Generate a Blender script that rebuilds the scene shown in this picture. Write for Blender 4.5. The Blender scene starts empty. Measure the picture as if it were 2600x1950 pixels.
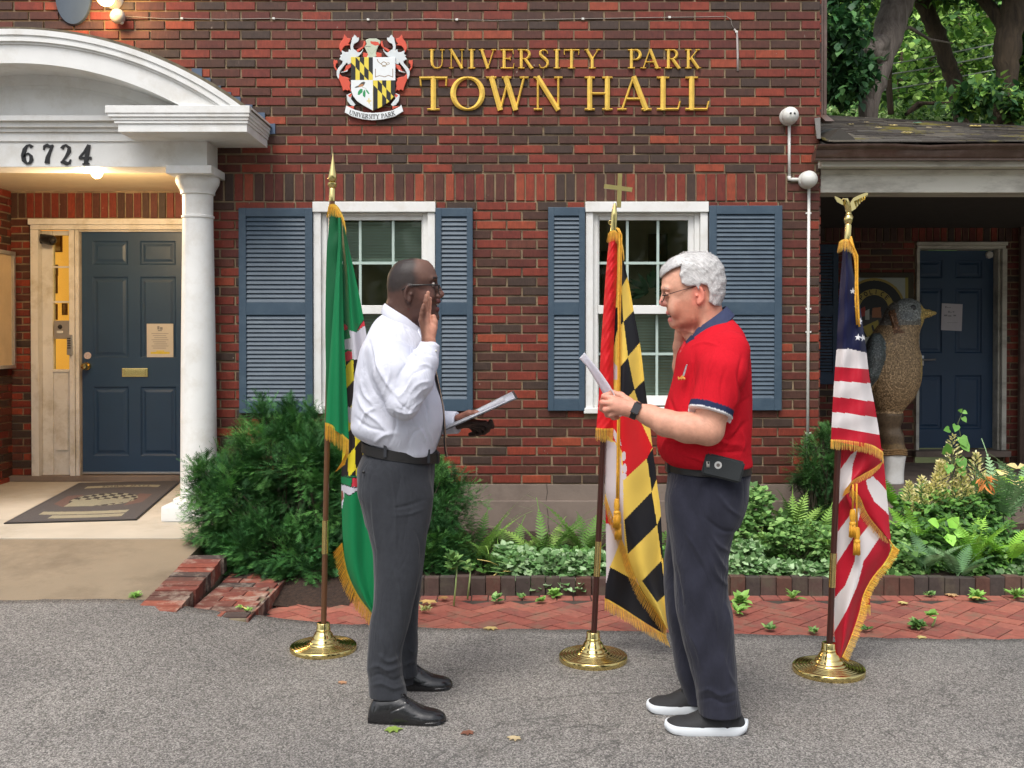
import bpy, bmesh, math, random
import numpy as np
from mathutils import Vector, Matrix
R = math.radians
random.seed(7)
rng = np.random.default_rng(7)
S = bpy.context.scene
COL = S.collection

# ------------------------------------------------------------------ camera, sky, sun, exposure
F_PX, CX, HORIZ, CAMZ, TH = 2600.0, 1300.0, 860.0, 1.465, R(0.7)
PPY = HORIZ + F_PX * math.tan(TH)
cam = bpy.data.cameras.new('camera'); camo = bpy.data.objects.new('camera', cam); COL.objects.link(camo)
camo.location = (0, 0, CAMZ); camo.rotation_euler = (R(90) - TH, 0, 0)
cam.sensor_width = 36; cam.lens = 36 * F_PX / 2600; cam.shift_y = (PPY - 975) / 2600
cam.clip_end = 2000; cam.clip_start = 0.05
S.camera = camo
S.render.resolution_x, S.render.resolution_y = 1024, 768

SUN_EL, SUN_AZ = R(58), R(200)      # azimuth measured clockwise from +Y
world = bpy.data.worlds.new('World'); S.world = world; world.use_nodes = True
wn = world.node_tree; bg = wn.nodes['Background']
sky = wn.nodes.new('ShaderNodeTexSky'); sky.sky_type = 'NISHITA'; sky.sun_disc = False
sky.sun_elevation = SUN_EL; sky.sun_rotation = SUN_AZ
sky.dust_density = 4.0; sky.air_density = 1.0; sky.ozone_density = 2.0
hs = wn.nodes.new('ShaderNodeHueSaturation'); hs.inputs['Saturation'].default_value = .38      # thin even cloud
wn.links.new(sky.outputs[0], hs.inputs['Color']); wn.links.new(hs.outputs[0], bg.inputs[0]); bg.inputs[1].default_value = 0.15
sl = bpy.data.lights.new('sun', 'SUN'); slo = bpy.data.objects.new('sun', sl); COL.objects.link(slo)
sl.energy = 1.3; sl.angle = R(30); sl.color = (1.0, 0.96, 0.9)
sd = Vector((math.sin(SUN_AZ) * math.cos(SUN_EL), math.cos(SUN_AZ) * math.cos(SUN_EL), math.sin(SUN_EL)))
slo.rotation_euler = sd.to_track_quat('Z', 'Y').to_euler()
S.view_settings.view_transform = 'Standard'; S.view_settings.look = 'None'
S.view_settings.exposure = 0.62; S.view_settings.gamma = 1
S.render.engine = 'CYCLES'

# ------------------------------------------------------------------ pixel helpers: a photo pixel + a distance gives a point in the place
def P(px, py, D):
    r = (px - CX) / F_PX; u = (PPY - py) / F_PX
    t = D / (math.cos(TH) + u * math.sin(TH))
    return Vector((t * r, D, CAMZ + t * (-math.sin(TH) + u * math.cos(TH))))
def G(px, py, z=0.0):
    r = (px - CX) / F_PX; u = (PPY - py) / F_PX
    t = (z - CAMZ) / (-math.sin(TH) + u * math.cos(TH))
    return Vector((t * r, t * (math.cos(TH) + u * math.sin(TH)), z))
def PX(px, D): return P(px, 860, D).x
def PZ(py, D): return P(1300, py, D).z

# ------------------------------------------------------------------ materials
def srgb(c):
    return tuple(((v / 255.0) / 12.92 if v / 255.0 <= 0.04045 else ((v / 255.0 + 0.055) / 1.055) ** 2.4) for v in c)
def newmat(name):
    m = bpy.data.materials.new(name); m.use_nodes = True
    nt = m.node_tree; b = nt.nodes['Principled BSDF']
    return m, nt, b
def N(nt, t, **k):
    n = nt.nodes.new(t)
    for a, v in k.items():
        if a.startswith('i_'):
            n.inputs[int(a[2:]) if a[2:].isdigit() else a[2:].replace('_', ' ')].default_value = v
        else: setattr(n, a, v)
    return n
def noise(nt, scale, detail=4, rough=.6, vec=None, dist=0):
    n = N(nt, 'ShaderNodeTexNoise'); n.inputs['Scale'].default_value = scale
    n.inputs['Detail'].default_value = detail; n.inputs['Roughness'].default_value = rough
    n.inputs['Distortion'].default_value = dist
    if vec is not None: nt.links.new(vec, n.inputs['Vector'])
    return n
def ramp(nt, fac, stops, interp='LINEAR'):
    r = N(nt, 'ShaderNodeValToRGB'); r.color_ramp.interpolation = interp
    el = r.color_ramp.elements
    while len(el) > 1: el.remove(el[-1])
    el[0].position = stops[0][0]; el[0].color = (*stops[0][1], 1)
    for p, c in stops[1:]:
        e = el.new(p); e.color = (*c, 1)
    nt.links.new(fac, r.inputs[0]); return r
def mix(nt, a, b, fac, mode='MIX'):
    m = N(nt, 'ShaderNodeMix', data_type='RGBA', blend_type=mode)
    for k, v in ((6, a), (7, b), (0, fac)):
        if isinstance(v, (int, float)): m.inputs[k].default_value = v
        elif isinstance(v, tuple): m.inputs[k].default_value = (*v, 1)
        else: nt.links.new(v, m.inputs[k])
    return m.outputs[2]
def bump(nt, b, h, strength=.3, dist=.01):
    bp = N(nt, 'ShaderNodeBump'); bp.inputs['Strength'].default_value = strength; bp.inputs['Distance'].default_value = dist
    nt.links.new(h, bp.inputs['Height']); nt.links.new(bp.outputs[0], b.inputs['Normal']); return bp
def objco(nt, scale=(1, 1, 1)):
    t = N(nt, 'ShaderNodeTexCoord'); mp = N(nt, 'ShaderNodeMapping'); mp.inputs['Scale'].default_value = scale
    nt.links.new(t.outputs['Object'], mp.inputs[0]); return mp.outputs[0]
MATS = {}
def mat(name, c, rough=.6, metal=0, var=.12, vs=12, bs=0, bsc=60, bd=.004, spec=.5, coat=0, sheen=0, dirt=None, ds=2.5, stretch=(1, 1, 1)):
    """plain surface with a little colour variation, optional bump and optional dirt blotches"""
    if name in MATS: return MATS[name]
    m, nt, b = newmat(name); co = objco(nt, stretch)
    n = noise(nt, vs, 5, .6, co)
    lo = tuple(max(0, x * (1 - var)) for x in c); hi = tuple(min(1, x * (1 + var)) for x in c)
    r = ramp(nt, n.outputs[0], [(.3, lo), (.7, hi)]); out = r.outputs[0]
    if dirt:
        n2 = noise(nt, ds, 6, .7, co); r2 = ramp(nt, n2.outputs[0], [(.48, (0, 0, 0)), (.72, (1, 1, 1))])
        out = mix(nt, out, dirt, r2.outputs[0])
    nt.links.new(out, b.inputs['Base Color'])
    b.inputs['Roughness'].default_value = rough; b.inputs['Metallic'].default_value = metal
    b.inputs['Specular IOR Level'].default_value = spec; b.inputs['Coat Weight'].default_value = coat
    b.inputs['Sheen Weight'].default_value = sheen
    if bs:
        n3 = noise(nt, bsc, 4, .6, co); bump(nt, b, n3.outputs[0], bs, bd)
    MATS[name] = m; return m
def vcol(name, rough=.7, var=.08, vs=30, bs=0, bsc=200, bd=.002, spec=.4, sheen=0, trans=0, stretch=(1, 1, 1), sss=0, metal=0):
    """surface whose own colours are stored on the mesh as the attribute 'col' (printed pattern, skin, leaves)"""
    if name in MATS: return MATS[name]
    m, nt, b = newmat(name); co = objco(nt, stretch)
    a = N(nt, 'ShaderNodeAttribute'); a.attribute_name = 'col'
    n = noise(nt, vs, 5, .6, co)
    r = ramp(nt, n.outputs[0], [(.3, (1 - var,) * 3), (.7, (1 + var,) * 3)])
    out = mix(nt, a.outputs['Color'], r.outputs[0], 1.0, 'MULTIPLY')
    nt.links.new(out, b.inputs['Base Color'])
    b.inputs['Roughness'].default_value = rough; b.inputs['Specular IOR Level'].default_value = spec
    b.inputs['Sheen Weight'].default_value = sheen; b.inputs['Metallic'].default_value = metal
    if sss:
        b.inputs['Subsurface Weight'].default_value = sss; b.inputs['Subsurface Radius'].default_value = (.02, .008, .004)
    if bs:
        n3 = noise(nt, bsc, 4, .6, co); bump(nt, b, n3.outputs[0], bs, bd)
    if trans:
        tr = N(nt, 'ShaderNodeBsdfTranslucent'); nt.links.new(out, tr.inputs[0])
        mx = N(nt, 'ShaderNodeMixShader'); mx.inputs[0].default_value = trans
        nt.links.new(b.outputs[0], mx.inputs[1]); nt.links.new(tr.outputs[0], mx.inputs[2])
        nt.links.new(mx.outputs[0], nt.nodes['Material Output'].inputs[0])
    MATS[name] = m; return m

# ------------------------------------------------------------------ mesh helpers
class MB:
    def __init__(s): s.v = []; s.f = []; s.c = None; s.mi = []; s.cm = 0
    def add(s, vs, fs):
        o = len(s.v); s.v.extend([tuple(p) for p in vs]); s.f.extend([tuple(i + o for i in f) for f in fs])
        s.mi.extend([s.cm] * len(fs)); return s
    def box(s, x0, x1, y0, y1, z0, z1, b=0):
        if b <= 0:
            vs = [(x, y, z) for x in (x0, x1) for y in (y0, y1) for z in (z0, z1)]
            s.add(vs, [(0, 1, 3, 2), (4, 6, 7, 5), (0, 4, 5, 1), (2, 3, 7, 6), (0, 2, 6, 4), (1, 5, 7, 3)]); return s
        bm = bmesh.new(); bmesh.ops.create_cube(bm, size=1)
        for v in bm.verts: v.co = Vector((x0 + (v.co.x + .5) * (x1 - x0), y0 + (v.co.y + .5) * (y1 - y0), z0 + (v.co.z + .5) * (z1 - z0)))
        bmesh.ops.bevel(bm, geom=bm.edges[:], offset=b, segments=2, affect='EDGES', profile=.6)
        s.bm(bm); return s
    def bm(s, bm, M=None):
        bm.verts.ensure_lookup_table(); bm.verts.index_update()
        s.add([(M @ v.co if M else v.co) for v in bm.verts], [[v.index for v in f.verts] for f in bm.faces]); bm.free(); return s
    def prism(s, pts, y0, y1):
        """polygon in XZ extruded from y0 to y1"""
        n = len(pts); vs = [(p[0], y0, p[1]) for p in pts] + [(p[0], y1, p[1]) for p in pts]
        fs = [tuple(range(n)), tuple(range(2 * n - 1, n - 1, -1))] + [(i, i + n, (i + 1) % n + n, (i + 1) % n) for i in range(n)]
        s.add(vs, fs); return s
    def slab(s, pts, z0, z1):
        """polygon in XY extruded from z0 to z1"""
        n = len(pts); vs = [(p[0], p[1], z0) for p in pts] + [(p[0], p[1], z1) for p in pts]
        s.add(vs, [tuple(range(n)), tuple(range(2 * n - 1, n - 1, -1))] + [(i, i + n, (i + 1) % n + n, (i + 1) % n) for i in range(n)]); return s
    def hexa(s, a, b):
        """two quads (4 points each) joined"""
        s.add(list(a) + list(b), [(0, 1, 2, 3), (7, 6, 5, 4), (0, 4, 5, 1), (1, 5, 6, 2), (2, 6, 7, 3), (3, 7, 4, 0)]); return s
    def tube(s, pts, r, n=8, cap=True, flat=1.0, up=None):
        pts = [Vector(p) for p in pts]; rs = r if hasattr(r, '__len__') else [r] * len(pts)
        rings = []; prev = None
        for i, p in enumerate(pts):
            t = (pts[min(i + 1, len(pts) - 1)] - pts[max(i - 1, 0)]).normalized()
            if prev is None:
                a = Vector(up) if up else (Vector((0, 0, 1)) if abs(t.z) < .9 else Vector((1, 0, 0)))
                u = t.cross(a).normalized()
            else: u = (prev - t * prev.dot(t)).normalized()
            prev = u; w = t.cross(u)
            rings.append([p + (u * math.cos(k * 2 * math.pi / n) + w * flat * math.sin(k * 2 * math.pi / n)) * rs[i] for k in range(n)])
        vs = [q for rg in rings for q in rg]; fs = []
        for i in range(len(pts) - 1):
            for k in range(n): fs.append((i * n + k, i * n + (k + 1) % n, (i + 1) * n + (k + 1) % n, (i + 1) * n + k))
        if cap: fs.append(tuple(range(n - 1, -1, -1))); fs.append(tuple((len(pts) - 1) * n + k for k in range(n)))
        s.add(vs, fs); return s
    def lathe(s, prof, c=(0, 0, 0), n=32, axis='Z', cap=True):
        c = Vector(c); vs = []
        for r, h in prof:
            for k in range(n):
                a = 2 * math.pi * k / n; q = (r * math.cos(a), r * math.sin(a), h)
                if axis == 'Y': q = (q[0], q[2], q[1])
                if axis == 'X': q = (q[2], q[0], q[1])
                vs.append(c + Vector(q))
        fs = []
        for i in range(len(prof) - 1):
            for k in range(n): fs.append((i * n + k, i * n + (k + 1) % n, (i + 1) * n + (k + 1) % n, (i + 1) * n + k))
        if cap: fs.append(tuple(range(n - 1, -1, -1))); fs.append(tuple((len(prof) - 1) * n + k for k in range(n)))
        s.add(vs, fs); return s
    def ball(s, c, r, sc=(1, 1, 1), n=16, m=10, rot=None):
        vs = []; fs = []
        for i in range(m + 1):
            th = math.pi * i / m
            for k in range(n):
                a = 2 * math.pi * k / n
                q = Vector((r * sc[0] * math.sin(th) * math.cos(a), r * sc[1] * math.sin(th) * math.sin(a), r * sc[2] * math.cos(th)))
                if rot: q = rot @ q
                vs.append(Vector(c) + q)
        for i in range(m):
            for k in range(n): fs.append((i * n + k, (i + 1) * n + k, (i + 1) * n + (k + 1) % n, i * n + (k + 1) % n))
        s.add(vs, fs); return s
    def build(s, name, m, parent=None, smooth=False, angle=None, bevel=0, merge=False):
        me = bpy.data.meshes.new(name); me.from_pydata(s.v, [], s.f)
        for mm in (m if isinstance(m, (list, tuple)) else [m]): me.materials.append(mm)
        if isinstance(m, (list, tuple)): me.polygons.foreach_set('material_index', s.mi)
        if merge or True:
            bm = bmesh.new(); bm.from_mesh(me)
            if merge: bmesh.ops.remove_doubles(bm, verts=bm.verts, dist=1e-5)
            bmesh.ops.recalc_face_normals(bm, faces=bm.faces); bm.to_mesh(me); bm.free()
        if smooth or angle is not None:
            me.polygons.foreach_set('use_smooth', [True] * len(me.polygons))
            if angle is not None: me.set_sharp_from_angle(angle=R(angle))
        me.update()
        return link(name, me, parent)
def link(name, me, parent=None):
    o = bpy.data.objects.new(name, me); COL.objects.link(o)
    if parent is not None:
        o.parent = parent; o.matrix_parent_inverse = wm(parent).inverted()
    return o
def wm(o):
    m = Matrix.LocRotScale(o.location, o.rotation_euler, o.scale)
    if o.parent: return wm(o.parent) @ o.matrix_parent_inverse @ m
    return m
def npmesh(name, V, Q, m, parent=None, smooth=True, col=None, colf=None, flip=False):
    """mesh from numpy arrays; Q (n,3) or (n,4); col: per-vertex colours, colf: per-face colours"""
    V = np.asarray(V, dtype=np.float32); Q = np.asarray(Q, dtype=np.int32)
    if flip: Q = Q[:, ::-1]
    me = bpy.data.meshes.new(name); k = Q.shape[1]
    me.vertices.add(len(V)); me.vertices.foreach_set('co', V.ravel())
    me.loops.add(Q.size); me.loops.foreach_set('vertex_index', Q.ravel())
    me.polygons.add(len(Q)); me.polygons.foreach_set('loop_start', np.arange(0, Q.size, k, dtype=np.int32))
    if col is not None:
        a = me.color_attributes.new('col', 'FLOAT_COLOR', 'POINT')
        a.data.foreach_set('color', np.hstack([np.asarray(col, dtype=np.float32), np.ones((len(V), 1), np.float32)]).ravel())
    if colf is not None:
        a = me.color_attributes.new('col', 'FLOAT_COLOR', 'CORNER')
        cc = np.repeat(np.asarray(colf, dtype=np.float32), k, axis=0)
        a.data.foreach_set('color', np.hstack([cc, np.ones((len(cc), 1), np.float32)]).ravel())
    me.update(calc_edges=True); me.validate()
    if smooth: me.polygons.foreach_set('use_smooth', np.ones(len(me.polygons), dtype=bool))
    me.materials.append(m)
    return link(name, me, parent)
def empty(name, loc=(0, 0, 0)):
    o = bpy.data.objects.new(name, None); COL.objects.link(o); o.location = loc; o.empty_display_size = .1; return o
def tag(o, label=None, cat=None, group=None, kind=None):
    if label: o['label'] = label
    if cat: o['category'] = cat
    if group: o['group'] = group
    if kind: o['kind'] = kind
    return o
def thing(name, label, cat, loc=(0, 0, 0), group=None): return tag(empty(name, loc), label, cat, group)
def copy_tree(o, parent=None):
    c = o.copy(); COL.objects.link(c)
    if parent is not None: c.parent = parent
    for ch in [x for x in bpy.data.objects if x.parent == o]: copy_tree(ch, c)
    return c
# ------------------------------------------------------------------ painting patterns and cutting plates
def inpoly(X, Y, poly):
    c = np.zeros(X.shape, bool); n = len(poly); j = n - 1
    for i in range(n):
        xi, yi = poly[i]; xj, yj = poly[j]
        if yi != yj:
            c ^= ((yi > Y) != (yj > Y)) & (X < (xj - xi) * (Y - yi) / (yj - yi) + xi)
        j = i
    return c
def nearline(X, Y, pts, w):
    m = np.zeros(X.shape, bool)
    for (x0, y0), (x1, y1) in zip(pts[:-1], pts[1:]):
        dx, dy = x1 - x0, y1 - y0; L = dx * dx + dy * dy + 1e-9
        t = np.clip(((X - x0) * dx + (Y - y0) * dy) / L, 0, 1)
        m |= (X - x0 - t * dx) ** 2 + (Y - y0 - t * dy) ** 2 < (w / 2) ** 2
    return m
def paint(X, Y, items, base):
    C = np.empty(X.shape + (3,)); C[:] = base; M = np.zeros(X.shape, bool)
    for it in items:
        if it[0] == 'L': m = nearline(X, Y, it[1], it[2]); c = it[3]
        elif it[0] == 'F': m, c = it[1](X, Y)
        else: m = inpoly(X, Y, it[1]); c = it[2]
        if it[0] == 'F' and getattr(c, 'ndim', 1) > 1: C[m] = c[m]
        else: C[m] = c
        M |= m
    return C, M
def plate(name, items, mp, x0, x1, y0, y1, cell, m, parent=None, thick=.01, base=(.8, .8, .8), clip=None):
    """sheet cut to the painted outline, in drawing units, with real thickness towards +Y"""
    nx = int((x1 - x0) / cell); ny = int((y1 - y0) / cell)
    gx = np.linspace(x0, x1, nx + 1); gy = np.linspace(y0, y1, ny + 1)
    cx = (gx[:-1] + gx[1:]) / 2; cy = (gy[:-1] + gy[1:]) / 2
    XX, YY = np.meshgrid(cx, cy, indexing='ij'); C, M = paint(XX, YY, items, base)
    if clip is not None: M = inpoly(XX, YY, clip)
    VX, VY = np.meshgrid(gx, gy, indexing='ij')
    V = np.array([mp(a, b) for a, b in zip(VX.ravel(), VY.ravel())]); W = ny + 1
    I, J = np.nonzero(M); q = np.stack([I * W + J, I * W + J + 1, (I + 1) * W + J + 1, (I + 1) * W + J], 1); cf = C[I, J]
    used, inv = np.unique(q, return_inverse=True); q = inv.reshape(q.shape); V = V[used]; n = len(V)
    q2 = q[:, ::-1] + n; V2 = V + np.array([0, thick, 0])
    ed = np.concatenate([q[:, [0, 1]], q[:, [1, 2]], q[:, [2, 3]], q[:, [3, 0]]]); ec = np.concatenate([cf] * 4)
    key = np.sort(ed, 1); _, ix, cnt = np.unique(key, axis=0, return_index=True, return_counts=True)
    b = ix[cnt == 1]; eb = ed[b]; sq = np.stack([eb[:, 1], eb[:, 0], eb[:, 0] + n, eb[:, 1] + n], 1)
    return npmesh(name, np.vstack([V, V2]), np.vstack([q, q2, sq]), m, parent, False, colf=np.vstack([cf, cf * .8, ec[b] * .9]))

# ------------------------------------------------------------------ serif letters drawn as strokes in a unit box (width, strokes of (x, y, width))
def _arc(cx, cy, rx, ry, a0, a1, w0, w1, n=14):
    o = []
    for i in range(n + 1):
        a = R(a0 + (a1 - a0) * i / n); k = abs(math.cos(a))
        o.append((cx + rx * math.cos(a), cy + ry * math.sin(a), w0 + (w1 - w0) * k))
    return o
def _g():
    T, t, s = .15, .065, .055
    def st(x0, y0, x1, y1, w): return [(x0, y0, w), (x1, y1, w)]
    def sf(x, y, l): return [(x - l, y, s), (x + l, y, s)]
    g = {}
    g['I'] = (.3, [st(.15, 0, .15, 1, T), sf(.15, .03, .15), sf(.15, .97, .15)])
    g['T'] = (.8, [st(.4, 0, .4, 1, T), sf(.4, .03, .18), st(.0, .96, .8, .96, .075), st(.02, .97, .04, .72, .05), st(.78, .97, .76, .72, .05)])
    g['O'] = (.92, [_arc(.46, .5, .385, .47, 0, 360, .06, .155, 28)])
    g['W'] = (1.15, [st(.13, 1, .38, 0, T), st(.38, 0, .6, .95, t), st(.52, 1, .8, 0, T), st(.8, 0, 1.03, 1, t), sf(.13, .97, .14), sf(.55, .97, .13), sf(1.03, .97, .12)])
    g['N'] = (.92, [st(.14, 0, .14, 1, t), st(.12, 1, .78, 0, T), st(.78, 0, .78, 1, t), sf(.14, .03, .13), sf(.1, .97, .1), sf(.78, .97, .13)])
    g['H'] = (.9, [st(.17, 0, .17, 1, T), st(.73, 0, .73, 1, T), st(.17, .5, .73, .5, t)] + [sf(x, y, .16) for x in (.17, .73) for y in (.03, .97)])
    g['A'] = (.95, [st(.13, 0, .45, 1, t), st(.45, 1, .81, 0, T), st(.25, .34, .66, .34, t), sf(.13, .03, .13), sf(.81, .03, .14)])
    g['L'] = (.72, [st(.2, 0, .2, 1, T), sf(.2, .97, .18), st(.02, .035, .64, .035, t), st(.64, .02, .7, .27, .05)])
    g['U'] = (.88, [[(.17, 1, T), (.17, .35, T), (.2, .18, .13), (.3, .06, .09), (.45, .03, .07), (.6, .06, .07), (.7, .18, .065), (.73, .35, t), (.73, 1, t)], sf(.17, .97, .16), sf(.73, .97, .13)])
    g['V'] = (.9, [st(.14, 1, .46, 0, T), st(.46, 0, .77, 1, t), sf(.14, .97, .14), sf(.77, .97, .12)])
    g['E'] = (.72, [st(.2, 0, .2, 1, T), st(.02, .97, .64, .97, t), st(.2, .52, .5, .52, t), st(.02, .03, .66, .03, t), st(.64, 1, .66, .76, .05), st(.66, 0, .7, .26, .05), st(.5, .42, .5, .62, .05)])
    g['R'] = (.82, [st(.2, 0, .2, 1, T), st(.02, .97, .4, .97, t), _arc(.38, .74, .24, .23, 90, -90, .06, .14), st(.2, .51, .4, .51, t), st(.4, .5, .74, .0, T), sf(.2, .03, .17), st(.7, .03, .82, .03, s)])
    g['P'] = (.7, [st(.2, 0, .2, 1, T), st(.02, .97, .4, .97, t), _arc(.38, .72, .25, .25, 90, -90, .06, .15), st(.2, .47, .4, .47, t), sf(.2, .03, .17)])
    g['S'] = (.6, [[(.5, .78, .05), (.47, .9, .06), (.36, .97, .065), (.22, .96, .08), (.12, .87, .12), (.12, .74, .14), (.22, .62, .15), (.38, .5, .16), (.49, .37, .15), (.5, .22, .13), (.42, .09, .09), (.27, .03, .065), (.13, .06, .06), (.06, .22, .05)]])
    g['Y'] = (.86, [st(.12, 1, .42, .48, T), st(.74, 1, .42, .48, t), st(.42, .52, .42, 0, T), sf(.42, .03, .17), sf(.12, .97, .12), sf(.74, .97, .12)])
    g['K'] = (.88, [st(.2, 0, .2, 1, T), st(.7, .97, .24, .42, t), st(.36, .55, .76, 0, T), sf(.2, .03, .17), sf(.2, .97, .17), sf(.7, .97, .12), sf(.77, .03, .11)])
    g['6'] = (.62, [[(.52, .86, .15), (.42, .97, .08), (.28, .93, .08), (.16, .75, .14), (.1, .45, .17), (.13, .2, .16), (.27, .05, .08), (.42, .08, .1), (.5, .25, .15), (.47, .42, .12), (.35, .55, .07), (.2, .5, .06), (.12, .36, .06)]])
    g['7'] = (.62, [[(.1, .72, .05), (.13, .9, .1), (.28, .95, .15), (.42, .88, .12), (.58, .96, .06)], [(.57, .96, .06), (.42, .66, .09), (.3, .35, .15), (.26, .06, .19)]])
    g['2'] = (.62, [[(.13, .78, .15), (.2, .92, .09), (.34, .97, .08), (.5, .84, .13), (.5, .66, .15), (.36, .42, .1), (.18, .2, .06), (.07, .07, .05)], [(.07, .1, .07), (.2, .14, .14), (.36, .05, .15), (.52, .08, .09), (.58, .26, .05)]])
    g['4'] = (.68, [[(.5, .99, .07), (.3, .62, .07), (.08, .34, .07)], [(.06, .32, .09), (.64, .32, .1)], [(.54, .98, .1), (.44, .5, .15), (.38, .04, .15)], [(.22, .03, .05), (.54, .03, .05)]])
    return g
GLYPH = _g()
def glyph_mb(ch, x0, x1, z0, z1, y, depth, flat=False, mb=None, tf=None):
    """raised letter between x0..x1, z0..z1; bevelled like carved gilt letters unless flat"""
    mb = mb or MB(); w, strokes = GLYPH[ch]; kb = 1.3 if ch in '6724' else 1; sx, sz = (x1 - x0) / w, (z1 - z0)
    for si, s in enumerate(strokes):
        pts = [(x0 + p[0] * sx, z0 + p[1] * sz, p[2] * kb * (sx + sz) / 2) for p in s]; n = len(pts); vs = []
        e = si * .0006
        for i, (x, z, wd) in enumerate(pts):
            a = pts[max(i - 1, 0)]; b = pts[min(i + 1, n - 1)]
            if ch == 'O' and i in (0, n - 1): a, b = pts[-2], pts[1]
            dx, dz = b[0] - a[0], b[1] - a[1]; L = math.hypot(dx, dz) or 1; nx, nz = -dz / L * wd / 2, dx / L * wd / 2
            d = depth if flat else depth * (.55 + .45 * min(1, wd / (.12 * sz)))
            k = .999 if flat else .12
            q = [(x + nx, y, z + nz), (x + nx, y - d * .6 - e, z + nz), (x + nx * k, y - d - e, z + nz * k), (x - nx * k, y - d - e, z - nz * k), (x - nx, y - d * .6 - e, z - nz), (x - nx, y, z - nz)]
            if flat: q[1] = (x + nx, y - d - e + .0004, z + nz); q[4] = (x - nx, y - d - e + .0004, z - nz)
            vs += [tf(*p) for p in q] if tf else q
        fs = [(i * 6 + k, i * 6 + k + 1, i * 6 + 7 + k, i * 6 + 6 + k) for i in range(n - 1) for k in range(5)]
        fs += [(0, 1, 2, 3, 4, 5), tuple((n - 1) * 6 + k for k in (5, 4, 3, 2, 1, 0))]
        mb.add(vs, fs)
    return mb
# ------------------------------------------------------------------ building materials
def brick_mat(name='brick', glaze=.55, warm=1.0):
    m, nt, b = newmat(name); co = objco(nt)
    g = N(nt, 'ShaderNodeNewGeometry')
    cols = [(0, srgb((126, 56, 44))), (.13, srgb((140, 62, 46))), (.24, srgb((98, 50, 44))), (.35, srgb((80, 55, 48))), (.45, srgb((154, 74, 52))), (.5, srgb((92, 54, 46))), (.62, srgb((116, 52, 45))), (.70, srgb((72, 58, 53))), (.84, srgb((130, 58, 46))), (.9, srgb((104, 60, 50)))]
    r = ramp(nt, g.outputs['Random Per Island'], cols, 'CONSTANT')
    n = noise(nt, 22, 6, .65, co); r2 = ramp(nt, n.outputs[0], [(.25, (.72,) * 3), (.75, (1.22,) * 3)])
    c = mix(nt, r.outputs[0], r2.outputs[0], 1.0, 'MULTIPLY')
    # combed vertical texture of the wire-cut face
    co2 = objco(nt, (1, 1, .12)); w = noise(nt, 170, 2, .5, co2)
    r3 = ramp(nt, w.outputs[0], [(.35, (.8,) * 3), (.62, (1.1,) * 3)]); c = mix(nt, c, r3.outputs[0], .8, 'MULTIPLY')
    # lime bloom and paint specks
    v = noise(nt, 46, 2, .5, objco(nt, (1, 1, .5))); r4 = ramp(nt, v.outputs[0], [(.76, (0, 0, 0)), (.79, (1, 1, 1))])
    c = mix(nt, c, (.45, .40, .36), r4.outputs[0])
    nt.links.new(c, b.inputs['Base Color']); c = mix(nt, c, (.84, .77, .69), 1, 'MULTIPLY'); nt.links.new(c, b.inputs['Base Color']); b.inputs['Roughness'].default_value = glaze
    b.inputs['Specular IOR Level'].default_value = .35
    bump(nt, b, w.outputs[0], .35, .004)
    return m
M_BRICK = brick_mat()
M_MORTAR = mat('mortar', srgb((142, 124, 99)), .95, var=.22, vs=9, bs=.5, bsc=220, bd=.003, dirt=srgb((92, 80, 68)), ds=3)
M_WHITE = mat('white_paint', (.74, .74, .72), .45, var=.04, vs=5, dirt=(.62, .60, .55), ds=4.5, bs=.12, bsc=40)
M_CREAM = mat('cream_paint', (.66, .64, .60), .5, var=.05, vs=4, dirt=(.44, .40, .32), ds=5)
M_GREYP = mat('grey_green_paint', (.60, .585, .51), .55, var=.07, vs=4, dirt=(.27, .25, .21), ds=6, stretch=(.3, 1, 1))
M_BLUE = mat('slate_blue_paint', srgb((55, 74, 90)), .5, var=.07, vs=7, bs=.1, bsc=90, dirt=srgb((68, 86, 100)), ds=9)
M_DOOR = mat('dark_blue_paint', srgb((38, 64, 92)), .42, var=.06, vs=3, bs=.08, bsc=150)
M_CONC = mat('porch_concrete', srgb((176, 168, 154)), .85, var=.07, vs=3, bs=.25, bsc=130, dirt=srgb((152, 144, 128)), ds=1.6)
M_RAMP = mat('tan_concrete', srgb((132, 118, 98)), .9, var=.1, vs=2.5, bs=.45, bsc=160, dirt=srgb((108, 95, 78)), ds=2.2)
M_FOUND = mat('foundation_concrete', srgb((126, 112, 102)), .92, var=.12, vs=3, bs=.35, bsc=60, dirt=srgb((98, 86, 78)), ds=1.8)
M_BRASS = mat('polished_brass', (.72, .58, .24), .16, 1.0, var=.05, vs=20, bs=.05, bsc=25)
M_GOLDP = mat('gold_leaf_paint', (.80, .52, .09), .38, .3, var=.14, vs=14, bs=.15, bsc=40)
M_BLACK = mat('black_paint', (.012, .012, .013), .4, var=.1)
M_BROWN = mat('brown_metal', srgb((92, 74, 66)), .3, .2, var=.12, vs=6, dirt=srgb((118, 100, 92)), ds=7)
M_DARK = mat('dark_void', (.012, .012, .011), .9)
M_PLAST = mat('white_plastic', (.66, .66, .62), .4, var=.04)
M_STEEL = mat('grey_steel', (.42, .42, .42), .35, .8, var=.08)
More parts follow.
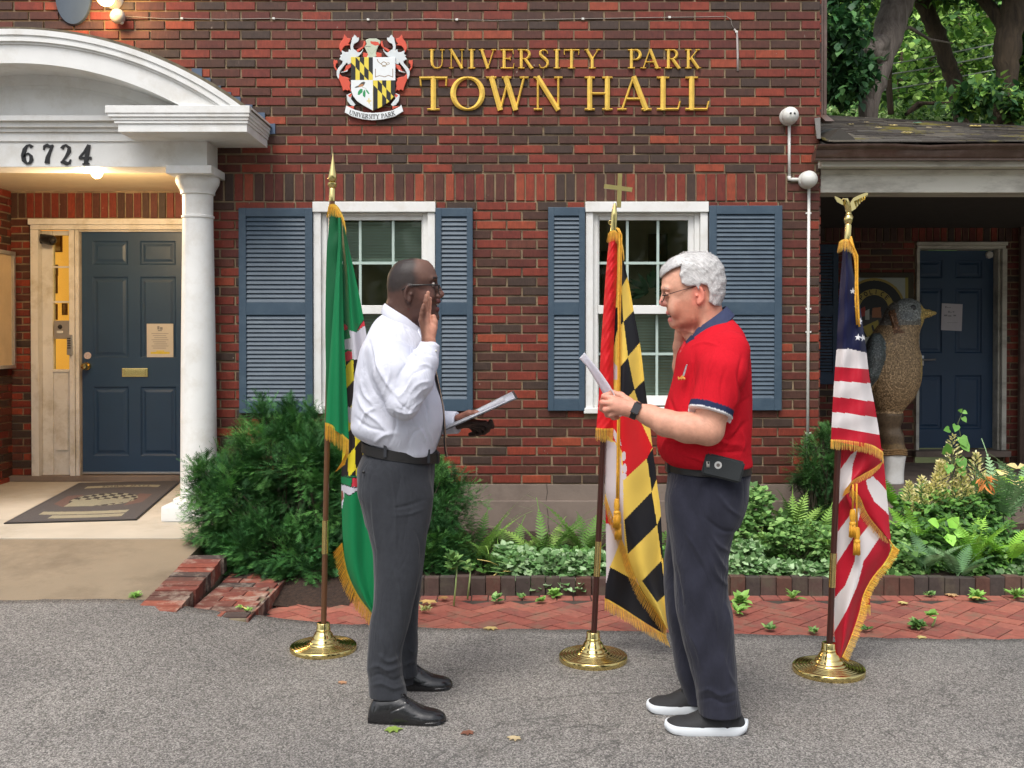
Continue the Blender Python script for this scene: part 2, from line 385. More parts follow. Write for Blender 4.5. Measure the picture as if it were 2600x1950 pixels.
def glass(name, tint=(.8, .86, .83), refl=.35):
    m, nt, b = newmat(name); nt.nodes.remove(b)
    t = N(nt, 'ShaderNodeBsdfTransparent'); t.inputs[0].default_value = (*tint, 1)
    g = N(nt, 'ShaderNodeBsdfGlossy'); g.inputs['Roughness'].default_value = .03; g.inputs[0].default_value = (.9, .95, .93, 1)
    l = N(nt, 'ShaderNodeLayerWeight'); l.inputs[0].default_value = refl
    mx = N(nt, 'ShaderNodeMixShader'); nt.links.new(l.outputs['Fresnel'], mx.inputs[0])
    nt.links.new(t.outputs[0], mx.inputs[1]); nt.links.new(g.outputs[0], mx.inputs[2])
    nt.links.new(mx.outputs[0], nt.nodes['Material Output'].inputs[0]); MATS[name] = m; return m
M_GLASS = glass('window_glass', refl=.22)

# ------------------------------------------------------------------ brickwork: every brick stands proud of the mortar
def bricks(mb, O, U, W, z0, z1, L, course=.0658, bl=.2106, joint=.0125, holes=(), proud=.012, phase=0, soldier=(), off=.5, k0=0):
    """O origin, U unit direction along the wall, W outward normal; holes/soldiers are (u0,u1,z0,z1)"""
    O, U, W = Vector(O), Vector(U), Vector(W)
    def brick(u0, u1, a, b):
        if u1 - u0 < .02 or b - a < .015: return
        j = joint / 2; jx = rng.normal(0, .0012, 4); p = proud + rng.normal(0, .0012); c = .0025
        u0 += j + jx[0]; u1 -= j - jx[1]; a += j + jx[2]; b -= j - jx[3]
        q = lambda u, z, d: O + U * u + W * d + Vector((0, 0, z))
        back = [q(u0, a, 0), q(u1, a, 0), q(u1, b, 0), q(u0, b, 0)]
        mid = [q(u0, a, p - c), q(u1, a, p - c), q(u1, b, p - c), q(u0, b, p - c)]
        fr = [q(u0 + c, a + c, p), q(u1 - c, a + c, p), q(u1 - c, b - c, p), q(u0 + c, b - c, p)]
        fs = [(8, 9, 10, 11)]
        for i in range(4):
            k = (i + 1) % 4; fs += [(i, k, 4 + k, 4 + i), (4 + i, 4 + k, 8 + k, 8 + i)]
        mb.add(back + mid + fr, fs)
    n = max(1, round((z1 - z0) / course)); course = (z1 - z0) / n
    for k in range(n):
        a = z0 + k * course; b = a + course; u = -bl * ((k + k0) % 2) * off - phase
        while u < L:
            segs = [(max(0, u), min(L, u + bl))]
            for h in list(holes) + list(soldier):
                if b - .02 > h[2] and a + .02 < h[3]:
                    ns = []
                    for s in segs:
                        if s[1] <= h[0] or s[0] >= h[1]: ns.append(s)
                        else: ns += [(s[0], h[0]), (h[1], s[1])]
                    segs = ns
            for s in segs:
                if s[1] > s[0]: brick(s[0], s[1], a, b)
            u += bl
    for s in soldier:
        u = s[0]; m = round((s[1] - s[0]) / .0702); w = (s[1] - s[0]) / m
        for i in range(m):
            segs = [(u + i * w, u + (i + 1) * w, s[2], s[3])]
            for h in holes:
                if s[3] - .02 > h[2] and s[2] + .02 < h[3] and segs and segs[0][1] > h[0] + .01 and segs[0][0] < h[1] - .01: segs = []
            for q in segs: brick(*q)
DW = 7.16; WX1 = PX(2079, DW); WX0 = -6.2
XR, XL = -2.2, -4.33                      # recess of the entrance
DD = 8.85                                 # its back wall
zf = PZ(1228, DW); zs0, zs1 = PZ(512, DW), PZ(440, DW); ztop = 5.6
hall = thing('town_hall', 'two storey red brick town hall with white arched entrance, slate blue shutters and blue door', 'building', (0, DW + 3, 0))

def wall_holes():
    h = [(XL - WX0, XR - WX0, -1, 2.735)]
    for a, b in ((797, 1107), (1485, 1796)): h.append((PX(a, DW) - WX0, PX(b, DW) - WX0, PZ(1049, DW), PZ(513, DW)))
    return h
mb = MB()
sold = [(PX(545, DW) - WX0, PX(1995, DW) - WX0, zs0, zs1)]
H_ = wall_holes()
h0 = [(a, b, c - .001, d) for a, b, c, d in H_]
bricks(mb, (WX0, DW, 0), (1, 0, 0), (0, -1, 0), zf, zs0, WX1 - WX0 + .004, holes=h0, phase=.05)
bricks(mb, (WX0, DW, 0), (1, 0, 0), (0, -1, 0), zs0, zs1, WX1 - WX0 + .004, holes=h0, soldier=sold, phase=.05)
bricks(mb, (WX0, DW, 0), (1, 0, 0), (0, -1, 0), zs1, ztop, WX1 - WX0 + .004, course=.0665, holes=h0, phase=.11)
bricks(mb, (WX1, DW, 0), (0, 1, 0), (1, 0, 0), zf, ztop, 3.2, course=.0665)
# recess: back wall with a soldier course over the door, and the two returns
dx0, dx1 = PX(82, DD), PX(500, DD); dzt = PZ(555, DD); slabz = .235
bricks(mb, (XL, DD, 0), (1, 0, 0), (0, -1, 0), slabz - .02, dzt, XR - XL, holes=[(dx0 - XL, dx1 - XL, -1, 9)])
bricks(mb, (XL, DD, 0), (1, 0, 0), (0, -1, 0), dzt, dzt + .005 + 3 * .0665 + .02, XR - XL, soldier=[(0, XR - XL, dzt, dzt + .225)])
bricks(mb, (XL, DW, 0), (0, 1, 0), (1, 0, 0), slabz - .02, PZ(485, DD), DD - DW, phase=.07)
bricks(mb, (XR, DW, 0), (0, 1, 0), (-1, 0, 0), slabz - .02, PZ(485, DD), DD - DW)
wall_b = mb.build('brickwork', M_BRICK, hall)
mb = MB()
def holed(mb, x0, x1, z0, z1, y0, y1, hs):
    """flat wall body with rectangular openings"""
    xs = sorted({x0, x1} | {min(max(v, x0), x1) for h in hs for v in h[:2]})
    for a, b in zip(xs[:-1], xs[1:]):
        if b - a < 1e-4: continue
        z = z0
        for h in sorted([h for h in hs if h[0] < (a + b) / 2 < h[1]], key=lambda h: h[2]):
            if h[2] > z: mb.box(a, b, y0, y1, z, h[2])
            z = max(z, h[3])
        if z < z1: mb.box(a, b, y0, y1, z, z1)
holed(mb, WX0, WX1, zf - .3, ztop, DW, DW + .25, [(a + WX0, b + WX0, c, d) for a, b, c, d in H_])
mb.box(WX1 - .25, WX1, DW + .2501, DW + 6, zf - .3, ztop); mb.box(WX0, WX0 + .25, DW + .2501, DW + 6, 0, ztop)
mb.box(WX0 + .2501, WX1 - .2501, DW + 5.75, DW + 6, 0, ztop)
holed(mb, XL, XR, 0, 3.3, DD, DD + .12, [(dx0 + .02, dx1 - .02, -1, PZ(560, DD))])
mb.box(XL - .12, XL, DW + .251, DD, .05, 3.0); mb.box(XR, XR + .12, DW + .251, DD, .05, 3.0)
mb.build('wall', M_MORTAR, hall)
mb = MB().box(WX0 - .3, WX1 + .3, DW - .3, DW + 6.3, ztop, ztop + .12); mb.build('roof', mat('roof_slate', srgb((70, 66, 64)), .8), hall)
# foundation with a crack and a set-off
mb = MB(); mb.box(XR, WX1 - .002, DW - .012, DW + .2, -.3, zf - .004, .004); mb.box(XR, WX1 - .002, DW - .03, DW - .0122, -.3, PZ(1270, DW), .006)
mb.box(WX0, XL, DW - .012, DW + .2, -.3, zf - .004, .004)
fo = mb.build('foundation', M_FOUND, hall)
mb = MB(); c = [(1388, 1228), (1390, 1250), (1387, 1268), (1389, 1290), (1392, 1310), (1391, 1330), (1395, 1350)]
mb.tube([P(x, y, DW - (.0315 if y > 1268 else .0135)) for x, y in c], .0016, 4); mb.build('crack', M_DARK, fo)

# ------------------------------------------------------------------ windows and shutters
def wx(px): return PX(px, DW)
def wz(py): return PZ(py, DW)
M_BLIND = mat('window_blind', (.78, .80, .74), .8, var=.1, vs=3)
M_ROOM = mat('dim_room_wall', (.75, .62, .40), .9, var=.3, vs=2)
def window(label, x0, x1, glass0, glass1, mun, blinds, lower_blind=True):
    """x0..x1 outer trim, glass0..glass1 the panes, in photo pixels on the wall"""
    mb = MB(); y = DW
    X0, X1 = wx(x0), wx(x1); zt, zb = wz(514), wz(1049); tw = .105
    mb.box(X0, X1, y - .045, y + .03, wz(540), zt, .004)                    # head
    mb.box(X0 + .004, X0 + tw * .52, y - .03, y + .03, zb, wz(540) - .001, .003); mb.box(X1 - tw * .52, X1 - .004, y - .03, y + .03, zb, wz(540) - .001, .003)
    w = mb.build('window', M_WHITE, hall); tag(w, label)
    g0, g1 = wx(glass0), wx(glass1); zt2, zm, zb2 = wz(558), wz(784), wz(1006)
    mb = MB()
    a, b = X0 + tw * .52 + .001, X1 - tw * .52 - .001
    mb.box(a, a + .035, y + .004, y + .08, zb + .04, wz(541), .003); mb.box(b - .035, b, y + .004, y + .08, zb + .04, wz(541), .003)
    mb.box(a + .036, b - .036, y + .004, y + .08, zt2 + .03, wz(541), .003)
    a += .036; b -= .036
    mb.box(a, g0, y + .02, y + .06, zm, zt2 + .029, .003); mb.box(g1, b, y + .02, y + .06, zm, zt2 + .029, .003)
    mb.box(g0 + .0001, g1 - .0001, y + .02, y + .06, zt2, zt2 + .029, .003); mb.box(a, b, y + .014, y + .062, wz(797), wz(775), .004)
    mb.box(a, g0, y + .063, y + .1, zb + .05, wz(798), .003); mb.box(g1, b, y + .063, y + .1, zb + .05, wz(798), .003)
    mb.box(g0 + .0001, g1 - .0001, y + .063, y + .1, zb + .05, zb2, .003)
    mb.build('window_frame', M_WHITE, w)
    mb = MB(); mg = mat('muntin_paint', (.42, .52, .47), .5, var=.04)
    for m in mun:
        mb.box(wx(m) - .009, wx(m) + .009, y + .036, y + .052, zm + .025, zt2)
        mb.box(wx(m) - .009, wx(m) + .009, y + .078, y + .092, zb2, wz(799))
    for py, d in ((667, .035), (899, .077)): mb.box(g0, g1, y + d, y + d + .0145, wz(py) - .009, wz(py) + .009)
    mb.build('muntins', mg, w)
    MB().box(g0, g1, y + .042, y + .046, zm, zt2).box(g0, g1, y + .084, y + .088, zb2, zm).build('pane', M_GLASS, w)
    mb = MB(); mb.box(X0 - .01, X1 + .01, y - .05, y + .06, zb, zb + .04, .006)
    mb.build('window_sill', M_WHITE, w)
    # the room behind: dark, with half drawn blinds
    mb = MB(); mb.box(X0 - .3, X1 + .3, y + 1.0, y + 1.02, .6, 3.0); mb.box(X0 - .35, X0 - .301, y + .26, y + 1.6, .6, 3.0); mb.box(X1 + .301, X1 + .35, y + .26, y + 1.6, .6, 3.0)
    mb.box(X0 - .3, X1 + .3, y + .26, y + 1.6, 3.0, 3.03); mb.box(X0 - .3, X1 + .3, y + .26, y + 1.6, .57, .6)
    mb.build('room_box', M_ROOM, w)
    for za, zb_ in blinds:
        mb = MB(); z = wz(za)
        while z > wz(zb_):
            mb.add([(g0 - .02, y + .12, z), (g1 + .02, y + .12, z), (g1 + .02, y + .137, z - .017), (g0 - .02, y + .137, z - .017)], [(0, 1, 2, 3)]); z -= .021
        mb.box(g0 - .02, g1 + .02, y + .115, y + .14, z - .02, z); mb.build('blind', M_BLIND, w)
    return w
w1 = window('window with blinds behind the green flag', 797, 1107, 845, 1070, (913, 997), [(560, 655), (800, 1000)])
w2 = window('window with dark room behind the red, yellow and black flag', 1485, 1796, 1522, 1748, (1594, 1672), [(800, 1004)])
for a, b, c, d in ((1556, 1608, 610, 775), (1690, 1744, 560, 640)): MB().box(wx(a), wx(b), DW + .9, DW + .93, wz(d), wz(c)).build('wall_picture', mat('room_furniture', srgb((120, 96, 60)), .8, var=.3, vs=3), w2)
mb = MB(); c0 = P(1655, 740, DW + .5)
for i in range(60):
    a = rng.uniform(0, 6.28); l = rng.uniform(.06, .2); t = Vector((math.cos(a) * .7, rng.uniform(-.3, .3), abs(math.sin(a)) * 1.1 - .3)).normalized()
    p = c0 + t * l * .3; q = c0 + t * l; s = t.cross(Vector((0, 1, 0))).normalized() * .014
    mb.add([p, (p + q) / 2 + s, q, (p + q) / 2 - s], [(0, 1, 2, 3)])
mb.build('potted_plant', mat('indoor_leaf', (.06, .12, .05), .5), w2)

def shutter(x0, x1, y0, y1, label=None):
    X0, X1, zt, zb = wx(x0), wx(x1), wz(y0), wz(y1); st = .042 if x1 - x0 < 130 else .052
    mb = MB(); ya, yb = DW - .05, DW - .018
    mb.box(X0, X0 + st, ya, yb, zb, zt, .004); mb.box(X1 - st, X1, ya, yb, zb, zt, .004)
    zm = (wz(770) + wz(798)) / 2; rails = [(zt - .06, zt), (zm - .045, zm + .045), (zb, zb + .085)]
    for a, b in rails: mb.box(X0 + st - .001, X1 - st + .001, ya + .002, yb - .002, a + .0005, b - .0005, .003)
    for lo, hi in ((rails[1][1], rails[0][0]), (rails[2][1], rails[1][0])):
        n = round((hi - lo) / .0305); s = (hi - lo) / n
        for i in range(n):
            z = lo + i * s
            q0 = [(X0 + st - .002, ya + .0055, z + .001), (X1 - st + .002, ya + .0055, z + .001), (X1 - st + .002, ya + .0115, z + .002), (X0 + st - .002, ya + .0115, z + .002)]
            q1 = [(x, yy + .014, zz + s * .98) for x, yy, zz in q0]
            mb.hexa(q0, q1)
        mb.box(X0 + st - .002, X1 - st + .002, yb - .004, yb - .002, lo, hi)
    o = mb.build('shutter', M_BLUE, hall)
    if label: tag(o, label)
shutter(611, 797, 530, 1048); shutter(1107, 1201, 530, 1043); shutter(1391, 1484, 528, 1042); shutter(1797, 1981, 524, 1041)

# ------------------------------------------------------------------ entrance: porch slab, door, sidelight
mb = MB(); fz = .23
sl_ = MB().slab([(-5.2, 6.30), (-1.87, 6.30), (-1.86, DW - .031), (XR - .001, DW - .031), (XR - .001, DD + .1), (XL + .001, DD + .1), (XL + .001, DW - .031), (-5.2, DW - .031)], -.2, slabz)
tag(sl_.build('porch_slab', M_CONC, None), kind='structure')
# door wall trim
def dx(px): return PX(px, DD)
def dz(py): return PZ(py, DD)
door_y = DD - .02
mb = MB()
mb.box(dx(80), dx(500), DD - .06, DD + .02, dz(572), dz(557), .004); mb.box(dx(84), dx(496), DD - .045, DD + .02, dz(584), dz(572.5), .003)
mb.box(dx(84), dx(103), DD - .045, DD + .05, slabz, dz(584.5), .004); mb.box(dx(478), dx(496), DD - .045, DD + .05, slabz, dz(584.5), .004)
mb.box(dx(180), dx(193), DD - .035, DD + .08, slabz + .02, dz(584.5), .003); mb.box(dx(194), dx(203), DD - .02, DD + .09, slabz + .02, dz(584.5), .003)
mb.box(dx(203.5), dx(477.5), DD - .012, DD + .09, dz(588.5), dz(585), .002)
fr = mb.build('door_frame', M_CREAM, hall)
# sidelight: panelled foot, three panes
mb = MB(); ys = DD + .05
mb.box(dx(103.5), dx(130), ys - .02, ys + .04, slabz, dz(585), .003); mb.box(dx(173), dx(179.5), ys - .02, ys + .04, slabz, dz(585), .003)
mb.box(dx(130.5), dx(172.5), ys - .01, ys + .04, slabz, dz(940)); mb.box(dx(137), dx(167), ys - .02, ys - .0105, dz(1145), dz(1015), .004)
mb.box(dx(130.5), dx(172.5), ys - .02, ys + .0, dz(945), dz(938), .002)
for py in (677, 766, 858): mb.box(dx(130.5), dx(172.5), ys - .015, ys + .02, dz(py + 2.2), dz(py - 2.2))
mb.box(dx(130.5), dx(172.5), ys - .015, ys + .03, dz(596), dz(585), .002)
sd_ = mb.build('sidelight', M_CREAM, hall)
MB().box(dx(130.5), dx(172.5), ys + .004, ys + .007, dz(938), dz(596)).build('sidelight_pane', M_GLASS, sd_)
# hallway behind it, its light put into the wall as emission
mlit, nt_, b_ = newmat('hallway_glow'); b_.inputs['Base Color'].default_value = (.75, .42, .12, 1); b_.inputs['Emission Color'].default_value = (1.0, .43, .06, 1); b_.inputs['Emission Strength'].default_value = .62
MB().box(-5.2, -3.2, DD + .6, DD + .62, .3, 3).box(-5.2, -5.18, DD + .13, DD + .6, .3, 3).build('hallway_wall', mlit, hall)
for a, b, c, d in ((132, 158, 590, 640), (128, 147, 672, 700), (130, 146, 700, 745), (158, 171, 770, 800), (132, 146, 772, 812)):
    mb = MB(); f = P(a, c, DD + .56); g = P(b, d, DD + .56); mb.box(f.x, g.x, DD + .55, DD + .57, g.z, f.z)
    mb.cm = 1; mb.box(f.x + .012, g.x - .012, DD + .545, DD + .5495, g.z + .012, f.z - .012); mb.cm = 0
    mb.build('wall_picture', [mat('picture_frame_wood', (.18, .07, .02), .5), mat('picture_paper', (.55, .40, .22), .7, var=.4, vs=30)], hall)
# door with six raised panels
def panel_door(x0, x1, z0, z1, y, cols, rows, m, name='door', parent=hall, label=None, th=.045):
    bm = MB(); bm.box(x0, x1, y + .012, y + th, z0, z1)
    ce = [x0] + [v for c in cols for v in c] + [x1]; re = [z1] + [v for r in rows for v in r] + [z0]
    for i in range(0, len(ce), 2): bm.box(ce[i], ce[i + 1], y, y + .012, z0, z1)
    for c in cols:
        for j in range(0, len(re), 2): bm.box(c[0], c[1], y, y + .012, re[j + 1], re[j])
        for r in rows:
            a, b, hi, lo = c[0], c[1], r[0], r[1]
            o = [(a, y + .001, lo), (b, y + .001, lo), (b, y + .001, hi), (a, y + .001, hi)]; k = .022
            i1 = [(a + k * .6, y + .011, lo + k * .6), (b - k * .6, y + .011, lo + k * .6), (b - k * .6, y + .011, hi - k * .6), (a + k * .6, y + .011, hi - k * .6)]
            i2 = [(a + k * 1.2, y + .0115, lo + k * 1.2), (b - k * 1.2, y + .0115, lo + k * 1.2), (b - k * 1.2, y + .0115, hi - k * 1.2), (a + k * 1.2, y + .0115, hi - k * 1.2)]
            k2 = k * 2.2; i3 = [(a + k2, y + .004, lo + k2), (b - k2, y + .004, lo + k2), (b - k2, y + .004, hi - k2), (a + k2, y + .004, hi - k2)]
            fs = [(12, 13, 14, 15)]
            for t in (0, 4, 8): fs += [(t + q, t + (q + 1) % 4, t + 4 + (q + 1) % 4, t + 4 + q) for q in range(4)]
            bm.add(o + i1 + i2 + i3, fs)
    o = bm.build(name, m, parent)
    if label: tag(o, label)
    return o
zb_ = dz(1205)
ent = panel_door(dx(206), dx(477), zb_, dz(586), DD + .02, [(dx(233), dx(324)), (dx(354), dx(445))],
                 [(dz(611), dz(672)), (dz(702), dz(908)), (dz(982), dz(1158))], M_DOOR, label='dark blue six panel entrance door')
MB().box(dx(206), dx(477), DD + .006, DD + .0195, zb_ + .002, zb_ + .022, .002).build('door_sweep', M_STEEL, ent)
mb = MB(); c = P(220, 930, DD); mb.lathe([(.0, -.075), (.022, -.073), (.03, -.06), (.03, -.045), (.018, -.032), (.012, -.02), (.012, -.006), (.033, -.005), (.034, .019)], (c.x, DD, c.z), 20, 'Y')
mb.build('door_knob', M_BRASS, ent, angle=50)
mb = MB(); c = P(220.5, 903, DD); mb.lathe([(.0, .012), (.03, .012), (.031, .0195)], (c.x, DD, c.z), 24, 'Y'); mb.build('round_sticker', mat('pale_sticker', (.5, .42, .42), .5, var=.3, vs=90), ent)
mb = MB(); mb.box(dx(308), dx(374), DD + .006, DD + .0195, dz(957), dz(935), .003); mb.box(dx(315), dx(368), DD + .002, DD + .006, dz(953), dz(939), .0015)
mb.build('mail_slot', M_BRASS, ent)
MB().box(XL, XR, DD - .06, DD + .1, slabz + .0005, zb_ - .006, .004).build('threshold', M_FOUND, hall)
# intercom, keypad, camera by the door
t = thing('door_intercom', 'grey steel door intercom with round black lens and white call button beside the entrance door', 'intercom', P(155, 836, DD))
MB().box(dx(137), dx(176), ys - .055, ys - .021, dz(859), dz(814), .003).build('housing', M_STEEL, t)
c = P(153, 830, DD); MB().lathe([(0, ys - .066 - 0), (.016, ys - .064), (.02, ys - .0555)], (c.x, 0, c.z), 20, 'Y').build('lens', M_BLACK, t, angle=40)
MB().box(dx(145), dx(161), ys - .059, ys - .0555, dz(846), dz(840), .001).build('call_button', M_PLAST, t)
t = thing('door_keypad', 'narrow black and grey keypad on the cream post beside the entrance door', 'keypad', P(183, 875, DD))
MB().box(dx(177), dx(189), DD - .062, DD - .036, dz(901), dz(850), .004).build('housing', M_STEEL, t)
mb = MB()
for i in range(5):
    for j in range(2): mb.box(dx(179.5 + j * 4.5), dx(182.5 + j * 4.5), DD - .066, DD - .0625, dz(861 + i * 6), dz(857.5 + i * 6), .0008)
mb.build('keys', M_BLACK, t)
t = thing('security_camera', 'small black bullet camera at the top of the entrance sidelight', 'camera', P(118, 606, DD))
MB().box(dx(101), dx(116), DD + .0, DD + .1, dz(618), dz(594), .004).build('mount', M_BLACK, t)
mb = MB(); a = P(112, 606, DD - .02); b = P(134, 611, DD - .09); mb.tube([a, a + (b - a) * .8, b], [.04, .046, .04], 18); cb = mb.build('body', M_BLACK, t, angle=40)
MB().ball(b, .032, n=14).build('lens', mat('lens_dark', (.02, .02, .02), .08), t, smooth=True)
# ceiling and its lamp
cz = PZ(485, DD)
MB().box(XL + .001, XR - .001, DW + .251, DD, cz, cz + .03).box(XL + .001, XR - .001, 6.95, DW + .25, cz, cz + .03).build('porch_ceiling', mat('lamp_glow_paint', (.80, .68, .46), .5, var=.04), hall)  # warm lamp glow mixed into the ceiling colour
t = thing('porch_lamp', 'small round glass lamp glowing under the porch ceiling below the house number', 'lamp', P(246, 424, 7.5))
lp = P(246, 438, 7.5); bulbm, nt_, b_ = newmat('lit_bulb'); b_.inputs['Emission Color'].default_value = (1, .62, .22, 1); b_.inputs['Emission Strength'].default_value = 14; b_.inputs['Base Color'].default_value = (1, .8, .5, 1)
MB().ball(lp, .042, (1, 1, 1.05), 20, 14).build('globe', bulbm, t, smooth=True)
MB().lathe([(.05, .04), (.055, .06), (.055, cz - lp.z)], lp, 24).build('canopy', M_WHITE, t, angle=40)
pl = bpy.data.lights.new('porch_light', 'POINT'); pl.energy = 42; pl.color = (1, .70, .38); pl.shadow_soft_size = .05
po = bpy.data.objects.new('light_source', pl); COL.objects.link(po); po.location = lp + Vector((0, -.1, -.16)); po.parent = t; po.matrix_parent_inverse = wm(t).inverted()
po['kind'] = 'structure'
# ------------------------------------------------------------------ arched portico
DC, DE = 6.575, 6.90
cxm = PX(30, DC); ztb = PZ(285, DC); zpk = PZ(73, DC); hc = PX(635, DC) - cxm; rise = zpk - ztb
RA = (hc * hc + rise * rise) / (2 * rise); zc = zpk - RA; amax = math.asin(hc / RA)
zmin_ = PZ(281, DC)
def arcring(mb, r0, r1, y0, y1, n=48, a0=None, a1=None):
    a0 = -amax if a0 is None else a0; a1 = amax if a1 is None else a1; vs = []
    for i in range(n + 1):
        a = a0 + (a1 - a0) * i / n; s, c = math.sin(a), math.cos(a)
        for r, y in ((r0, y0), (r1, y0), (r1, y1), (r0, y1)): vs.append((cxm + r * s, y, max(zc + r * c, zmin_ + .0004 * y)))
    fs = [(i * 4 + k, i * 4 + (k + 1) % 4, i * 4 + 4 + (k + 1) % 4, i * 4 + 4 + k) for i in range(n) for k in range(4)]
    mb.add(vs, fs + [(0, 1, 2, 3), tuple(n * 4 + k for k in (3, 2, 1, 0))])
arch = MB()
arcring(arch, RA - .035, RA, DC, DW - .011)
arcring(arch, RA - .052, RA - .0351, DC + .012, DW - .011)
arcring(arch, RA - .075, RA - .0521, DC + .004, DW - .011)
arcring(arch, RA - .09, RA - .0751, DC + .02, DW - .011)
arcring(arch, RA - .21, RA - .0901, DC + .03, DW - .011)
ar = arch.build('arched_canopy', M_WHITE, hall, angle=35)
# tympanum: a flat half-disc behind the arch
t0 = PZ(300, DE); r = RA - .2; am = math.acos((t0 - zc) / r)
pts = [(cxm + r * math.sin(-am + 2 * am * i / 40), zc + r * math.cos(-am + 2 * am * i / 40)) for i in range(41)]
ty = MB().prism(pts, DE + .02, DE + .06); arcring(ty, RA - .28, RA - .2101, DE + .0, DE + .0199); arcring(ty, RA - .3, RA - .2801, DE + .012, DE + .0199)
ty.build('tympanum', M_WHITE, hall, angle=35)
# roof skin over the arch with stepped blue flashing against the wall
mb = MB(); arcring(mb, RA + .0005, RA + .022, DC + .03, DW - .012, a0=-amax, a1=amax)
mb.build('arch_roofing', mat('mossy_roofing', srgb((96, 88, 72)), .9, var=.35, vs=20, bs=.5, bsc=50), hall, angle=35)
mb = MB()
for i, (px, py) in enumerate(((508, 178), (530, 202), (556, 222), (582, 238), (606, 250), (636, 270), (668, 290), (694, 318))):
    c = P(px, py, DW - .022 - .0015 * (i % 2)); mb.box(c.x - .06, c.x + .012, c.y, c.y + .01, c.z - .06, c.z + .012)
mb.build('step_flashing', mat('blue_grey_flashing', srgb((70, 88, 112)), .55), hall)
# cornice return (projects), with its own moulded ends
def moul(mb, xa, xb, za, zb, ya, yb, cut=0): mb.box(xa, xb, ya, yb, za, zb, .003)
zz = [PZ(v, DC) for v in (268, 287, 296, 304, 312, 333)]
cr = MB(); xl, xr = PX(270, DC), PX(636, DC)
for (za, zb, ins) in ((zz[1], zz[0], 0), (zz[2], zz[1] - .0003, .012), (zz[3], zz[2] - .0003, .03), (zz[4], zz[3] - .0003, .042), (zz[5], zz[4] - .0003, .06)):
    cr.box(xl + ins * 1.2, xr - ins * .4, DC - .006 + ins * .5, DW - .011, za, zb, .0025)
cr.build('cornice', M_WHITE, hall)
c2 = MB(); xo = 2 * cxm
for (za, zb, ins) in ((zz[1], zz[0], 0), (zz[2], zz[1] - .0003, .012), (zz[3], zz[2] - .0003, .03), (zz[4], zz[3] - .0003, .042), (zz[5], zz[4] - .0003, .06)):
    c2.box(xo - xr + ins * .4, xo - xl - ins * 1.2, DC - .006 + ins * .5, DW - .011, za, zb, .0025)
c2.build('cornice', M_WHITE, hall)
# entablature
er = -2.05; el = xo - er; en = MB(); ze = [PZ(v, DE) for v in (424, 360, 337, 327, 313, 300)]
en.box(el, er, DE, DW - .011, ze[0], ze[1], .003); en.box(el + .0, er, DE - .012, DW - .011, ze[1] + .0003, ze[2], .003)
en.box(el, xl + .06, DE - .03, DW - .011, ze[2] + .0003, ze[3], .003); en.box(el, xl + .05, DE - .055, DW - .011, ze[3] + .0003, ze[4], .005); en.box(el, xl + .03, DE - .085, DW - .011, ze[4] + .0003, ze[5], .003)
en.box(xl + .061, er, DE, DW - .011, ze[2] + .0003, zz[5] - .0005)
en.build('entablature', M_WHITE, hall)
# columns
def column(X):
    y = 7.02; zb, zt = slabz, ze[0]; mb = MB(); r0, r1 = .122, .102
    mb.box(X - .205, X + .205, y - .17, y + .125, zb + .001, zb + .105, .012)
    prof = [(.0, .105), (.17, .1051), (.172, .12), (.168, .135), (.15, .142), (r0 + .006, .15)]
    L = zt - zb - .055
    for i in range(13):
        f = i / 12; prof.append((r0 + (r1 - r0) * f ** 1.5, .16 + (L - .28 - .16) * f))
    prof += [(r1 + .008, L - .275), (r1 + .008, L - .262), (r1, L - .258), (r1, L - .12), (r1 + .012, L - .115), (r1 + .012, L - .1), (r1 + .02, L - .08), (r1 + .04, L - .045), (r1 + .045, L - .02), (r1 + .04, L)]
    mb.lathe(prof, (X, y, zb), 48)
    mb.box(X - .152, X + .152, y - .2, y + .125, zt - .055, zt - .001, .004)
    return mb.build('column', M_WHITE, hall, angle=40)
column(-2.15); column(xo + 2.15)
# house number
nums = thing('house_number', '', '', (0, 0, 0)); bpy.data.objects.remove(nums)
for d, a, b, w in (('6', 55, 87, 'first'), ('7', 107, 138, 'second'), ('2', 152, 182, 'third'), ('4', 198, 235, 'last')):
    q = P(a, 418, DE); e = P(b, 367, DE)
    o = glyph_mb(d, q.x, e.x, q.z, e.z, DE - .0005, .008, True).build('house_digit', M_BLACK)
    tag(o, 'black digit %s, %s of the four digits over the entrance' % (d, w), 'house number', 'black digits of the house number')

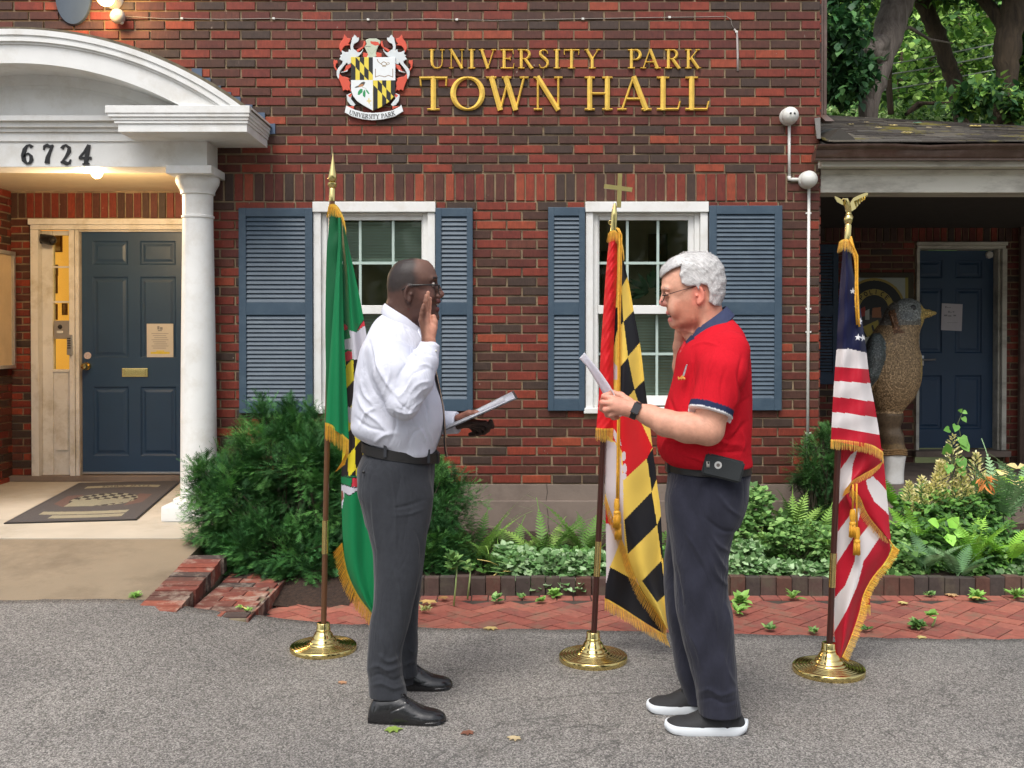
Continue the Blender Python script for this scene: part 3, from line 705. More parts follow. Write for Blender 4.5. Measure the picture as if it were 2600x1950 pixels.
# ------------------------------------------------------------------ gilt letters on the wall
def zz_(x): return 800 + x * .4973
r1_ = [('U', 580, 663), ('N', 683, 762), ('I', 783, 817), ('V', 836, 925), ('E', 945, 1018), ('R', 1033, 1115), ('S', 1138, 1198), ('I', 1218, 1252), ('T', 1270, 1350), ('Y', 1375, 1458), ('P', 1595, 1668), ('A', 1662, 1765), ('R', 1785, 1868), ('K', 1888, 1970)]
r2_ = [('T', 533, 675), ('O', 690, 868), ('W', 875, 1090), ('N', 1115, 1265), ('H', 1375, 1520), ('A', 1543, 1718), ('L', 1742, 1868), ('L', 1888, 2015)]
ordn = ['first', 'second', 'third', 'fourth', 'fifth', 'sixth', 'seventh', 'eighth', 'ninth', 'tenth']
for row, ya, yb, words in ((r1_, 124.6, 173.4, ['UNIVERSITY', 'PARK']), (r2_, 194.2, 279.8, ['TOWN', 'HALL'])):
    wi, li = 0, 0
    for ch, a, b in row:
        q, e = P(zz_(a), yb, DW - .03), P(zz_(b), ya, DW - .03)
        o = glyph_mb(ch, q.x, e.x, q.z, e.z, DW - .014, .026 if len(row) < 10 else .018).build('sign_letter', M_GOLDP)
        pos = ordn[li] if li < len(words[wi]) - 1 else 'last'
        tag(o, 'raised gold letter %s, %s letter of the word %s on the brick wall' % (ch, pos, words[wi]), 'sign letter', 'gold letters of the wall sign')
        li += 1
        if li == len(words[wi]): wi, li = wi + 1, 0

# ------------------------------------------------------------------ town crest
M_PRINT = vcol('enamel_print', .35, var=.03, spec=.4)
def em(D):
    return lambda x, y: tuple(P(840 + x * .14464, 80 + y * .14464, D))
crest = thing('wall_crest', 'white, red and yellow heraldic shield crest with lettered ribbon left of the gold letters', 'crest', P(947, 300, DW))
WHT, RED, GRN, YEL, BLK = (.62, .66, .67), (.62, .09, .05), (.50, .55, .42), (.72, .58, .07), (.02, .02, .02)
wbody = [(415, 55), (440, 75), (460, 110), (495, 110), (495, 150), (460, 190), (410, 215), (390, 260), (400, 310), (440, 335), (470, 360), (500, 370), (540, 350), (565, 300), (560, 345), (520, 400), (480, 440), (360, 470), (355, 560), (300, 580), (285, 540), (200, 640), (160, 700), (145, 760), (150, 840), (125, 820), (100, 760), (100, 700), (130, 640), (200, 560), (210, 520), (145, 485), (180, 440), (160, 420), (200, 400), (185, 330), (250, 360), (310, 360), (315, 310), (350, 330), (345, 250), (360, 180), (375, 110), (390, 100)]
reds = [[(235, 50), (285, 110), (350, 125), (330, 180), (300, 215), (340, 235), (250, 250), (210, 290), (190, 335), (180, 365), (150, 300), (150, 240), (175, 180), (220, 120)],
        [(150, 740), (200, 790), (280, 800), (330, 830), (310, 850), (345, 900), (330, 960), (355, 1060), (320, 1020), (290, 1040), (260, 1015), (215, 1040), (200, 980), (170, 900), (140, 830)],
        [(50, 490), (75, 510), (110, 500), (120, 545), (90, 570), (80, 620), (110, 670), (100, 690), (60, 640), (45, 560)],
        [(450, 320), (555, 270), (570, 220), (580, 160), (615, 190), (600, 250), (540, 310), (470, 365)], [(220, 705), (250, 660), (270, 600), (355, 570), (350, 625), (300, 670)],
        [(165, 715), (240, 700), (300, 665), (290, 700), (200, 720)]]
mir = lambda p: [(1484 - x, y) for x, y in p]
it = [('P', wbody, WHT), ('P', mir(wbody), WHT)]
for r_ in reds[:5]: it += [('P', r_, RED), ('P', mir(r_), RED)]
it += [('P', reds[5], WHT), ('P', mir(reds[5]), WHT)]
it += [('P', [(565, 370), (650, 380), (640, 450), (565, 445)], RED), ('P', [(800, 360), (890, 380), (890, 445), (800, 445)], RED),
       ('P', [(610, 150), (680, 122), (800, 122), (865, 160), (865, 200), (830, 260), (800, 330), (790, 380), (800, 430), (740, 460), (660, 490), (630, 450), (655, 400), (620, 330), (590, 270), (630, 220)], GRN),
       ('P', [(690, 170), (830, 180), (860, 235), (780, 250), (700, 210)], RED), ('L', [(600, 262), (700, 265)], 8, (.15, .15, .12)), ('L', [(640, 300), (720, 400), (800, 300)], 6, (.35, .4, .3))]
plate('supporters', it, em(DW - .035), 40, 1450, 45, 1085, 5.2, M_PRINT, crest, .014)
shield = [(355, 448), (1132, 452), (1132, 1060), (1100, 1150), (1020, 1235), (900, 1315), (740, 1390), (580, 1300), (460, 1220), (390, 1130), (355, 1040)]
def calv(ox, oy, w, flip=0):
    def f(X, Y):
        k = np.floor((X - ox) / w).astype(int); up = Y - oy - (X - ox) * 1.03
        inb = (up > -5 - 1.03 * w) & (up < 95) if not flip else (up > -90) & (up < 75)
        b = (k % 2 == 0) ^ inb
        C = np.where(b[..., None], np.array(BLK), np.array(YEL)); return f.m(X, Y), C
    return f
fa = calv(355, 450, 77); fa.m = lambda X, Y: (X < 740) & (Y < 850)
fb = calv(745, 860, 77, 1); fb.m = lambda X, Y: (X >= 740) & (Y >= 858)
GD = (.25, .17, .07); LG = (.03, .28, .10)
it = [('P', shield, (.74, .77, .78)), ('F', fa), ('F', fb),
      ('L', [(815, 490), (830, 530), (870, 560), (910, 595), (960, 595), (985, 570), (960, 545), (930, 530), (900, 545), (885, 570)], 12, GD), ('L', [(985, 545), (1020, 548), (1030, 565), (985, 590)], 8, GD), ('L', [(905, 612), (965, 612)], 10, GD),
      ('L', [(782, 660), (782, 800), (850, 775), (920, 788), (930, 795), (950, 795), (1010, 770), (1088, 800), (1088, 660)], 14, (.30, .22, .16)),
      ('P', [(415, 985), (440, 965), (480, 950), (540, 890), (580, 880), (605, 890), (590, 930), (560, 965), (510, 975), (440, 990)], (.08, .07, .06)), ('P', [(480, 955), (540, 920), (580, 930), (560, 962), (500, 975)], (.45, .22, .10)),
      ('L', [(550, 975), (620, 1000)], 6, (.3, .2, .1)),
      ('P', [(560, 1010), (520, 1010), (480, 1050), (470, 1110), (500, 1115), (560, 1060)], LG), ('P', [(585, 1020), (560, 1080), (565, 1130), (600, 1165), (610, 1110), (605, 1040)], LG), ('P', [(610, 1010), (650, 1040), (680, 1095), (660, 1100), (620, 1050)], LG),
      ('L', [(640, 1220), (700, 1220)], 22, (.72, .58, .2)), ('L', [(668, 1180), (672, 1255)], 22, (.72, .58, .2)), ('L', [(680, 1250), (700, 1300)], 5, (.4, .5, .3))]
plate('shield', it, em(DW - .047), 350, 1136, 446, 1392, 4.6, M_PRINT, crest, .012, clip=shield)
rib = [(270, 1300), (420, 1375), (580, 1418), (740, 1430), (900, 1418), (1080, 1385), (1200, 1325), (1235, 1285), (1272, 1400), (1120, 1492), (920, 1540), (740, 1556), (560, 1540), (370, 1490), (243, 1420)]
lf = [(355, 1078), (275, 1115), (290, 1220), (345, 1290), (400, 1312), (430, 1282), (350, 1180), (370, 1120)]
lb = [(275, 1303), (340, 1315), (405, 1308), (405, 1365), (330, 1335)]
it = [('P', lb, RED), ('P', mir(lb), RED), ('P', lf, WHT), ('P', mir(lf), WHT), ('P', [(300, 1120), (355, 1085), (372, 1110), (340, 1165)], RED), ('P', mir([(300, 1120), (355, 1085), (372, 1110), (340, 1165)]), RED), ('P', rib, (.74, .77, .78))]
rb = plate('ribbon', it, em(DW - .04), 238, 1276, 1070, 1560, 5.0, M_PRINT, crest, .012)
mb = MB(); x = 315.0; E_ = em(DW - .0405)
for ch in 'UNIVERSITY PARK':
    if ch == ' ': x += 28; continue
    w = GLYPH[ch][0] * 72
    def tf(a, b, c, x=x):
        s = (a - 742) / 500; yb = 1528 - 112 * s * s; ang = -(112 * 2 * s / 500) * .75
        q = E_(a + c * math.sin(-ang) * -1, yb - c * math.cos(ang)); return (q[0], b, q[2])
    glyph_mb(ch, x, x + w, 0, 72, DW - .0405, .0012, True, mb, tf); x += w + 3
mb.build('lettering', M_BLACK, rb)

# ------------------------------------------------------------------ wall lamp, flood light, oval plaque, cable
t = thing('wall_lamp', 'lit round bulb of the wall lamp beside the oval plaque above the entrance arch', 'lamp', P(268, 0, DW))
c = P(268, -6, DW - .16); MB().ball(c, .058, n=20).build('globe', bulbm, t, smooth=True)
MB().lathe([(.02, DW - .11), (.03, DW - .08), (.06, DW - .03), (.065, DW - .0)], (c.x, 0, c.z + .03), 20, 'Y').build('lamp_base', M_WHITE, t, angle=40)
pl = bpy.data.lights.new('wall_lamp_light', 'POINT'); pl.energy = 9; pl.color = (1, .6, .25); pl.shadow_soft_size = .06
po = bpy.data.objects.new('light_source', pl); COL.objects.link(po); po.location = c + Vector((.0, -.08, -.04)); po.parent = t; po.matrix_parent_inverse = wm(t).inverted()
t = thing('flood_light', 'unlit clear glass flood light on the brick wall below the lit wall lamp', 'lamp', P(298, 42, DW))
c = P(297, 40, DW - .1); MB().lathe([(0, c.y - .03), (.03, c.y - .024), (.048, c.y - .006), (.052, c.y + .012), (.04, c.y + .05), (.025, DW - .01)], (c.x, 0, c.z), 24, 'Y').build('housing', mat('clouded_glass', (.5, .5, .48), .15, .3), t, angle=40)
MB().ball(P(309, 57, DW - .08), .014).build('sensor', M_PLAST, t, smooth=True)
c = P(185, -12, DW - .03)
o = MB().lathe([(0, 0), (.122, 0), (.127, .012), (.127, .02)], (0, 0, 0), 40, 'Y').build('oval_plaque', mat('plaque_blue', srgb((58, 72, 90)), .35, var=.1, vs=9, bs=.1, bsc=14), None, angle=40)
o.location = c; o.scale = (1, 1, 1.62); tag(o, 'dark blue grey oval plaque on the brick above the entrance arch', 'plaque')
t = thing('cable', 'thin white cable clipped along the top of the brick wall', 'cable', P(1100, 48, DW))
pts = [(318, 42), (360, 44), (420, 48), (470, 47), (560, 49), (690, 47), (800, 51), (960, 50), (1100, 48), (1250, 52), (1470, 48), (1700, 44), (1790, 43), (1845, 42), (1856, 50), (1858, 62), (1864, 74), (1871, 82), (1872, 100), (1873, 140), (1873, 180)]
MB().tube([P(x, y, DW - .014) for x, y in pts[:17]], .0026, 6).build('wire', mat('grey_cable', (.26, .23, .2), .6), t, smooth=True)
MB().tube([P(x, y, DW - .016) for x, y in pts[16:]], .0075, 8).build('cable_sleeve', mat('grey_sleeve', (.42, .38, .36), .6), t, smooth=True)
for x, y in ((462, 47), (695, 47), (935, 50), (1160, 50), (1480, 48), (1700, 44), (1870, 81)):
    q = P(x, y, DW - .018); MB().box(q.x - .009, q.x + .009, q.y - .007, q.y + .008, q.z - .007, q.z + .007, .002).build('clip', M_PLAST, t)
# cameras and their conduit
def dome(px, py, label):
    t = thing('security_camera', label, 'camera', P(px, py, DW)); c = P(px, py, DW - .07)
    MB().lathe([(.06, DW - .008), (.062, DW - .03), (.058, DW - .045)], (c.x, 0, c.z), 28, 'Y').build('base', M_PLAST, t, angle=40)
    MB().ball(c, .059, n=28, m=18).build('housing', M_PLAST, t, smooth=True); return t, c
t, c = dome(2006, 293, 'white ball camera with twin dark lenses, higher one near the brick wall edge')
for dx_ in (-.012, .014): MB().ball(c + Vector((dx_ + .002, -.052, .002)), .0095, n=12).build('lens', M_BLACK, t, smooth=True)
mb = MB().tube([P(2004, 312, DW - .02), P(2004, 452, DW - .02)], .0105, 8); mb.tube([P(2004, 448, DW - .021), P(2004, 455, DW - .021), P(2012, 456, DW - .021), P(2032, 456, DW - .021)], [.014, .014, .014, .012], 8)
mb.build('conduit', M_PLAST, t, smooth=True)
t, c = dome(2054, 455, 'white ball camera facing away, lower one beside the shingled porch roof')
mb = MB().tube([P(2054, 474, DW - .02), P(2050, 1190, DW - .02)], .0105, 8)
mb.build('conduit', M_PLAST, t, smooth=True)
for y in (541, 784, 843, 1100):
    q = P(2053, y, DW - .02); MB().box(q.x - .02, q.x + .02, q.y + .0, q.y + .009, q.z - .006, q.z + .006, .002).build('clip', M_PLAST, t)
# notice board on the return wall
t = thing('notice_board', 'aluminium framed notice board on the brick return wall left of the entrance', 'notice board', (XL, 8.6, 1.5))
za, zb = PZ(640, 8.8), PZ(935, 8.8); y1, y0 = DD - .06, 7.75
MB().box(XL + .01, XL + .05, y0 + .03, y1 - .03, zb + .03, za - .03).build('cork_panel', mat('pale_notice_panel', srgb((190, 168, 134)), .8, var=.12, vs=4), t)
mb = MB(); mb.box(XL + .01, XL + .075, y1 - .03, y1, zb, za, .003).box(XL + .01, XL + .075, y0, y0 + .03, zb, za, .003).box(XL + .01, XL + .075, y0 + .03, y1 - .03, zb, zb + .03, .003).box(XL + .01, XL + .075, y0 + .03, y1 - .03, za - .03, za, .003)
mb.build('frame', mat('aluminium', (.55, .55, .54), .35, .8), t)
# papers on doors
def note(name, label, px0, py0, px1, py1, D, col, lines, skew=0, thk=.001):
    a, b = P(px0, py1, D), P(px1, py0, D)
    t = thing(name, label, 'notice', ((a.x + b.x) / 2, D, a.z)); s = skew
    MB().prism([(a.x, a.z), (b.x, a.z - s), (b.x + s * .8, b.z - s), (a.x + s * .8, b.z)], D - thk, D).build('sheet', mat(name + '_paper', col, .6, var=.03), t)
    W, H = b.x - a.x, b.z - a.z
    for nm, c, ls in lines:
        mb = MB()
        for (u0, v0, u1, v1) in ls: mb.box(a.x + u0 * W, a.x + u1 * W, D - thk - .0012, D - thk - .0002, a.z + v0 * H - s * u0, a.z + v1 * H - s * u0)
        mb.build(nm, mat(nm + '_ink', c, .7), t)
    return t
gl = [(.18 + .05 * ((i * 7) % 3), .70 - i * .062, .82 - .05 * ((i * 5) % 3), .715 - i * .062) for i in range(8)]
note('door_notice', 'white printed notice with yellow highlighted foot taped to the entrance door', 373, 822, 440, 907, DD + .019, (.52, .50, .45),
     [('printed_text', (.22, .22, .22), gl + [(.4, .83, .48, .93), (.5, .82, .6, .9), (.42, .78, .57, .81)]), ('highlight', (.62, .50, .05), [(.14, .1, .86, .16), (.36, .17, .66, .2)])])
# ------------------------------------------------------------------ low wing with shingled porch roof on the right
WD = 10.0
wing = thing('brick_wing', 'low brick wing with shingled porch roof and brown gutter right of the tall wall', 'building', (4.5, WD, 0))
fl = .25; WR = 8.5
def vx(px): return PX(px, WD)
def vz(py): return PZ(py, WD)
dxa, dxb = vx(2322), vx(2552)
mb = MB(); sh = vz(562)
L = WR - WX1
hd = [(dxa - WX1, dxb - WX1, -1, vz(617)), (vx(2060) - WX1 - .5, vx(2118) - WX1, vz(975), vz(620)), (dxa - WX1, dxb - WX1 - .05, vz(1178), vz(1130))]
bricks(mb, (WX1, WD, 0), (1, 0, 0), (0, -1, 0), fl, vz(615), L, holes=hd[:1] , phase=.02)
bricks(mb, (WX1, WD, 0), (1, 0, 0), (0, -1, 0), vz(615), vz(562), L, soldier=[(0, vx(2585) - WX1, vz(615), vz(562))], phase=.02)
bricks(mb, (WX1, WD, 0), (1, 0, 0), (0, -1, 0), vz(562), vz(562) + .4, L, course=.0665)
mb.build('brickwork', M_BRICK, wing)
mb = MB(); holed(mb, WX1 + .001, WR, 0, 3.2, WD, WD + .2, [(dxa + .01, dxb - .01, -1, vz(619))]); mb.build('wall', M_MORTAR, wing)
mb = MB(); mb.slab([(WX1 + .004, 7.35), (WR, 7.35), (WR, WD - .0), (WX1 + .004, WD - .0)], -.3, fl); tag(mb.build('porch_floor', M_FOUND, None), kind='structure')
# door with frame and threshold
mb = MB(); y = WD
mb.box(dxa, dxb, y - .05, y + .02, vz(624), vz(615), .003); mb.box(dxa + .012, dxb - .012, y - .035, y + .15, vz(632), vz(624.4), .003)
mb.box(dxa + .004, dxa + .034, y - .04, y + .15, vz(1142), vz(632.4), .003)
mb.box(dxb - .05, dxb - .004, y - .045, y + .0, vz(1142), vz(632.4), .003); mb.box(dxb - .07, dxb - .0505, y - .0, y + .15, vz(1142), vz(632.4), .002)
mb.build('door_frame', M_GREYP, wing)
MB().box(dxa - .02, dxb + .02, y - .1, y + .1, vz(1158), vz(1143), .006).build('threshold', M_FOUND, wing)
X0, X1, Z0, Z1 = dxa + .036, dxb - .072, vz(1140), vz(634)
wd_ = panel_door(X0, X1, Z0, Z1, y + .1, [(vx(2340), vx(2403)), (vx(2436), vx(2505))], [(vz(658), vz(705)), (vz(731), vz(897)), (vz(954), vz(1092))], M_DOOR, parent=wing, label='dark blue six panel door of the wing')
mb = MB(); q = P(2337, 913, WD + .1); mb.box(q.x - .0, q.x + .03, q.y - .012, q.y, q.z - .06, q.z + .04, .003); mb.tube([q + Vector((.015, 0, 0)), q + Vector((.015, -.05, 0)), q + Vector((.07, -.055, 0)), q + Vector((.13, -.055, .002))], .009, 8)
mb.build('door_handle', M_STEEL, wd_, angle=40)
q = P(2512, 647, WD + .09); MB().lathe([(0, q.y - .02), (.034, q.y - .018), (.038, q.y + .009)], (q.x, 0, q.z), 8, 'Y').build('door_sensor', M_PLAST, wd_)
note('handwritten_note', 'white handwritten note taped to the blue door of the wing', 2389, 770, 2442, 838, WD + .099, (.55, .53, .58),
     [('pencil_marks', (.25, .25, .28), [(.2, .83, .26, .9), (.3, .84, .36, .87), (.4, .84, .46, .87), (.34, .66, .42, .73), (.45, .66, .5, .7), (.56, .68, .64, .72), (.14, .52, .3, .58), (.34, .52, .5, .56), (.6, .54, .72, .59), (.3, .28, .8, .292)])], skew=.01)
# dark shutter seen at the left end of the wall, brick pilaster and downpipe at the right
mb = MB(); xa, xb = vx(2035), vx(2124); ya = WD - .05
mb.box(xa, xa + .05, ya, WD - .012, vz(975), vz(622)); mb.box(xb - .05, xb, ya, WD - .012, vz(975), vz(622))
for a, b in ((vz(975), vz(950)), (vz(800), vz(775)), (vz(640), vz(622))): mb.box(xa + .05, xb - .05, ya + .002, WD - .012, a, b)
z = vz(950)
while z < vz(642): mb.box(xa + .05, xb - .05, ya + .008, WD - .014, z, z + .022); z += .031
mb.build('shutter', M_DOOR, wing)
MB().tube([P(2597, 560, WD - .07), P(2592, 1250, WD - .07)], .035, 8).build('downspout', M_BROWN, wing, angle=40)
# police sign beside the door
t = thing('police_sign', 'framed round black and gold police emblem sign on the brick behind the bird statue', 'sign', vx and P(2240, 870, WD))
a, b = P(2140, 900, WD - .02), P(2318, 692, WD - .02)
MB().box(a.x, b.x, WD - .045, WD - .012, a.z, b.z, .004).build('frame', mat('dark_bronze_frame', (.045, .035, .015), .6, var=.3, vs=8), t)
def pm(x, y): return tuple(P(x, y, WD - .049))
YG = (.35, .27, .05); cx0, cy0 = 2219, 786
def disc(r, c): return ('P', [(cx0 + r * math.cos(k * math.pi / 24), cy0 + r * math.sin(k * math.pi / 24)) for k in range(48)], c)
def f(X, Y):
    r_ = np.hypot(X - cx0, Y - cy0); m = (r_ < 52) & (r_ > 37) & (Y < cy0 - 4); return m, np.array((.42, .33, .07))
it = [('P', [(2150, 705), (2306, 705), (2306, 888), (2150, 888)], (.38, .42, .38)), ('P', [(2298, 705), (2306, 705), (2306, 760), (2298, 760)], (.3, .26, .05)), disc(80, YG), disc(74, (.008, .008, .01)), ('F', f),
      ('P', [(2185, 800), (2255, 800), (2255, 835), (2219, 862), (2185, 835)], (.04, .035, .03)), ('P', [(2190, 830), (2230, 812), (2232, 850), (2215, 862)], (.4, .32, .05)),
      ('P', [(2183, 785), (2196, 778), (2200, 800), (2186, 806)], (.35, .03, .02)), ('P', [(2215, 782), (2236, 780), (2238, 806), (2214, 806)], (.35, .13, .05)), ('P', [(2196, 790), (2208, 784), (2208, 812), (2196, 812)], (.4, .42, .38)),
      ('L', [(2196, 838), (2206, 858)], 5, (.35, .27, .04)), ('L', [(2215, 828), (2222, 856)], 5, (.02, .02, .02)), ('P', [(2190, 858), (2224, 852), (2222, 888), (2196, 888)], (.4, .42, .38))]
sg = plate('emblem', it, pm, 2150, 2306, 705, 888, 1.1, M_PRINT, t, .004)
# POLICE in plain capitals round the ring
SANS = {'P': [[(0, 0), (0, 1), (.55, 1), (.7, .85), (.7, .6), (.55, .47), (0, .47)]], 'O': [[(.35 + .35 * math.cos(a * math.pi / 8), .5 + .5 * math.sin(a * math.pi / 8)) for a in range(17)]], 'L': [[(0, 1), (0, 0), (.6, 0)]], 'I': [[(.1, 0), (.1, 1)]],
        'C': [[(.35 + .35 * math.cos(a * math.pi / 8), .5 + .5 * math.sin(a * math.pi / 8)) for a in range(3, 14)]], 'E': [[(.6, 1), (0, 1), (0, 0), (.6, 0)], [(0, .5), (.5, .5)]]}
mb = MB()
for i, ch in enumerate('POLICE'):
    for s in SANS[ch]:
        for (p, q) in zip(s[:-1], s[1:]):
            def m_(u, v):
                a = R(-47 + i * 19 + (u - .35) * 13); r_ = 40 + v * 9.5; return Vector(pm(cx0 + r_ * math.sin(a), cy0 - r_ * math.cos(a)))
            A, B = m_(*p), m_(*q); d = (B - A).normalized(); n_ = Vector((-d.z, 0, d.x)) * .0042; A -= d * .003; B += d * .003
            y_ = Vector((0, -.0015 - .0001 * i, 0)); mb.add([A - n_ + y_, B - n_ + y_, B + n_ + y_, A + n_ + y_], [(0, 1, 2, 3)])
mb.build('lettering', M_BLACK, sg)
# porch beam, soffit and ceiling
gx0 = PX(2074, 6.95); GD_ = 6.95
mb = MB(); yb = 7.16
mb.box(WX1 - .012, WR, GD_ + .11, yb + .3, PZ(429, yb), PZ(404, GD_ + .11), .004)
mb.box(WX1 + .013, WR, yb + .02, yb + .25, PZ(489, yb + .02), PZ(429.5, yb), .004); mb.box(WX1 + .014, WR, yb + .012, yb + .0195, PZ(443, yb), PZ(430, yb), .002)
mb.build('porch_beam', M_GREYP, wing)
MB().box(WX1 + .02, WR, yb + .251, WD - .012, PZ(497, 9.9), PZ(497, 9.9) + .02).build('porch_ceiling', mat('porch_ceiling_paint', (.58, .55, .46), .7, dirt=(.45, .42, .35)), wing)
MB().box(WX1 + .02, WR, WD - .05, WD - .012, vz(515), vz(503), .004).build('porch_trim', M_GREYP, wing)
q = P(2370, 500, 8.4)
MB().slab([(q.x - .22, 8.0), (q.x + .2, 8.0), (q.x + .24, 8.6), (q.x - .22, 8.6)], PZ(497, 9.9) - .07, PZ(497, 9.9) - .001).build('ceiling_light_box', mat('tan_box', (.2, .17, .11), .7), wing)
# gutter: K-profile along the eave, its upper lip dented
mb = MB(); zg1, zg0 = PZ(368, GD_), PZ(403, GD_); n = 60; prof = [(0, zg0), (-.0, zg0 + .012), (-.012, zg0 + .02), (-.02, zg0 + .065), (-.035, zg1 - .02), (-.055, zg1 - .006), (-.058, zg1 + .006), (-.045, zg1 + .008), (-.03, zg1 - .006), (.09, zg1 - .05), (.1, zg0)]
vs = []
for i in range(n + 1):
    x = gx0 + (WR - gx0) * i / n; dn = .008 * math.exp(-((x - PX(2350, GD_)) / .12) ** 2) + .002 * math.sin(x * 7)
    for k, (yy, z) in enumerate(prof): vs.append((x, GD_ + .05 + yy, z - (dn if k > 3 and k < 9 else 0)))
m_ = len(prof); fs = [(i * m_ + k, i * m_ + (k + 1) % m_, (i + 1) * m_ + (k + 1) % m_, (i + 1) * m_ + k) for i in range(n) for k in range(m_)]
mb.add(vs, fs + [tuple(range(m_))]); mb.build('gutter', M_BROWN, wing, angle=50)
# shingled roof: overlapping courses of tabs
def shingle_mat():
    m, nt, b = newmat('shingles'); co = objco(nt); g = N(nt, 'ShaderNodeNewGeometry')
    r = ramp(nt, g.outputs['Random Per Island'], [(0, srgb((70, 64, 58))), (.3, srgb((96, 90, 80))), (.6, srgb((52, 47, 42))), (.85, srgb((84, 80, 74)))], 'CONSTANT')
    n = noise(nt, 14, 6, .7, co); r2 = ramp(nt, n.outputs[0], [(.3, (.6,) * 3), (.7, (1.2,) * 3)]); c = mix(nt, r.outputs[0], r2.outputs[0], 1, 'MULTIPLY')
    n2 = noise(nt, 3.2, 5, .7, objco(nt, (.8, 1, 1))); r3 = ramp(nt, n2.outputs[0], [(.56, (0, 0, 0)), (.66, (1, 1, 1))]); c = mix(nt, c, srgb((112, 104, 44)), r3.outputs[0])
    nt.links.new(c, b.inputs['Base Color']); b.inputs['Roughness'].default_value = .95; n3 = noise(nt, 260, 2, .5, co); bump(nt, b, n3.outputs[0], .5, .004); return m
M_SH = shingle_mat()
e0 = Vector((0, GD_ - .0, PZ(362, GD_))); RD = 8.75
def ridgez(x): return PZ(286, RD) + (PZ(322, RD) - PZ(286, RD)) * (x - WX1) / (PX(2600, RD) - WX1)
nc = 16; mb = MB()
for k in range(nc):
    x = WX1 - .03 - rng.uniform(0, .15)
    while x < WR:
        w = rng.choice([.15, .2, .3, .26]); xa, xb = max(x, WX1 + .0), min(x + w - .004, WR)
        if xb - xa > .02:
            def rp(xx, f, h):
                zt = ridgez(min(xx, 6.2)); y = e0.y + (RD - e0.y) * f; return (xx, y, e0.z + (zt - e0.z) * f + h)
            h = .012 + rng.uniform(0, .004); f0, f1 = k / nc, (k + 1.25) / nc; dj = rng.uniform(-.003, .003)
            mb.hexa([rp(xa, f0 + dj, h), rp(xb, f0 + dj, h), rp(xb, f1, .006), rp(xa, f1, .006)], [rp(xa, f0 + dj, h - .009), rp(xb, f0 + dj, h - .009), rp(xb, f1, .0), rp(xa, f1, .0)])
        x += w
rf = mb.build('roof', M_SH, wing)
mb = MB(); n = 20; vs = []
for i in range(n + 1):
    x = WX1 + .001 + (WR - WX1 - .001) * i / n; z = ridgez(min(x, 6.2)); vs += [(x, e0.y + .03, e0.z - .012), (x, RD, z - .002), (x, RD + 2.2, e0.z - .3), (x, e0.y + .05, e0.z - .09)]
mb.add(vs, [(i * 4 + k, i * 4 + (k + 1) % 4, i * 4 + 4 + (k + 1) % 4, i * 4 + 4 + k) for i in range(n) for k in range(4)] + [(0, 1, 2, 3), tuple(n * 4 + k for k in (3, 2, 1, 0))])
mb.build('roof_deck', mat('roof_felt', (.05, .045, .04), .9), wing)
mb = MB(); a, b = P(2083, 324, 7.0), P(2171, 356, 7.0)
mb.hexa([(WX1 + .002, 7.0, PZ(359, 7)), (b.x, 7.0, PZ(359, 7)), (b.x, 7.0, b.z + .01), (WX1 + .002 + .09, 7.0, a.z)], [(WX1 + .002, 7.3, PZ(359, 7) + .1), (b.x - .05, 7.3, PZ(359, 7) + .1), (b.x - .05, 7.3, b.z + .1), (WX1 + .09, 7.3, a.z + .05)])
mb.build('kick_out_flashing', mat('dark_flashing', srgb((66, 62, 56)), .5, .3), wing)
MB().hexa([P(2068, 300, 7.1), P(2083, 298, 7.1), P(2084, 352, 7.1), P(2074, 352, 7.1)], [P(2068, 300, 7.14), P(2083, 298, 7.14), P(2084, 352, 7.14), P(2074, 352, 7.14)]).build('tar_patch', mat('grey_sealant', srgb((120, 118, 114)), .6, bs=.6, bsc=30), wing)
# downspout at the corner of the tall wall
mb = MB(); ya_, yb_ = DW + .02, DW + .1; zt_ = ztop; zb2 = PZ(290, DW)
for i, (x0, x1) in enumerate(((0, .014), (.015, .03), (.031, .052))): mb.box(WX1 + .004 + x0, WX1 + .004 + x1, ya_ + .004 * (i % 2), yb_, zb2, zt_, .003)
x = WX1 + .004; a = [(x, ya_, zb2), (x + .052, ya_, zb2), (x + .052, yb_, zb2), (x, yb_, zb2)]; b = [(x + .02, ya_ - .08, PZ(312, DW)), (x + .082, ya_ - .08, PZ(312, DW)), (x + .082, yb_ - .08, PZ(312, DW)), (x + .02, yb_ - .08, PZ(312, DW))]
mb.hexa(a, b); mb.build('downspout', M_BROWN, hall)
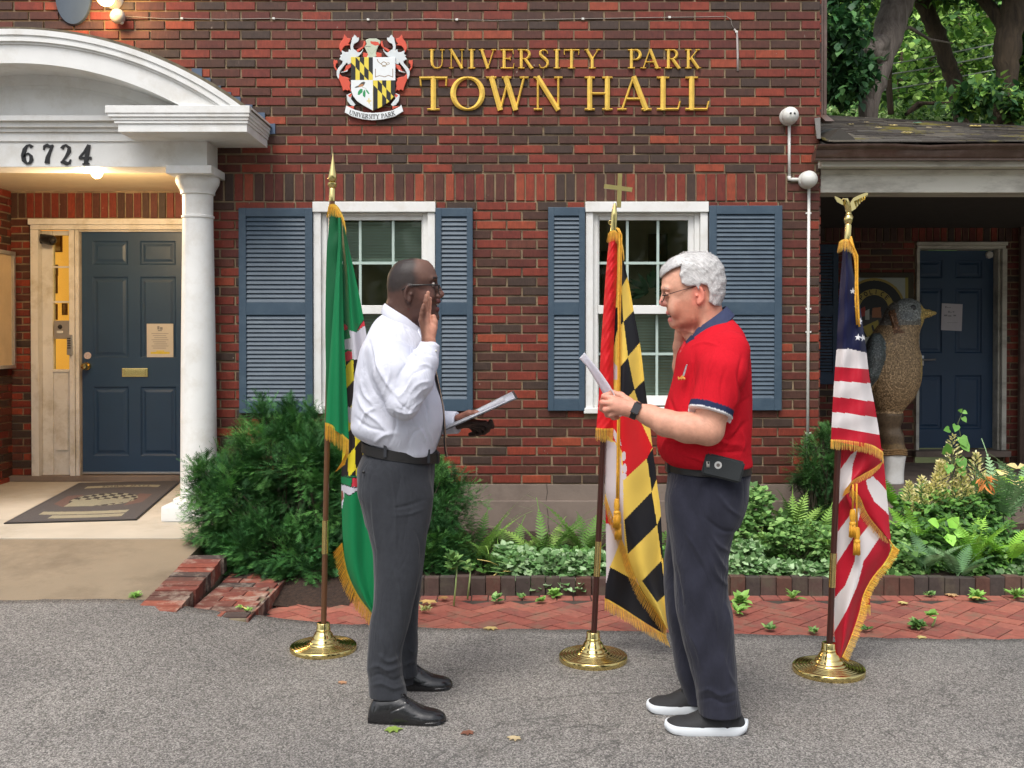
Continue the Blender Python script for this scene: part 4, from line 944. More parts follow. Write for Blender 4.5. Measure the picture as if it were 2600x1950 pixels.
# fallen leaves on the roof
# ------------------------------------------------------------------ ground, asphalt, walk, brick path
def asphalt_mat():
    m, nt, b = newmat('asphalt'); co = objco(nt)
    n1 = noise(nt, .9, 5, .6, co); r1 = ramp(nt, n1.outputs[0], [(.3, srgb((114, 111, 108))), (.7, srgb((136, 132, 127)))])
    v = N(nt, 'ShaderNodeTexVoronoi'); v.inputs['Scale'].default_value = 200; nt.links.new(co, v.inputs['Vector'])
    r2 = ramp(nt, v.outputs['Color'], [(.2, (.45,) * 3), (.5, (.9,) * 3), (.8, (1.75,) * 3)]); c = mix(nt, r1.outputs[0], r2.outputs[0], .95, 'MULTIPLY')
    n2 = noise(nt, 46, 3, .6, co); r3 = ramp(nt, n2.outputs[0], [(.32, (.68,) * 3), (.66, (1.3,) * 3)]); c = mix(nt, c, r3.outputs[0], .3, 'MULTIPLY')
    n3 = noise(nt, 95, 1, .5, co); r4 = ramp(nt, n3.outputs[0], [(.71, (0, 0, 0)), (.75, (1, 1, 1))]); c = mix(nt, c, (.52, .50, .46), r4.outputs[0])
    n4 = noise(nt, .55, 6, .7, co, .6); r5 = ramp(nt, n4.outputs[0], [(.495, (0, 0, 0)), (.5, (.55, .55, .55)), (.505, (0, 0, 0))]); c = mix(nt, c, (.05, .048, .045), r5.outputs[0])
    n5 = noise(nt, .35, 3, .5, co); r6 = ramp(nt, n5.outputs[0], [(.4, (.9,) * 3), (.65, (1.1,) * 3)]); c = mix(nt, c, r6.outputs[0], 1, 'MULTIPLY')
    nt.links.new(c, b.inputs['Base Color']); b.inputs['Roughness'].default_value = .85; b.inputs['Specular IOR Level'].default_value = .3
    bump(nt, b, v.outputs['Distance'], .7, .006); return m
M_ASPH = asphalt_mat()
EDGE = [G(px, py, z) for px, py, z in ((-1500, 1523, .12), (0, 1523, .12), (340, 1522, .12), (400, 1526, .117), (458, 1535, .107), (511, 1545, .09), (580, 1554, .068), (655, 1562, .045), (740, 1573, .02), (820, 1584, .005), (1060, 1592, 0), (1560, 1602, 0), (1866, 1609, 0), (2186, 1619, 0), (2600, 1622, 0), (4200, 1622, 0))]
ex = np.array([p.x for p in EDGE]); ey = np.array([p.y for p in EDGE]); ez = np.array([p.z for p in EDGE])
def sstep(t): t = np.clip(t, 0, 1); return t * t * (3 - 2 * t)
def ground_z(X, Y): return np.interp(X, ex, ez) * sstep((Y - 3.2) / (np.interp(X, ex, ey) - 3.2)) + .004 * np.sin(X * 1.7 + 1) * np.sin(Y * 1.3) * sstep((5.0 - Y) / 1.0) * 0
xs = np.concatenate([np.linspace(-40, -5, 12), np.linspace(-4.9, 4.5, 160), np.linspace(5, 40, 12)])
ss = np.concatenate([np.linspace(0, .8, 10), np.linspace(.82, 1, 60)])
V = []
for s in ss:
    for x in xs:
        ye = np.interp(x, ex, ey) + .008 * math.sin(x * 23) + .006 * math.sin(x * 57 + 1) + .01 * math.sin(x * 5.1); y = -30 + (ye + 30) * s; V.append((x, y, float(ground_z(x, y)) - (.0 if s < 1 else .0)))
n = len(xs)
for x in xs: ye = np.interp(x, ex, ey); V.append((x, ye + .012, float(ground_z(x, ye)) - .12))
Q = [(i * n + k, i * n + k + 1, (i + 1) * n + k + 1, (i + 1) * n + k) for i in range(len(ss)) for k in range(n - 1)]
tag(npmesh('asphalt_drive', V, Q, M_ASPH, smooth=True), kind='structure')
MB_ = MB().slab([(-400, -400), (400, -400), (400, 400), (-400, 400)], -.35, -.3)
tag(MB_.build('ground', mat('earth_and_grass', srgb((78, 84, 48)), .95, var=.3, vs=.4)), kind='structure')
# concrete walk sloping down from the porch
mb = MB(); z1, z0 = slabz - .006, .108
mb.hexa([(-5.2, 5.1, z0 - .012), (-1.885, 5.1, z0 - .012), (-1.885, 6.299, z1), (-5.2, 6.299, z1)], [(-5.2, 5.1, -.2), (-1.885, 5.1, -.2), (-1.885, 6.299, -.2), (-5.2, 6.299, -.2)])
tag(mb.build('concrete_walk', M_RAMP), kind='structure')
# bricks laid by hand: curb of the walk, low block beside it
def paver_mat(name, cols, moss=None):
    m, nt, b = newmat(name); co = objco(nt); g = N(nt, 'ShaderNodeNewGeometry')
    r = ramp(nt, g.outputs['Random Per Island'], [(i / len(cols), srgb(c)) for i, c in enumerate(cols)], 'CONSTANT')
    n = noise(nt, 30, 5, .65, co); r2 = ramp(nt, n.outputs[0], [(.3, (.78,) * 3), (.7, (1.18,) * 3)]); c = mix(nt, r.outputs[0], r2.outputs[0], 1, 'MULTIPLY')
    n2 = noise(nt, 6, 6, .75, co); r3 = ramp(nt, n2.outputs[0], [(.50, (0, 0, 0)), (.66, (.7, .7, .7))]); c = mix(nt, c, moss or (.30, .25, .20), r3.outputs[0])
    nt.links.new(c, b.inputs['Base Color']); b.inputs['Roughness'].default_value = .9; bump(nt, b, n.outputs[0], .5, .004); return m
M_PAVE = paver_mat('path_brick', [(150, 86, 72), (142, 78, 66), (158, 94, 78), (134, 76, 66), (150, 90, 76)], (.17, .12, .08))
M_CURB = paver_mat('curb_brick', [(126, 64, 50), (112, 58, 48), (70, 56, 52), (134, 74, 58), (104, 60, 50), (86, 54, 46)], (.40, .34, .27))
M_EDGE = paver_mat('edging_brick', [(84, 66, 60), (74, 62, 56), (90, 62, 52), (68, 60, 56), (94, 70, 60)], (.10, .09, .06))
mb = MB(); n = 12
for i in range(n):
    y0 = 5.08 + i * .0745; y1 = y0 + .068; za, zb = [z0 + (z1 - z0) * (y - 5.1) / 1.2 + .004 + rng.uniform(-.003, .003) for y in (y0, y1)]; j = rng.uniform(-.006, .006)
    xl_, xr_ = -1.882 + j * .3, -1.672 + j
    mb.hexa([(xl_, y0, za), (xr_, y0 + j, za), (xr_, y1 + j, zb), (xl_, y1, zb)], [(xl_, y0, za - .09), (xr_, y0 + j, za - .09), (xr_, y1 + j, zb - .09), (xl_, y1, zb - .09)])
t = thing('brick_curb', 'row of worn red bricks edging the sloping concrete walk', 'curb', (-1.78, 5.5, 0))
mb.build('bricks', M_CURB, t)
mb = MB(); mb.hexa([(-1.879, 5.06, z0 - .02), (-1.69, 5.06, z0 - .02), (-1.69, 5.965, z0 + .065), (-1.879, 5.965, z0 + .065)], [(-1.879, 5.06, -.1), (-1.69, 5.06, -.1), (-1.69, 5.965, -.1), (-1.879, 5.965, -.1)])
mb.build('mortar_bed', mat('rough_mortar', srgb((128, 118, 96)), .95, var=.3, vs=20, bs=.8, bsc=50, dirt=srgb((86, 82, 60)), ds=6), t)
t = thing('brick_step', 'low block of red bricks between the walk curb and the dark yew', 'step', (-1.5, 5.5, 0))
mb = MB()
for r_ in range(9):
    y0 = 5.12 + r_ * .1; x = -1.655 - .1 * (r_ % 2)
    while x < -1.33:
        a, b = max(x, -1.655), min(x + .198, -1.33)
        if b - a > .03: zt = .072 + rng.uniform(-.002, .002) + (y0 - 5.1) * .01; mb.box(a + .002, b - .002, y0 + .002, y0 + .096, zt - .06, zt, .004)
        x += .2
for r_ in range(12):
    y0 = 5.1 + r_ * .075; mb.box(-1.3295, -1.318 + rng.uniform(0, .004), y0, y0 + .071, -.08, .066)
mb.build('bricks', M_CURB, t)
mb = MB().box(-1.654, -1.331, 5.1, 6.02, -.1, .062); mb.build('mortar_bed', MATS['rough_mortar'], t)
# herringbone path with a header course at the back
t = thing('brick_path', 'narrow red herringbone brick path between the asphalt and the plant bed', 'path', (1, 5.4, 0)); tag(t, kind='structure')
mb = MB(); w = .1; c45 = math.sqrt(.5)
for i in range(-60, 110):
    for j in range(-60, 110):
        k = (i - j) % 4
        if k == 0: dx_, dy_ = 2, 1
        elif k == 3: dx_, dy_ = 1, 2
        else: continue
        pts = [((i + a) * w, (j + b) * w) for a, b in ((.03, .03), (dx_ - .03, .03), (dx_ - .03, dy_ - .03), (.03, dy_ - .03))]
        pts = [((x - y) * c45 - 1, (x + y) * c45 + .5) for x, y in pts]
        cx_ = sum(p[0] for p in pts) / 4; cy_ = sum(p[1] for p in pts) / 4
        if -1.32 < cx_ < 4.2 and 4.93 < cy_ < 5.74:
            yc = 5.745; pts = [(x, min(y, yc)) for x, y in pts]; h = rng.uniform(-.002, .0015) - .006
            mb.slab(pts, h - .05, h)
x = -1.3
while x < 4.3:
    a = rng.uniform(.094, .102); mb.box(x + .003, x + a - .003, 5.75, 5.845, -.06, -.004 + rng.uniform(-.003, .002), .004); x += a
mb.build('bricks', M_PAVE, t)
MB().slab([(-1.33, 4.8), (4.6, 4.8), (4.6, 5.9), (-1.33, 5.9)], -.12, -.012).build('sand_joints', mat('dark_joint', (.05, .04, .03), .95, var=.3, vs=20), t)
# plant bed: upright brick edging and soil
t = thing('bed_edging', 'row of upright brown bricks edging the plant bed along the path', 'garden edging', (1.5, 5.87, 0))
mb = MB(); x = -.94
while x < 4.4:
    a = rng.uniform(.083, .093); h = .098 + rng.uniform(-.006, .004); j = rng.uniform(-.006, .006); mb.box(x + .002, x + a - .002, 5.85 + j, 5.91 + j, -.08, h, .004); x += a
mb.build('bricks', M_EDGE, t)
xs2 = np.linspace(-1.68, 4.6, 90); ys2 = np.linspace(5.9, 7.4, 24); V = []
for y in ys2:
    for x in xs2: V.append((x, y, .055 + .05 * (y - 5.9) + .02 * math.sin(x * 6 + y * 3) + .012 * math.sin(x * 17 - y * 9)))
n = len(xs2); Q = [(i * n + k, i * n + k + 1, (i + 1) * n + k + 1, (i + 1) * n + k) for i in range(len(ys2) - 1) for k in range(n - 1)]
tag(npmesh('soil', V, Q, mat('mulch', srgb((58, 42, 32)), .95, var=.5, vs=40, bs=1, bsc=70, bd=.02)), kind='structure')
xs2 = np.linspace(-1.34, -.9, 12); ys2 = np.linspace(5.6, 6.1, 24); V = [(x, y, .19 * (y - 5.64) + .008 * math.sin(x * 26 + y * 13)) for y in ys2 for x in xs2]; n = 12
Q = [(i * n + k, i * n + k + 1, (i + 1) * n + k + 1, (i + 1) * n + k) for i in range(23) for k in range(11)]
tag(npmesh('mulch_strip', V, Q, MATS['mulch']), kind='structure')
# door mat, lying askew
ma = Matrix.Rotation(R(9.2), 3, 'Z'); c0 = Vector((-3.36, 6.79, 0)); M_MAT = vcol('mat_pile', .95, var=.18, vs=120, bs=.6, bsc=300, spec=.1)
def mp_(u, v): q = ma @ Vector((u, v, 0)) + c0; return (q.x, q.y, slabz + .009)
MW, ML = .82, 1.9; MG = (.085, .078, .078); BE = (.27, .25, .18)
def bann(v, k): return [(u, v + k * (1 - (2 * (u - MW / 2) / MW) ** 2) + d) for u, d in [(a, .0) for a in np.linspace(.12, MW - .12, 12)]] + [(u, v + k * (1 - (2 * (u - MW / 2) / MW) ** 2) + .12) for u in np.linspace(MW - .12, .12, 12)]
def chk(X, Y):
    m = (np.hypot((X - MW / 2) / .24, (Y - .93) / .32) < 1); k = ((np.floor(X / .045) + np.floor((Y + X * .6) / .09)) % 2 == 0); C = np.where(k[..., None], np.array((.05, .045, .045)), np.array((.24, .23, .17)))
    return m, C
it = [('P', [(0, 0), (MW, 0), (MW, ML), (0, ML)], MG), ('P', bann(1.5, .08), BE), ('P', bann(.32, -.06), BE), ('P', bann(.16, -.05)[2:22], BE),
      ('P', [(.1, .75), (.2, .6), (.2, 1.2), (.1, 1.15)], (.13, .085, .075)), ('P', [(.72, .75), (.62, .6), (.62, 1.2), (.72, 1.15)], (.13, .085, .075)), ('F', chk), ('P', [(.41, .63), (.62, .8), (.62, .95), (.41, .95)], (.22, .21, .16))]
it.append(('P', [(.2, .62), (.41, .62), (.41, .92), (.2, .92)], (.24, .23, .17)))
dm = thing('door_mat', 'dark grey doormat with a faded crest and tan banners in front of the entrance', 'doormat', mp_(MW / 2, ML / 2))
def plate_h(name, items, mp, x0, x1, y0, y1, cell, m, parent):
    nx, ny = int((x1 - x0) / cell), int((y1 - y0) / cell); gx, gy = np.linspace(x0, x1, nx + 1), np.linspace(y0, y1, ny + 1)
    XX, YY = np.meshgrid((gx[:-1] + gx[1:]) / 2, (gy[:-1] + gy[1:]) / 2, indexing='ij'); C, M = paint(XX, YY, items, (0, 0, 0))
    VX, VY = np.meshgrid(gx, gy, indexing='ij'); V = [mp(a, b) for a, b in zip(VX.ravel(), VY.ravel())]; W = ny + 1; I, J = np.nonzero(M)
    return npmesh(name, V, np.stack([I * W + J, (I + 1) * W + J, (I + 1) * W + J + 1, I * W + J + 1], 1), m, parent, False, colf=C[I, J])
plate_h('pile', it, mp_, 0, MW, 0, ML, .008, M_MAT, dm)
mb = MB(); mb.slab([mp_(a, b)[:2] for a, b in ((-.012, -.012), (MW + .012, -.012), (MW + .012, ML + .012), (-.012, ML + .012))], slabz + .001, slabz + .0075); mb.build('rubber_backing', M_BLACK, dm)
mb = MB(); x = .24
for ch in 'TOWN HALL':
    if ch == ' ': x += .03; continue
    wd_ = GLYPH[ch][0] * .045
    glyph_mb(ch, x, x + wd_, 0, .07, 0, .001, True, mb, lambda a, b, c: (lambda q: (q[0], q[1], slabz + .0095 - b * .5))(mp_(a, 1.525 + .075 * (1 - (2 * (a - MW / 2) / MW) ** 2) + c))); x += wd_ + .006
mb.build('lettering', mat('dark_pile', (.06, .05, .05), .95), dm)
# small dark stains and cracks on the slab
# ------------------------------------------------------------------ foliage helpers: many small leaves placed by numpy
def basis(D_, up=None):
    """rows: right, forward(D), up for each direction"""
    D_ = D_ / (np.linalg.norm(D_, axis=1, keepdims=True) + 1e-9)
    a = rng.normal(size=D_.shape) if up is None else np.broadcast_to(np.array(up, float), D_.shape) + rng.normal(0, .05, D_.shape)
    Rr = np.cross(D_, a); Rr /= (np.linalg.norm(Rr, axis=1, keepdims=True) + 1e-9); U = np.cross(Rr, D_); return Rr, D_, U
def scatter(TV, TF, pos, D_, sc, up=None, roll=None):
    """template (x right, y forward, z up) stamped at every pos"""
    TV = np.asarray(TV, float); TF = np.asarray(TF); Rr, Fw, U = basis(np.asarray(D_, float), up); sc = np.asarray(sc)[:, None, None]
    V = pos[:, None, :] + sc * (TV[None, :, 0:1] * Rr[:, None, :] + TV[None, :, 1:2] * Fw[:, None, :] + TV[None, :, 2:3] * U[:, None, :])
    n, k = len(pos), len(TV); Fc = TF[None] + (np.arange(n) * k)[:, None, None]
    return V.reshape(-1, 3), Fc.reshape(-1, TF.shape[1]), k
def leafcol(n, k, cols, var=.18, w=None):
    c = 1.3 * np.array(cols)[rng.choice(len(cols), n, p=w)] * (1 + rng.normal(0, var, (n, 1))); return np.repeat(np.clip(c, .003, 1), k, axis=0)
M_LEAF = vcol('leaf', .5, var=.15, vs=14, spec=.35, trans=.25)
M_NEEDLE = vcol('needle', .6, var=.15, vs=10, spec=.25, trans=.12)
M_STEM = mat('plant_stem', (.10, .13, .05), .7, var=.3)
M_TWIG = mat('twig_bark', (.06, .045, .03), .9, var=.3)
# templates
def T_leaf(w=.32, fold=.08):       # pointed oval leaf, length 1
    V = [(0, 0, 0), (-w, .35, fold), (0, .35, 0), (w, .35, fold), (-w * .7, .7, fold * .7 - .05), (0, .7, -.05), (w * .7, .7, fold * .7 - .05), (0, 1, -.14)]
    F = [(0, 2, 1, 1), (0, 3, 2, 2), (1, 2, 5, 4), (2, 3, 6, 5), (4, 5, 7, 7), (5, 6, 7, 7)]; return V, F
def T_heart():
    V = [(0, 0, 0), (-.28, -.12, .06), (-.46, .12, .08), (-.36, .5, .03), (0, .95, -.1), (.36, .5, .03), (.46, .12, .08), (.28, -.12, .06), (0, .35, -.02)]
    F = [(0, 8, 1, 1), (1, 8, 2, 2), (2, 8, 3, 3), (3, 8, 4, 4), (4, 8, 5, 5), (5, 8, 6, 6), (6, 8, 7, 7), (7, 8, 0, 0)]; return V, F
def T_sprig(n=11):                  # yew twig: flat row of needles
    V, F = [], []
    for i in range(n):
        s = -1 if i % 2 else 1; y = .08 + .8 * i / n; L = .3 * (1 - .45 * abs(i / n - .4)); z = rng.uniform(-.08, .12)
        o = len(V); V += [(0, y - .02, 0), (0, y + .06, 0), (s * L, y + .2 + rng.uniform(-.04, .06), z), ]; F.append((o, o + 1, o + 2, o + 2))
    o = len(V); V += [(-.02, 0, 0), (.02, 0, 0), (0, 1.05, 0), (0, 1.0, .02)]; F.append((o, o + 1, o + 2, o + 2)); return V, F
def tri(F): return [f if f[2] != f[3] else (f[0], f[1], f[2]) for f in F]
def cloud(name, parts, m, parent=None, smooth=False):
    """parts: list of (V,F quad-or-degenerate,col)"""
    Vs, Fs, Cs, o = [], [], [], 0
    for V, F, c in parts: Vs.append(V); Fs.append(F + o); Cs.append(c); o += len(V)
    V = np.vstack(Vs); F = np.vstack(Fs); c = np.vstack(Cs)
    me = bpy.data.meshes.new(name); deg = F[:, 2] == F[:, 3]; A, B = F[deg][:, :3], F[~deg]
    me.vertices.add(len(V)); me.vertices.foreach_set('co', V.astype(np.float32).ravel()); L = np.concatenate([A.ravel(), B.ravel()]).astype(np.int32)
    me.loops.add(len(L)); me.loops.foreach_set('vertex_index', L); me.polygons.add(len(F))
    st = np.concatenate([np.arange(len(A)) * 3, len(A) * 3 + np.arange(len(B)) * 4]).astype(np.int32); me.polygons.foreach_set('loop_start', st)
    a = me.color_attributes.new('col', 'FLOAT_COLOR', 'POINT'); a.data.foreach_set('color', np.hstack([c, np.ones((len(c), 1))]).astype(np.float32).ravel())
    me.update(calc_edges=True); me.materials.append(m); return link(name, me, parent)
def shell(n, lobes, inner=.75):
    """random points near the surface of overlapping ellipsoid lobes; returns points, outward directions"""
    L = np.array([l[:6] for l in lobes], float); wt = L[:, 3] * L[:, 5]; k = rng.choice(len(L), n, p=wt / wt.sum()); d = rng.normal(size=(n, 3)); d /= np.linalg.norm(d, axis=1, keepdims=True)
    r = rng.uniform(inner, 1.03, (n, 1)) ** .7; p = L[k, :3] + d * L[k, 3:6] * r; nr = d / L[k, 3:6]; nr /= np.linalg.norm(nr, axis=1, keepdims=True); return p, nr, r
# ------------------------------------------------------------------ dark yew bushes
TY = [T_sprig() for _ in range(3)]
def yew(name, label, lobes, n, loc, cols, size=.062, droop=.25, mat_=None, tpl=None, cat='shrub', group=None, trunk=True, zmin=.03, cl=44, cr_=.046):
    """feathery clumps of needled twigs on the ends of branches, with gaps between them"""
    t = thing(name, label, cat, loc, group); parts = []; nc = n // cl; cp, cd, _ = shell(nc, lobes, .72); mb = MB(); b = Vector(loc)
    keep = (cp[:, 2] > zmin + .02) & (cp[:, 1] < 7.08); cp, cd = cp[keep], cd[keep]; nc = len(cp); ax = cd + np.array([0, 0, .25]) + rng.normal(0, .25, cd.shape); ax /= np.linalg.norm(ax, axis=1, keepdims=True)
    ck = rng.integers(len(cols), size=nc); cb_ = rng.uniform(.62, 1.3, nc); rad = rng.uniform(.6, 1.5, nc) * cr_
    for T in (tpl or TY):
        k_ = rng.integers(nc, size=n // len(tpl or TY)); f = rng.uniform(-1, 1.25, (len(k_), 1)); lat = rng.normal(0, .42, (len(k_), 3)); p = cp[k_] + ax[k_] * f * rad[k_][:, None] * 1.5 + lat * rad[k_][:, None] * (1.1 - .3 * f)
        g_ = (p[:, 2] > zmin) & (p[:, 1] < 7.12); p, k_, lat = p[g_], k_[g_], lat[g_]; D_ = ax[k_] * .9 + lat * 1.1 + np.array([0, 0, -droop]); s = rng.uniform(.7, 1.3, len(p)) * size
        V, F, k = scatter(T[0], T[1], p, D_, s, up=(0, 0, 1)); c = np.repeat(np.clip(np.array(cols)[ck[k_]] * (cb_[k_] * rng.uniform(.8, 1.2, len(p)))[:, None], .003, 1), k, axis=0); parts.append((V, F, c))
    cloud('foliage', parts, mat_ or M_NEEDLE, t)
    for i in rng.choice(nc, min(nc, 90), False):
        c = Vector(cp[i]); q = b + Vector((rng.uniform(-.15, .15) + (c.x - b.x) * .35, (c.y - b.y) * .3, -.02)); mb.tube([q, q.lerp(c, .5) + Vector((0, 0, .04)), c], [.009, .006, .003], 4)
    mb.build('stems', M_TWIG, t)
    return t
YC = [srgb((60, 106, 54)), srgb((78, 130, 66)), srgb((48, 88, 48)), srgb((96, 148, 76)), srgb((64, 114, 62))]
def lob(l): return [(*P(px, py, D), rx / F_PX * D, ry, rz / F_PX * D) for px, py, D, rx, ry, rz in l]
big = lob([(600, 1300, 6.35, 110, .28, 120), (570, 1240, 6.4, 70, .2, 60), (560, 1200, 6.45, 55, .16, 35), (515, 1213, 6.35, 35, .1, 20), (700, 1180, 6.6, 110, .25, 110), (740, 1090, 6.75, 60, .2, 55), (690, 1070, 6.75, 45, .14, 30), (690, 1400, 6.2, 110, .26, 90),
           (800, 1250, 6.4, 110, .3, 150), (800, 1130, 6.65, 70, .25, 70), (790, 1430, 6.15, 90, .26, 90), (860, 1480, 6.1, 50, .2, 50), (620, 1390, 6.3, 90, .22, 75), (530, 1310, 6.4, 42, .14, 45), (880, 1300, 6.35, 90, .28, 150), (545, 1365, 6.3, 40, .13, 30), (900, 1180, 6.5, 60, .2, 60)])
big = [(a, b, c, d * .88, e * .9, f * .88) for a, b, c, d, e, f in big]
yew('yew_bush', 'large dark green yew bush between the white column and the green flag', big, 30000, (-1.3, 6.35, .05), YC)
bk = lob([(1085, 1300, 6.35, 75, .26, 100), (1080, 1215, 6.5, 40, .16, 40), (1140, 1290, 6.45, 50, .2, 70), (1070, 1420, 6.2, 70, .24, 70), (1120, 1380, 6.3, 60, .2, 70), (980, 1350, 6.3, 80, .25, 110)])
yew('yew_bush', 'smaller dark green yew bush behind the man in the white shirt', bk, 11000, (-.62, 6.35, .05), YC)
rt = lob([(2085, 1190, 6.85, 55, .2, 75), (2110, 1140, 6.9, 32, .15, 50), (2060, 1260, 6.8, 45, .18, 60), (2120, 1260, 6.8, 45, .2, 70), (2150, 1180, 6.9, 40, .15, 60)])
BC = [srgb((52, 88, 44)), srgb((70, 112, 58)), srgb((44, 76, 42)), srgb((84, 124, 66))]
yew('boxwood_bush', 'small rounded dark green bush at the brick corner behind the striped flag', rt, 9000, (2.15, 6.8, .05), BC, size=.040, cl=60, cr_=.035)
# ------------------------------------------------------------------ ferns
def frond(base, d, L, w, cols, arch=.5, n=20, tw=0):
    """arching frond with paired leaflets: returns V,F,C"""
    d = Vector(d); h = Vector((d.x, d.y, 0)).normalized(); side = Vector((-h.y, h.x, 0)); V, F = [], []; p = Vector(base); el = math.atan2(d.z, math.hypot(d.x, d.y)); prev = p
    for i in range(n + 1):
        f = i / n; e = el - arch * 2.2 * f; stp = h * math.cos(e) + Vector((0, 0, math.sin(e)))
        q = p + stp * (L / n); up = side.cross(stp).normalized()
        if up.z < 0: up = -up
        lw = w * math.sin(min(1, f * 1.15 + .08) * math.pi) ** .8 * (1.0 if f > .12 else 0)
        if lw > .002:
            for sg in (-1, 1):
                sd = (side * sg + up * .12 + stp * .35).normalized(); o = len(V); b = L / n * .46
                V += [p - stp * b * .9, p + stp * b * .9, p + sd * lw * .6 + stp * b * 1.1 - up * lw * .04, p + sd * lw * .6 - stp * b * .2 - up * lw * .04, p + sd * lw + stp * b * .9 - up * lw * .16]
                F += [(o, o + 1, o + 2, o + 3), (o + 3, o + 2, o + 4, o + 4)]
        o = len(V); V += [p - side * .0025, p + side * .0025, q + side * .002, q - side * .002]; F.append((o, o + 1, o + 2, o + 3)); p = q
    c = 1.3 * np.array(cols[rng.integers(len(cols))]) * (1 + rng.normal(0, .12)); return np.array([tuple(v) for v in V]), np.array(F), np.tile(np.clip(c, .005, 1), (len(V), 1))
FC = [srgb((92, 128, 58)), srgb((112, 148, 66)), srgb((78, 112, 52)), srgb((128, 160, 80))]
FB = [srgb((136, 184, 70)), srgb((150, 196, 84)), srgb((122, 170, 64))]
FG = [srgb((118, 150, 108)), srgb((100, 134, 96)), srgb((132, 164, 120))]
def fern(px, py, D, h, n, label, cols=FC, spread=.75, w=.055, face=None):
    h *= 1.2; b = P(px, py, D); t = thing('fern', label, 'fern', b, 'ferns in the plant bed'); parts = []
    for i in range(n):
        a = 2 * math.pi * i / n + rng.uniform(-.3, .3)
        if face is not None: a = face + rng.uniform(-.9, .9)
        e = rng.uniform(.75, 1.25); L = h * rng.uniform(.8, 1.15)
        parts.append(frond(b + Vector((rng.uniform(-.02, .02), rng.uniform(-.02, .02), 0)), (math.cos(a) * math.cos(e) * spread, math.sin(a) * math.cos(e) * spread, math.sin(e)), L, w * rng.uniform(.8, 1.2), cols, rng.uniform(.3, .55), 22))
    cloud('fronds', parts, M_LEAF, t); return t
fern(1215, 1440, 6.35, .42, 11, 'mid green fern right beside the smaller yew bush')
fern(1300, 1450, 6.5, .36, 9, 'low green fern against the bare foundation wall left of the cracked part')
fern(1385, 1440, 6.5, .40, 10, 'green fern in front of the foundation crack')
fern(1490, 1430, 6.6, .46, 12, 'tall spreading fern behind the pole of the red, yellow and black flag', FC)
fern(1270, 1470, 6.15, .28, 7, 'small fern leaning over the left end of the pale ground cover', FC)
fern(1640, 1440, 6.5, .4, 9, 'fern hidden between the flag and the dark blue trousers')
fern(2010, 1400, 6.5, .44, 12, 'olive green fern left of the striped flag below the boxwood bush', FC)
fern(2090, 1420, 6.3, .34, 9, 'low fern just left of the pole of the striped flag', FC)
fern(2280, 1300, 6.6, .36, 8, 'bright yellow green fern below the white statue pedestal', FB, face=3.1)
fern(2330, 1390, 6.3, .34, 7, 'bright fern frond clump touching the right edge of the striped flag', FB)
fern(2470, 1440, 6.1, .34, 10, 'bright green fern above the painted fern at the bed edge', FB)
fern(2560, 1430, 6.05, .32, 9, 'bright green fern low at the right end of the bed', FB)
fern(2430, 1470, 5.95, .26, 9, 'silvery grey painted fern drooping over the bed edging', FG, w=.05)
fern(2350, 1450, 6.0, .24, 7, 'small silvery fern at the bed edge right of the striped flag', FG)
fern(2545, 1330, 6.4, .46, 11, 'tall grey green fern at the right edge of the bed', FG)
fern(2600, 1300, 6.5, .5, 11, 'tall grey green fern cut by the right edge of the picture', FG)
fern(1930, 1440, 6.3, .3, 8, 'small fern right behind the dark blue trousers', FC)
# ------------------------------------------------------------------ leafy patches
def patch(name, label, lobes, n, size, cols, T, m=None, kind=None, cat='ground cover', up=.9, group=None, loc=None, flat=.0, w=None, stem=0):
    lobes = lob(lobes); parts = []; p, d, r = shell(n, lobes, .3); keep = (p[:, 2] > .02) & (p[:, 1] < 7.1); p, d = p[keep], d[keep]
    D_ = d * .7 + rng.normal(0, .5, d.shape); D_[:, 2] = D_[:, 2] * .5 - flat; s = rng.uniform(.65, 1.3, len(p)) * size
    V, F, k = scatter(T[0], T[1], p, D_, s, up=(0, -.45, up)); parts.append((V, F, leafcol(len(p), k, cols, .14, w)))
    if kind:
        o = cloud(name, parts, m or M_LEAF); tag(o, label, cat, group, kind); return o
    t = thing(name, label, cat, loc or lobes[0][:3], group); cloud('leaves', parts, m or M_LEAF, t)
    if stem:
        mb = MB(); b = Vector((np.mean([l[0] for l in lobes]), np.mean([l[1] for l in lobes]), .08))
        for i in rng.choice(len(p), min(stem, len(p)), False):
            q = Vector(p[i]); bb = b + Vector((rng.uniform(-.1, .1), rng.uniform(-.05, .05), 0)); mb.tube([bb, bb.lerp(q, .55) + Vector((0, 0, .03)), q], [.004, .003, .0018], 4)
        mb.build('stems', M_STEM, t)
    return t
LC = [srgb((132, 160, 112)), srgb((108, 142, 92)), srgb((152, 178, 136)), srgb((86, 122, 70)), srgb((74, 108, 60))]
GC = [srgb((108, 146, 80)), srgb((88, 126, 66)), srgb((126, 160, 92)), srgb((72, 106, 54))]
DG = [srgb((86, 128, 60)), srgb((70, 110, 54)), srgb((106, 150, 72)), srgb((60, 94, 48))]
patch('ground_cover', 'pale silvery leaved ground cover spilling over the edging between the two men', [(1330, 1430, 6.1, 80, .14, 35), (1420, 1440, 6.05, 110, .14, 40), (1370, 1480, 5.95, 80, .1, 26), (1500, 1440, 6.05, 80, .13, 40), (1455, 1500, 5.88, 40, .06, 28), (1290, 1400, 6.2, 40, .1, 20), (1560, 1450, 6.05, 70, .12, 35), (1480, 1470, 5.95, 60, .08, 26)], 2000, .038, LC, T_heart(), kind='stuff')
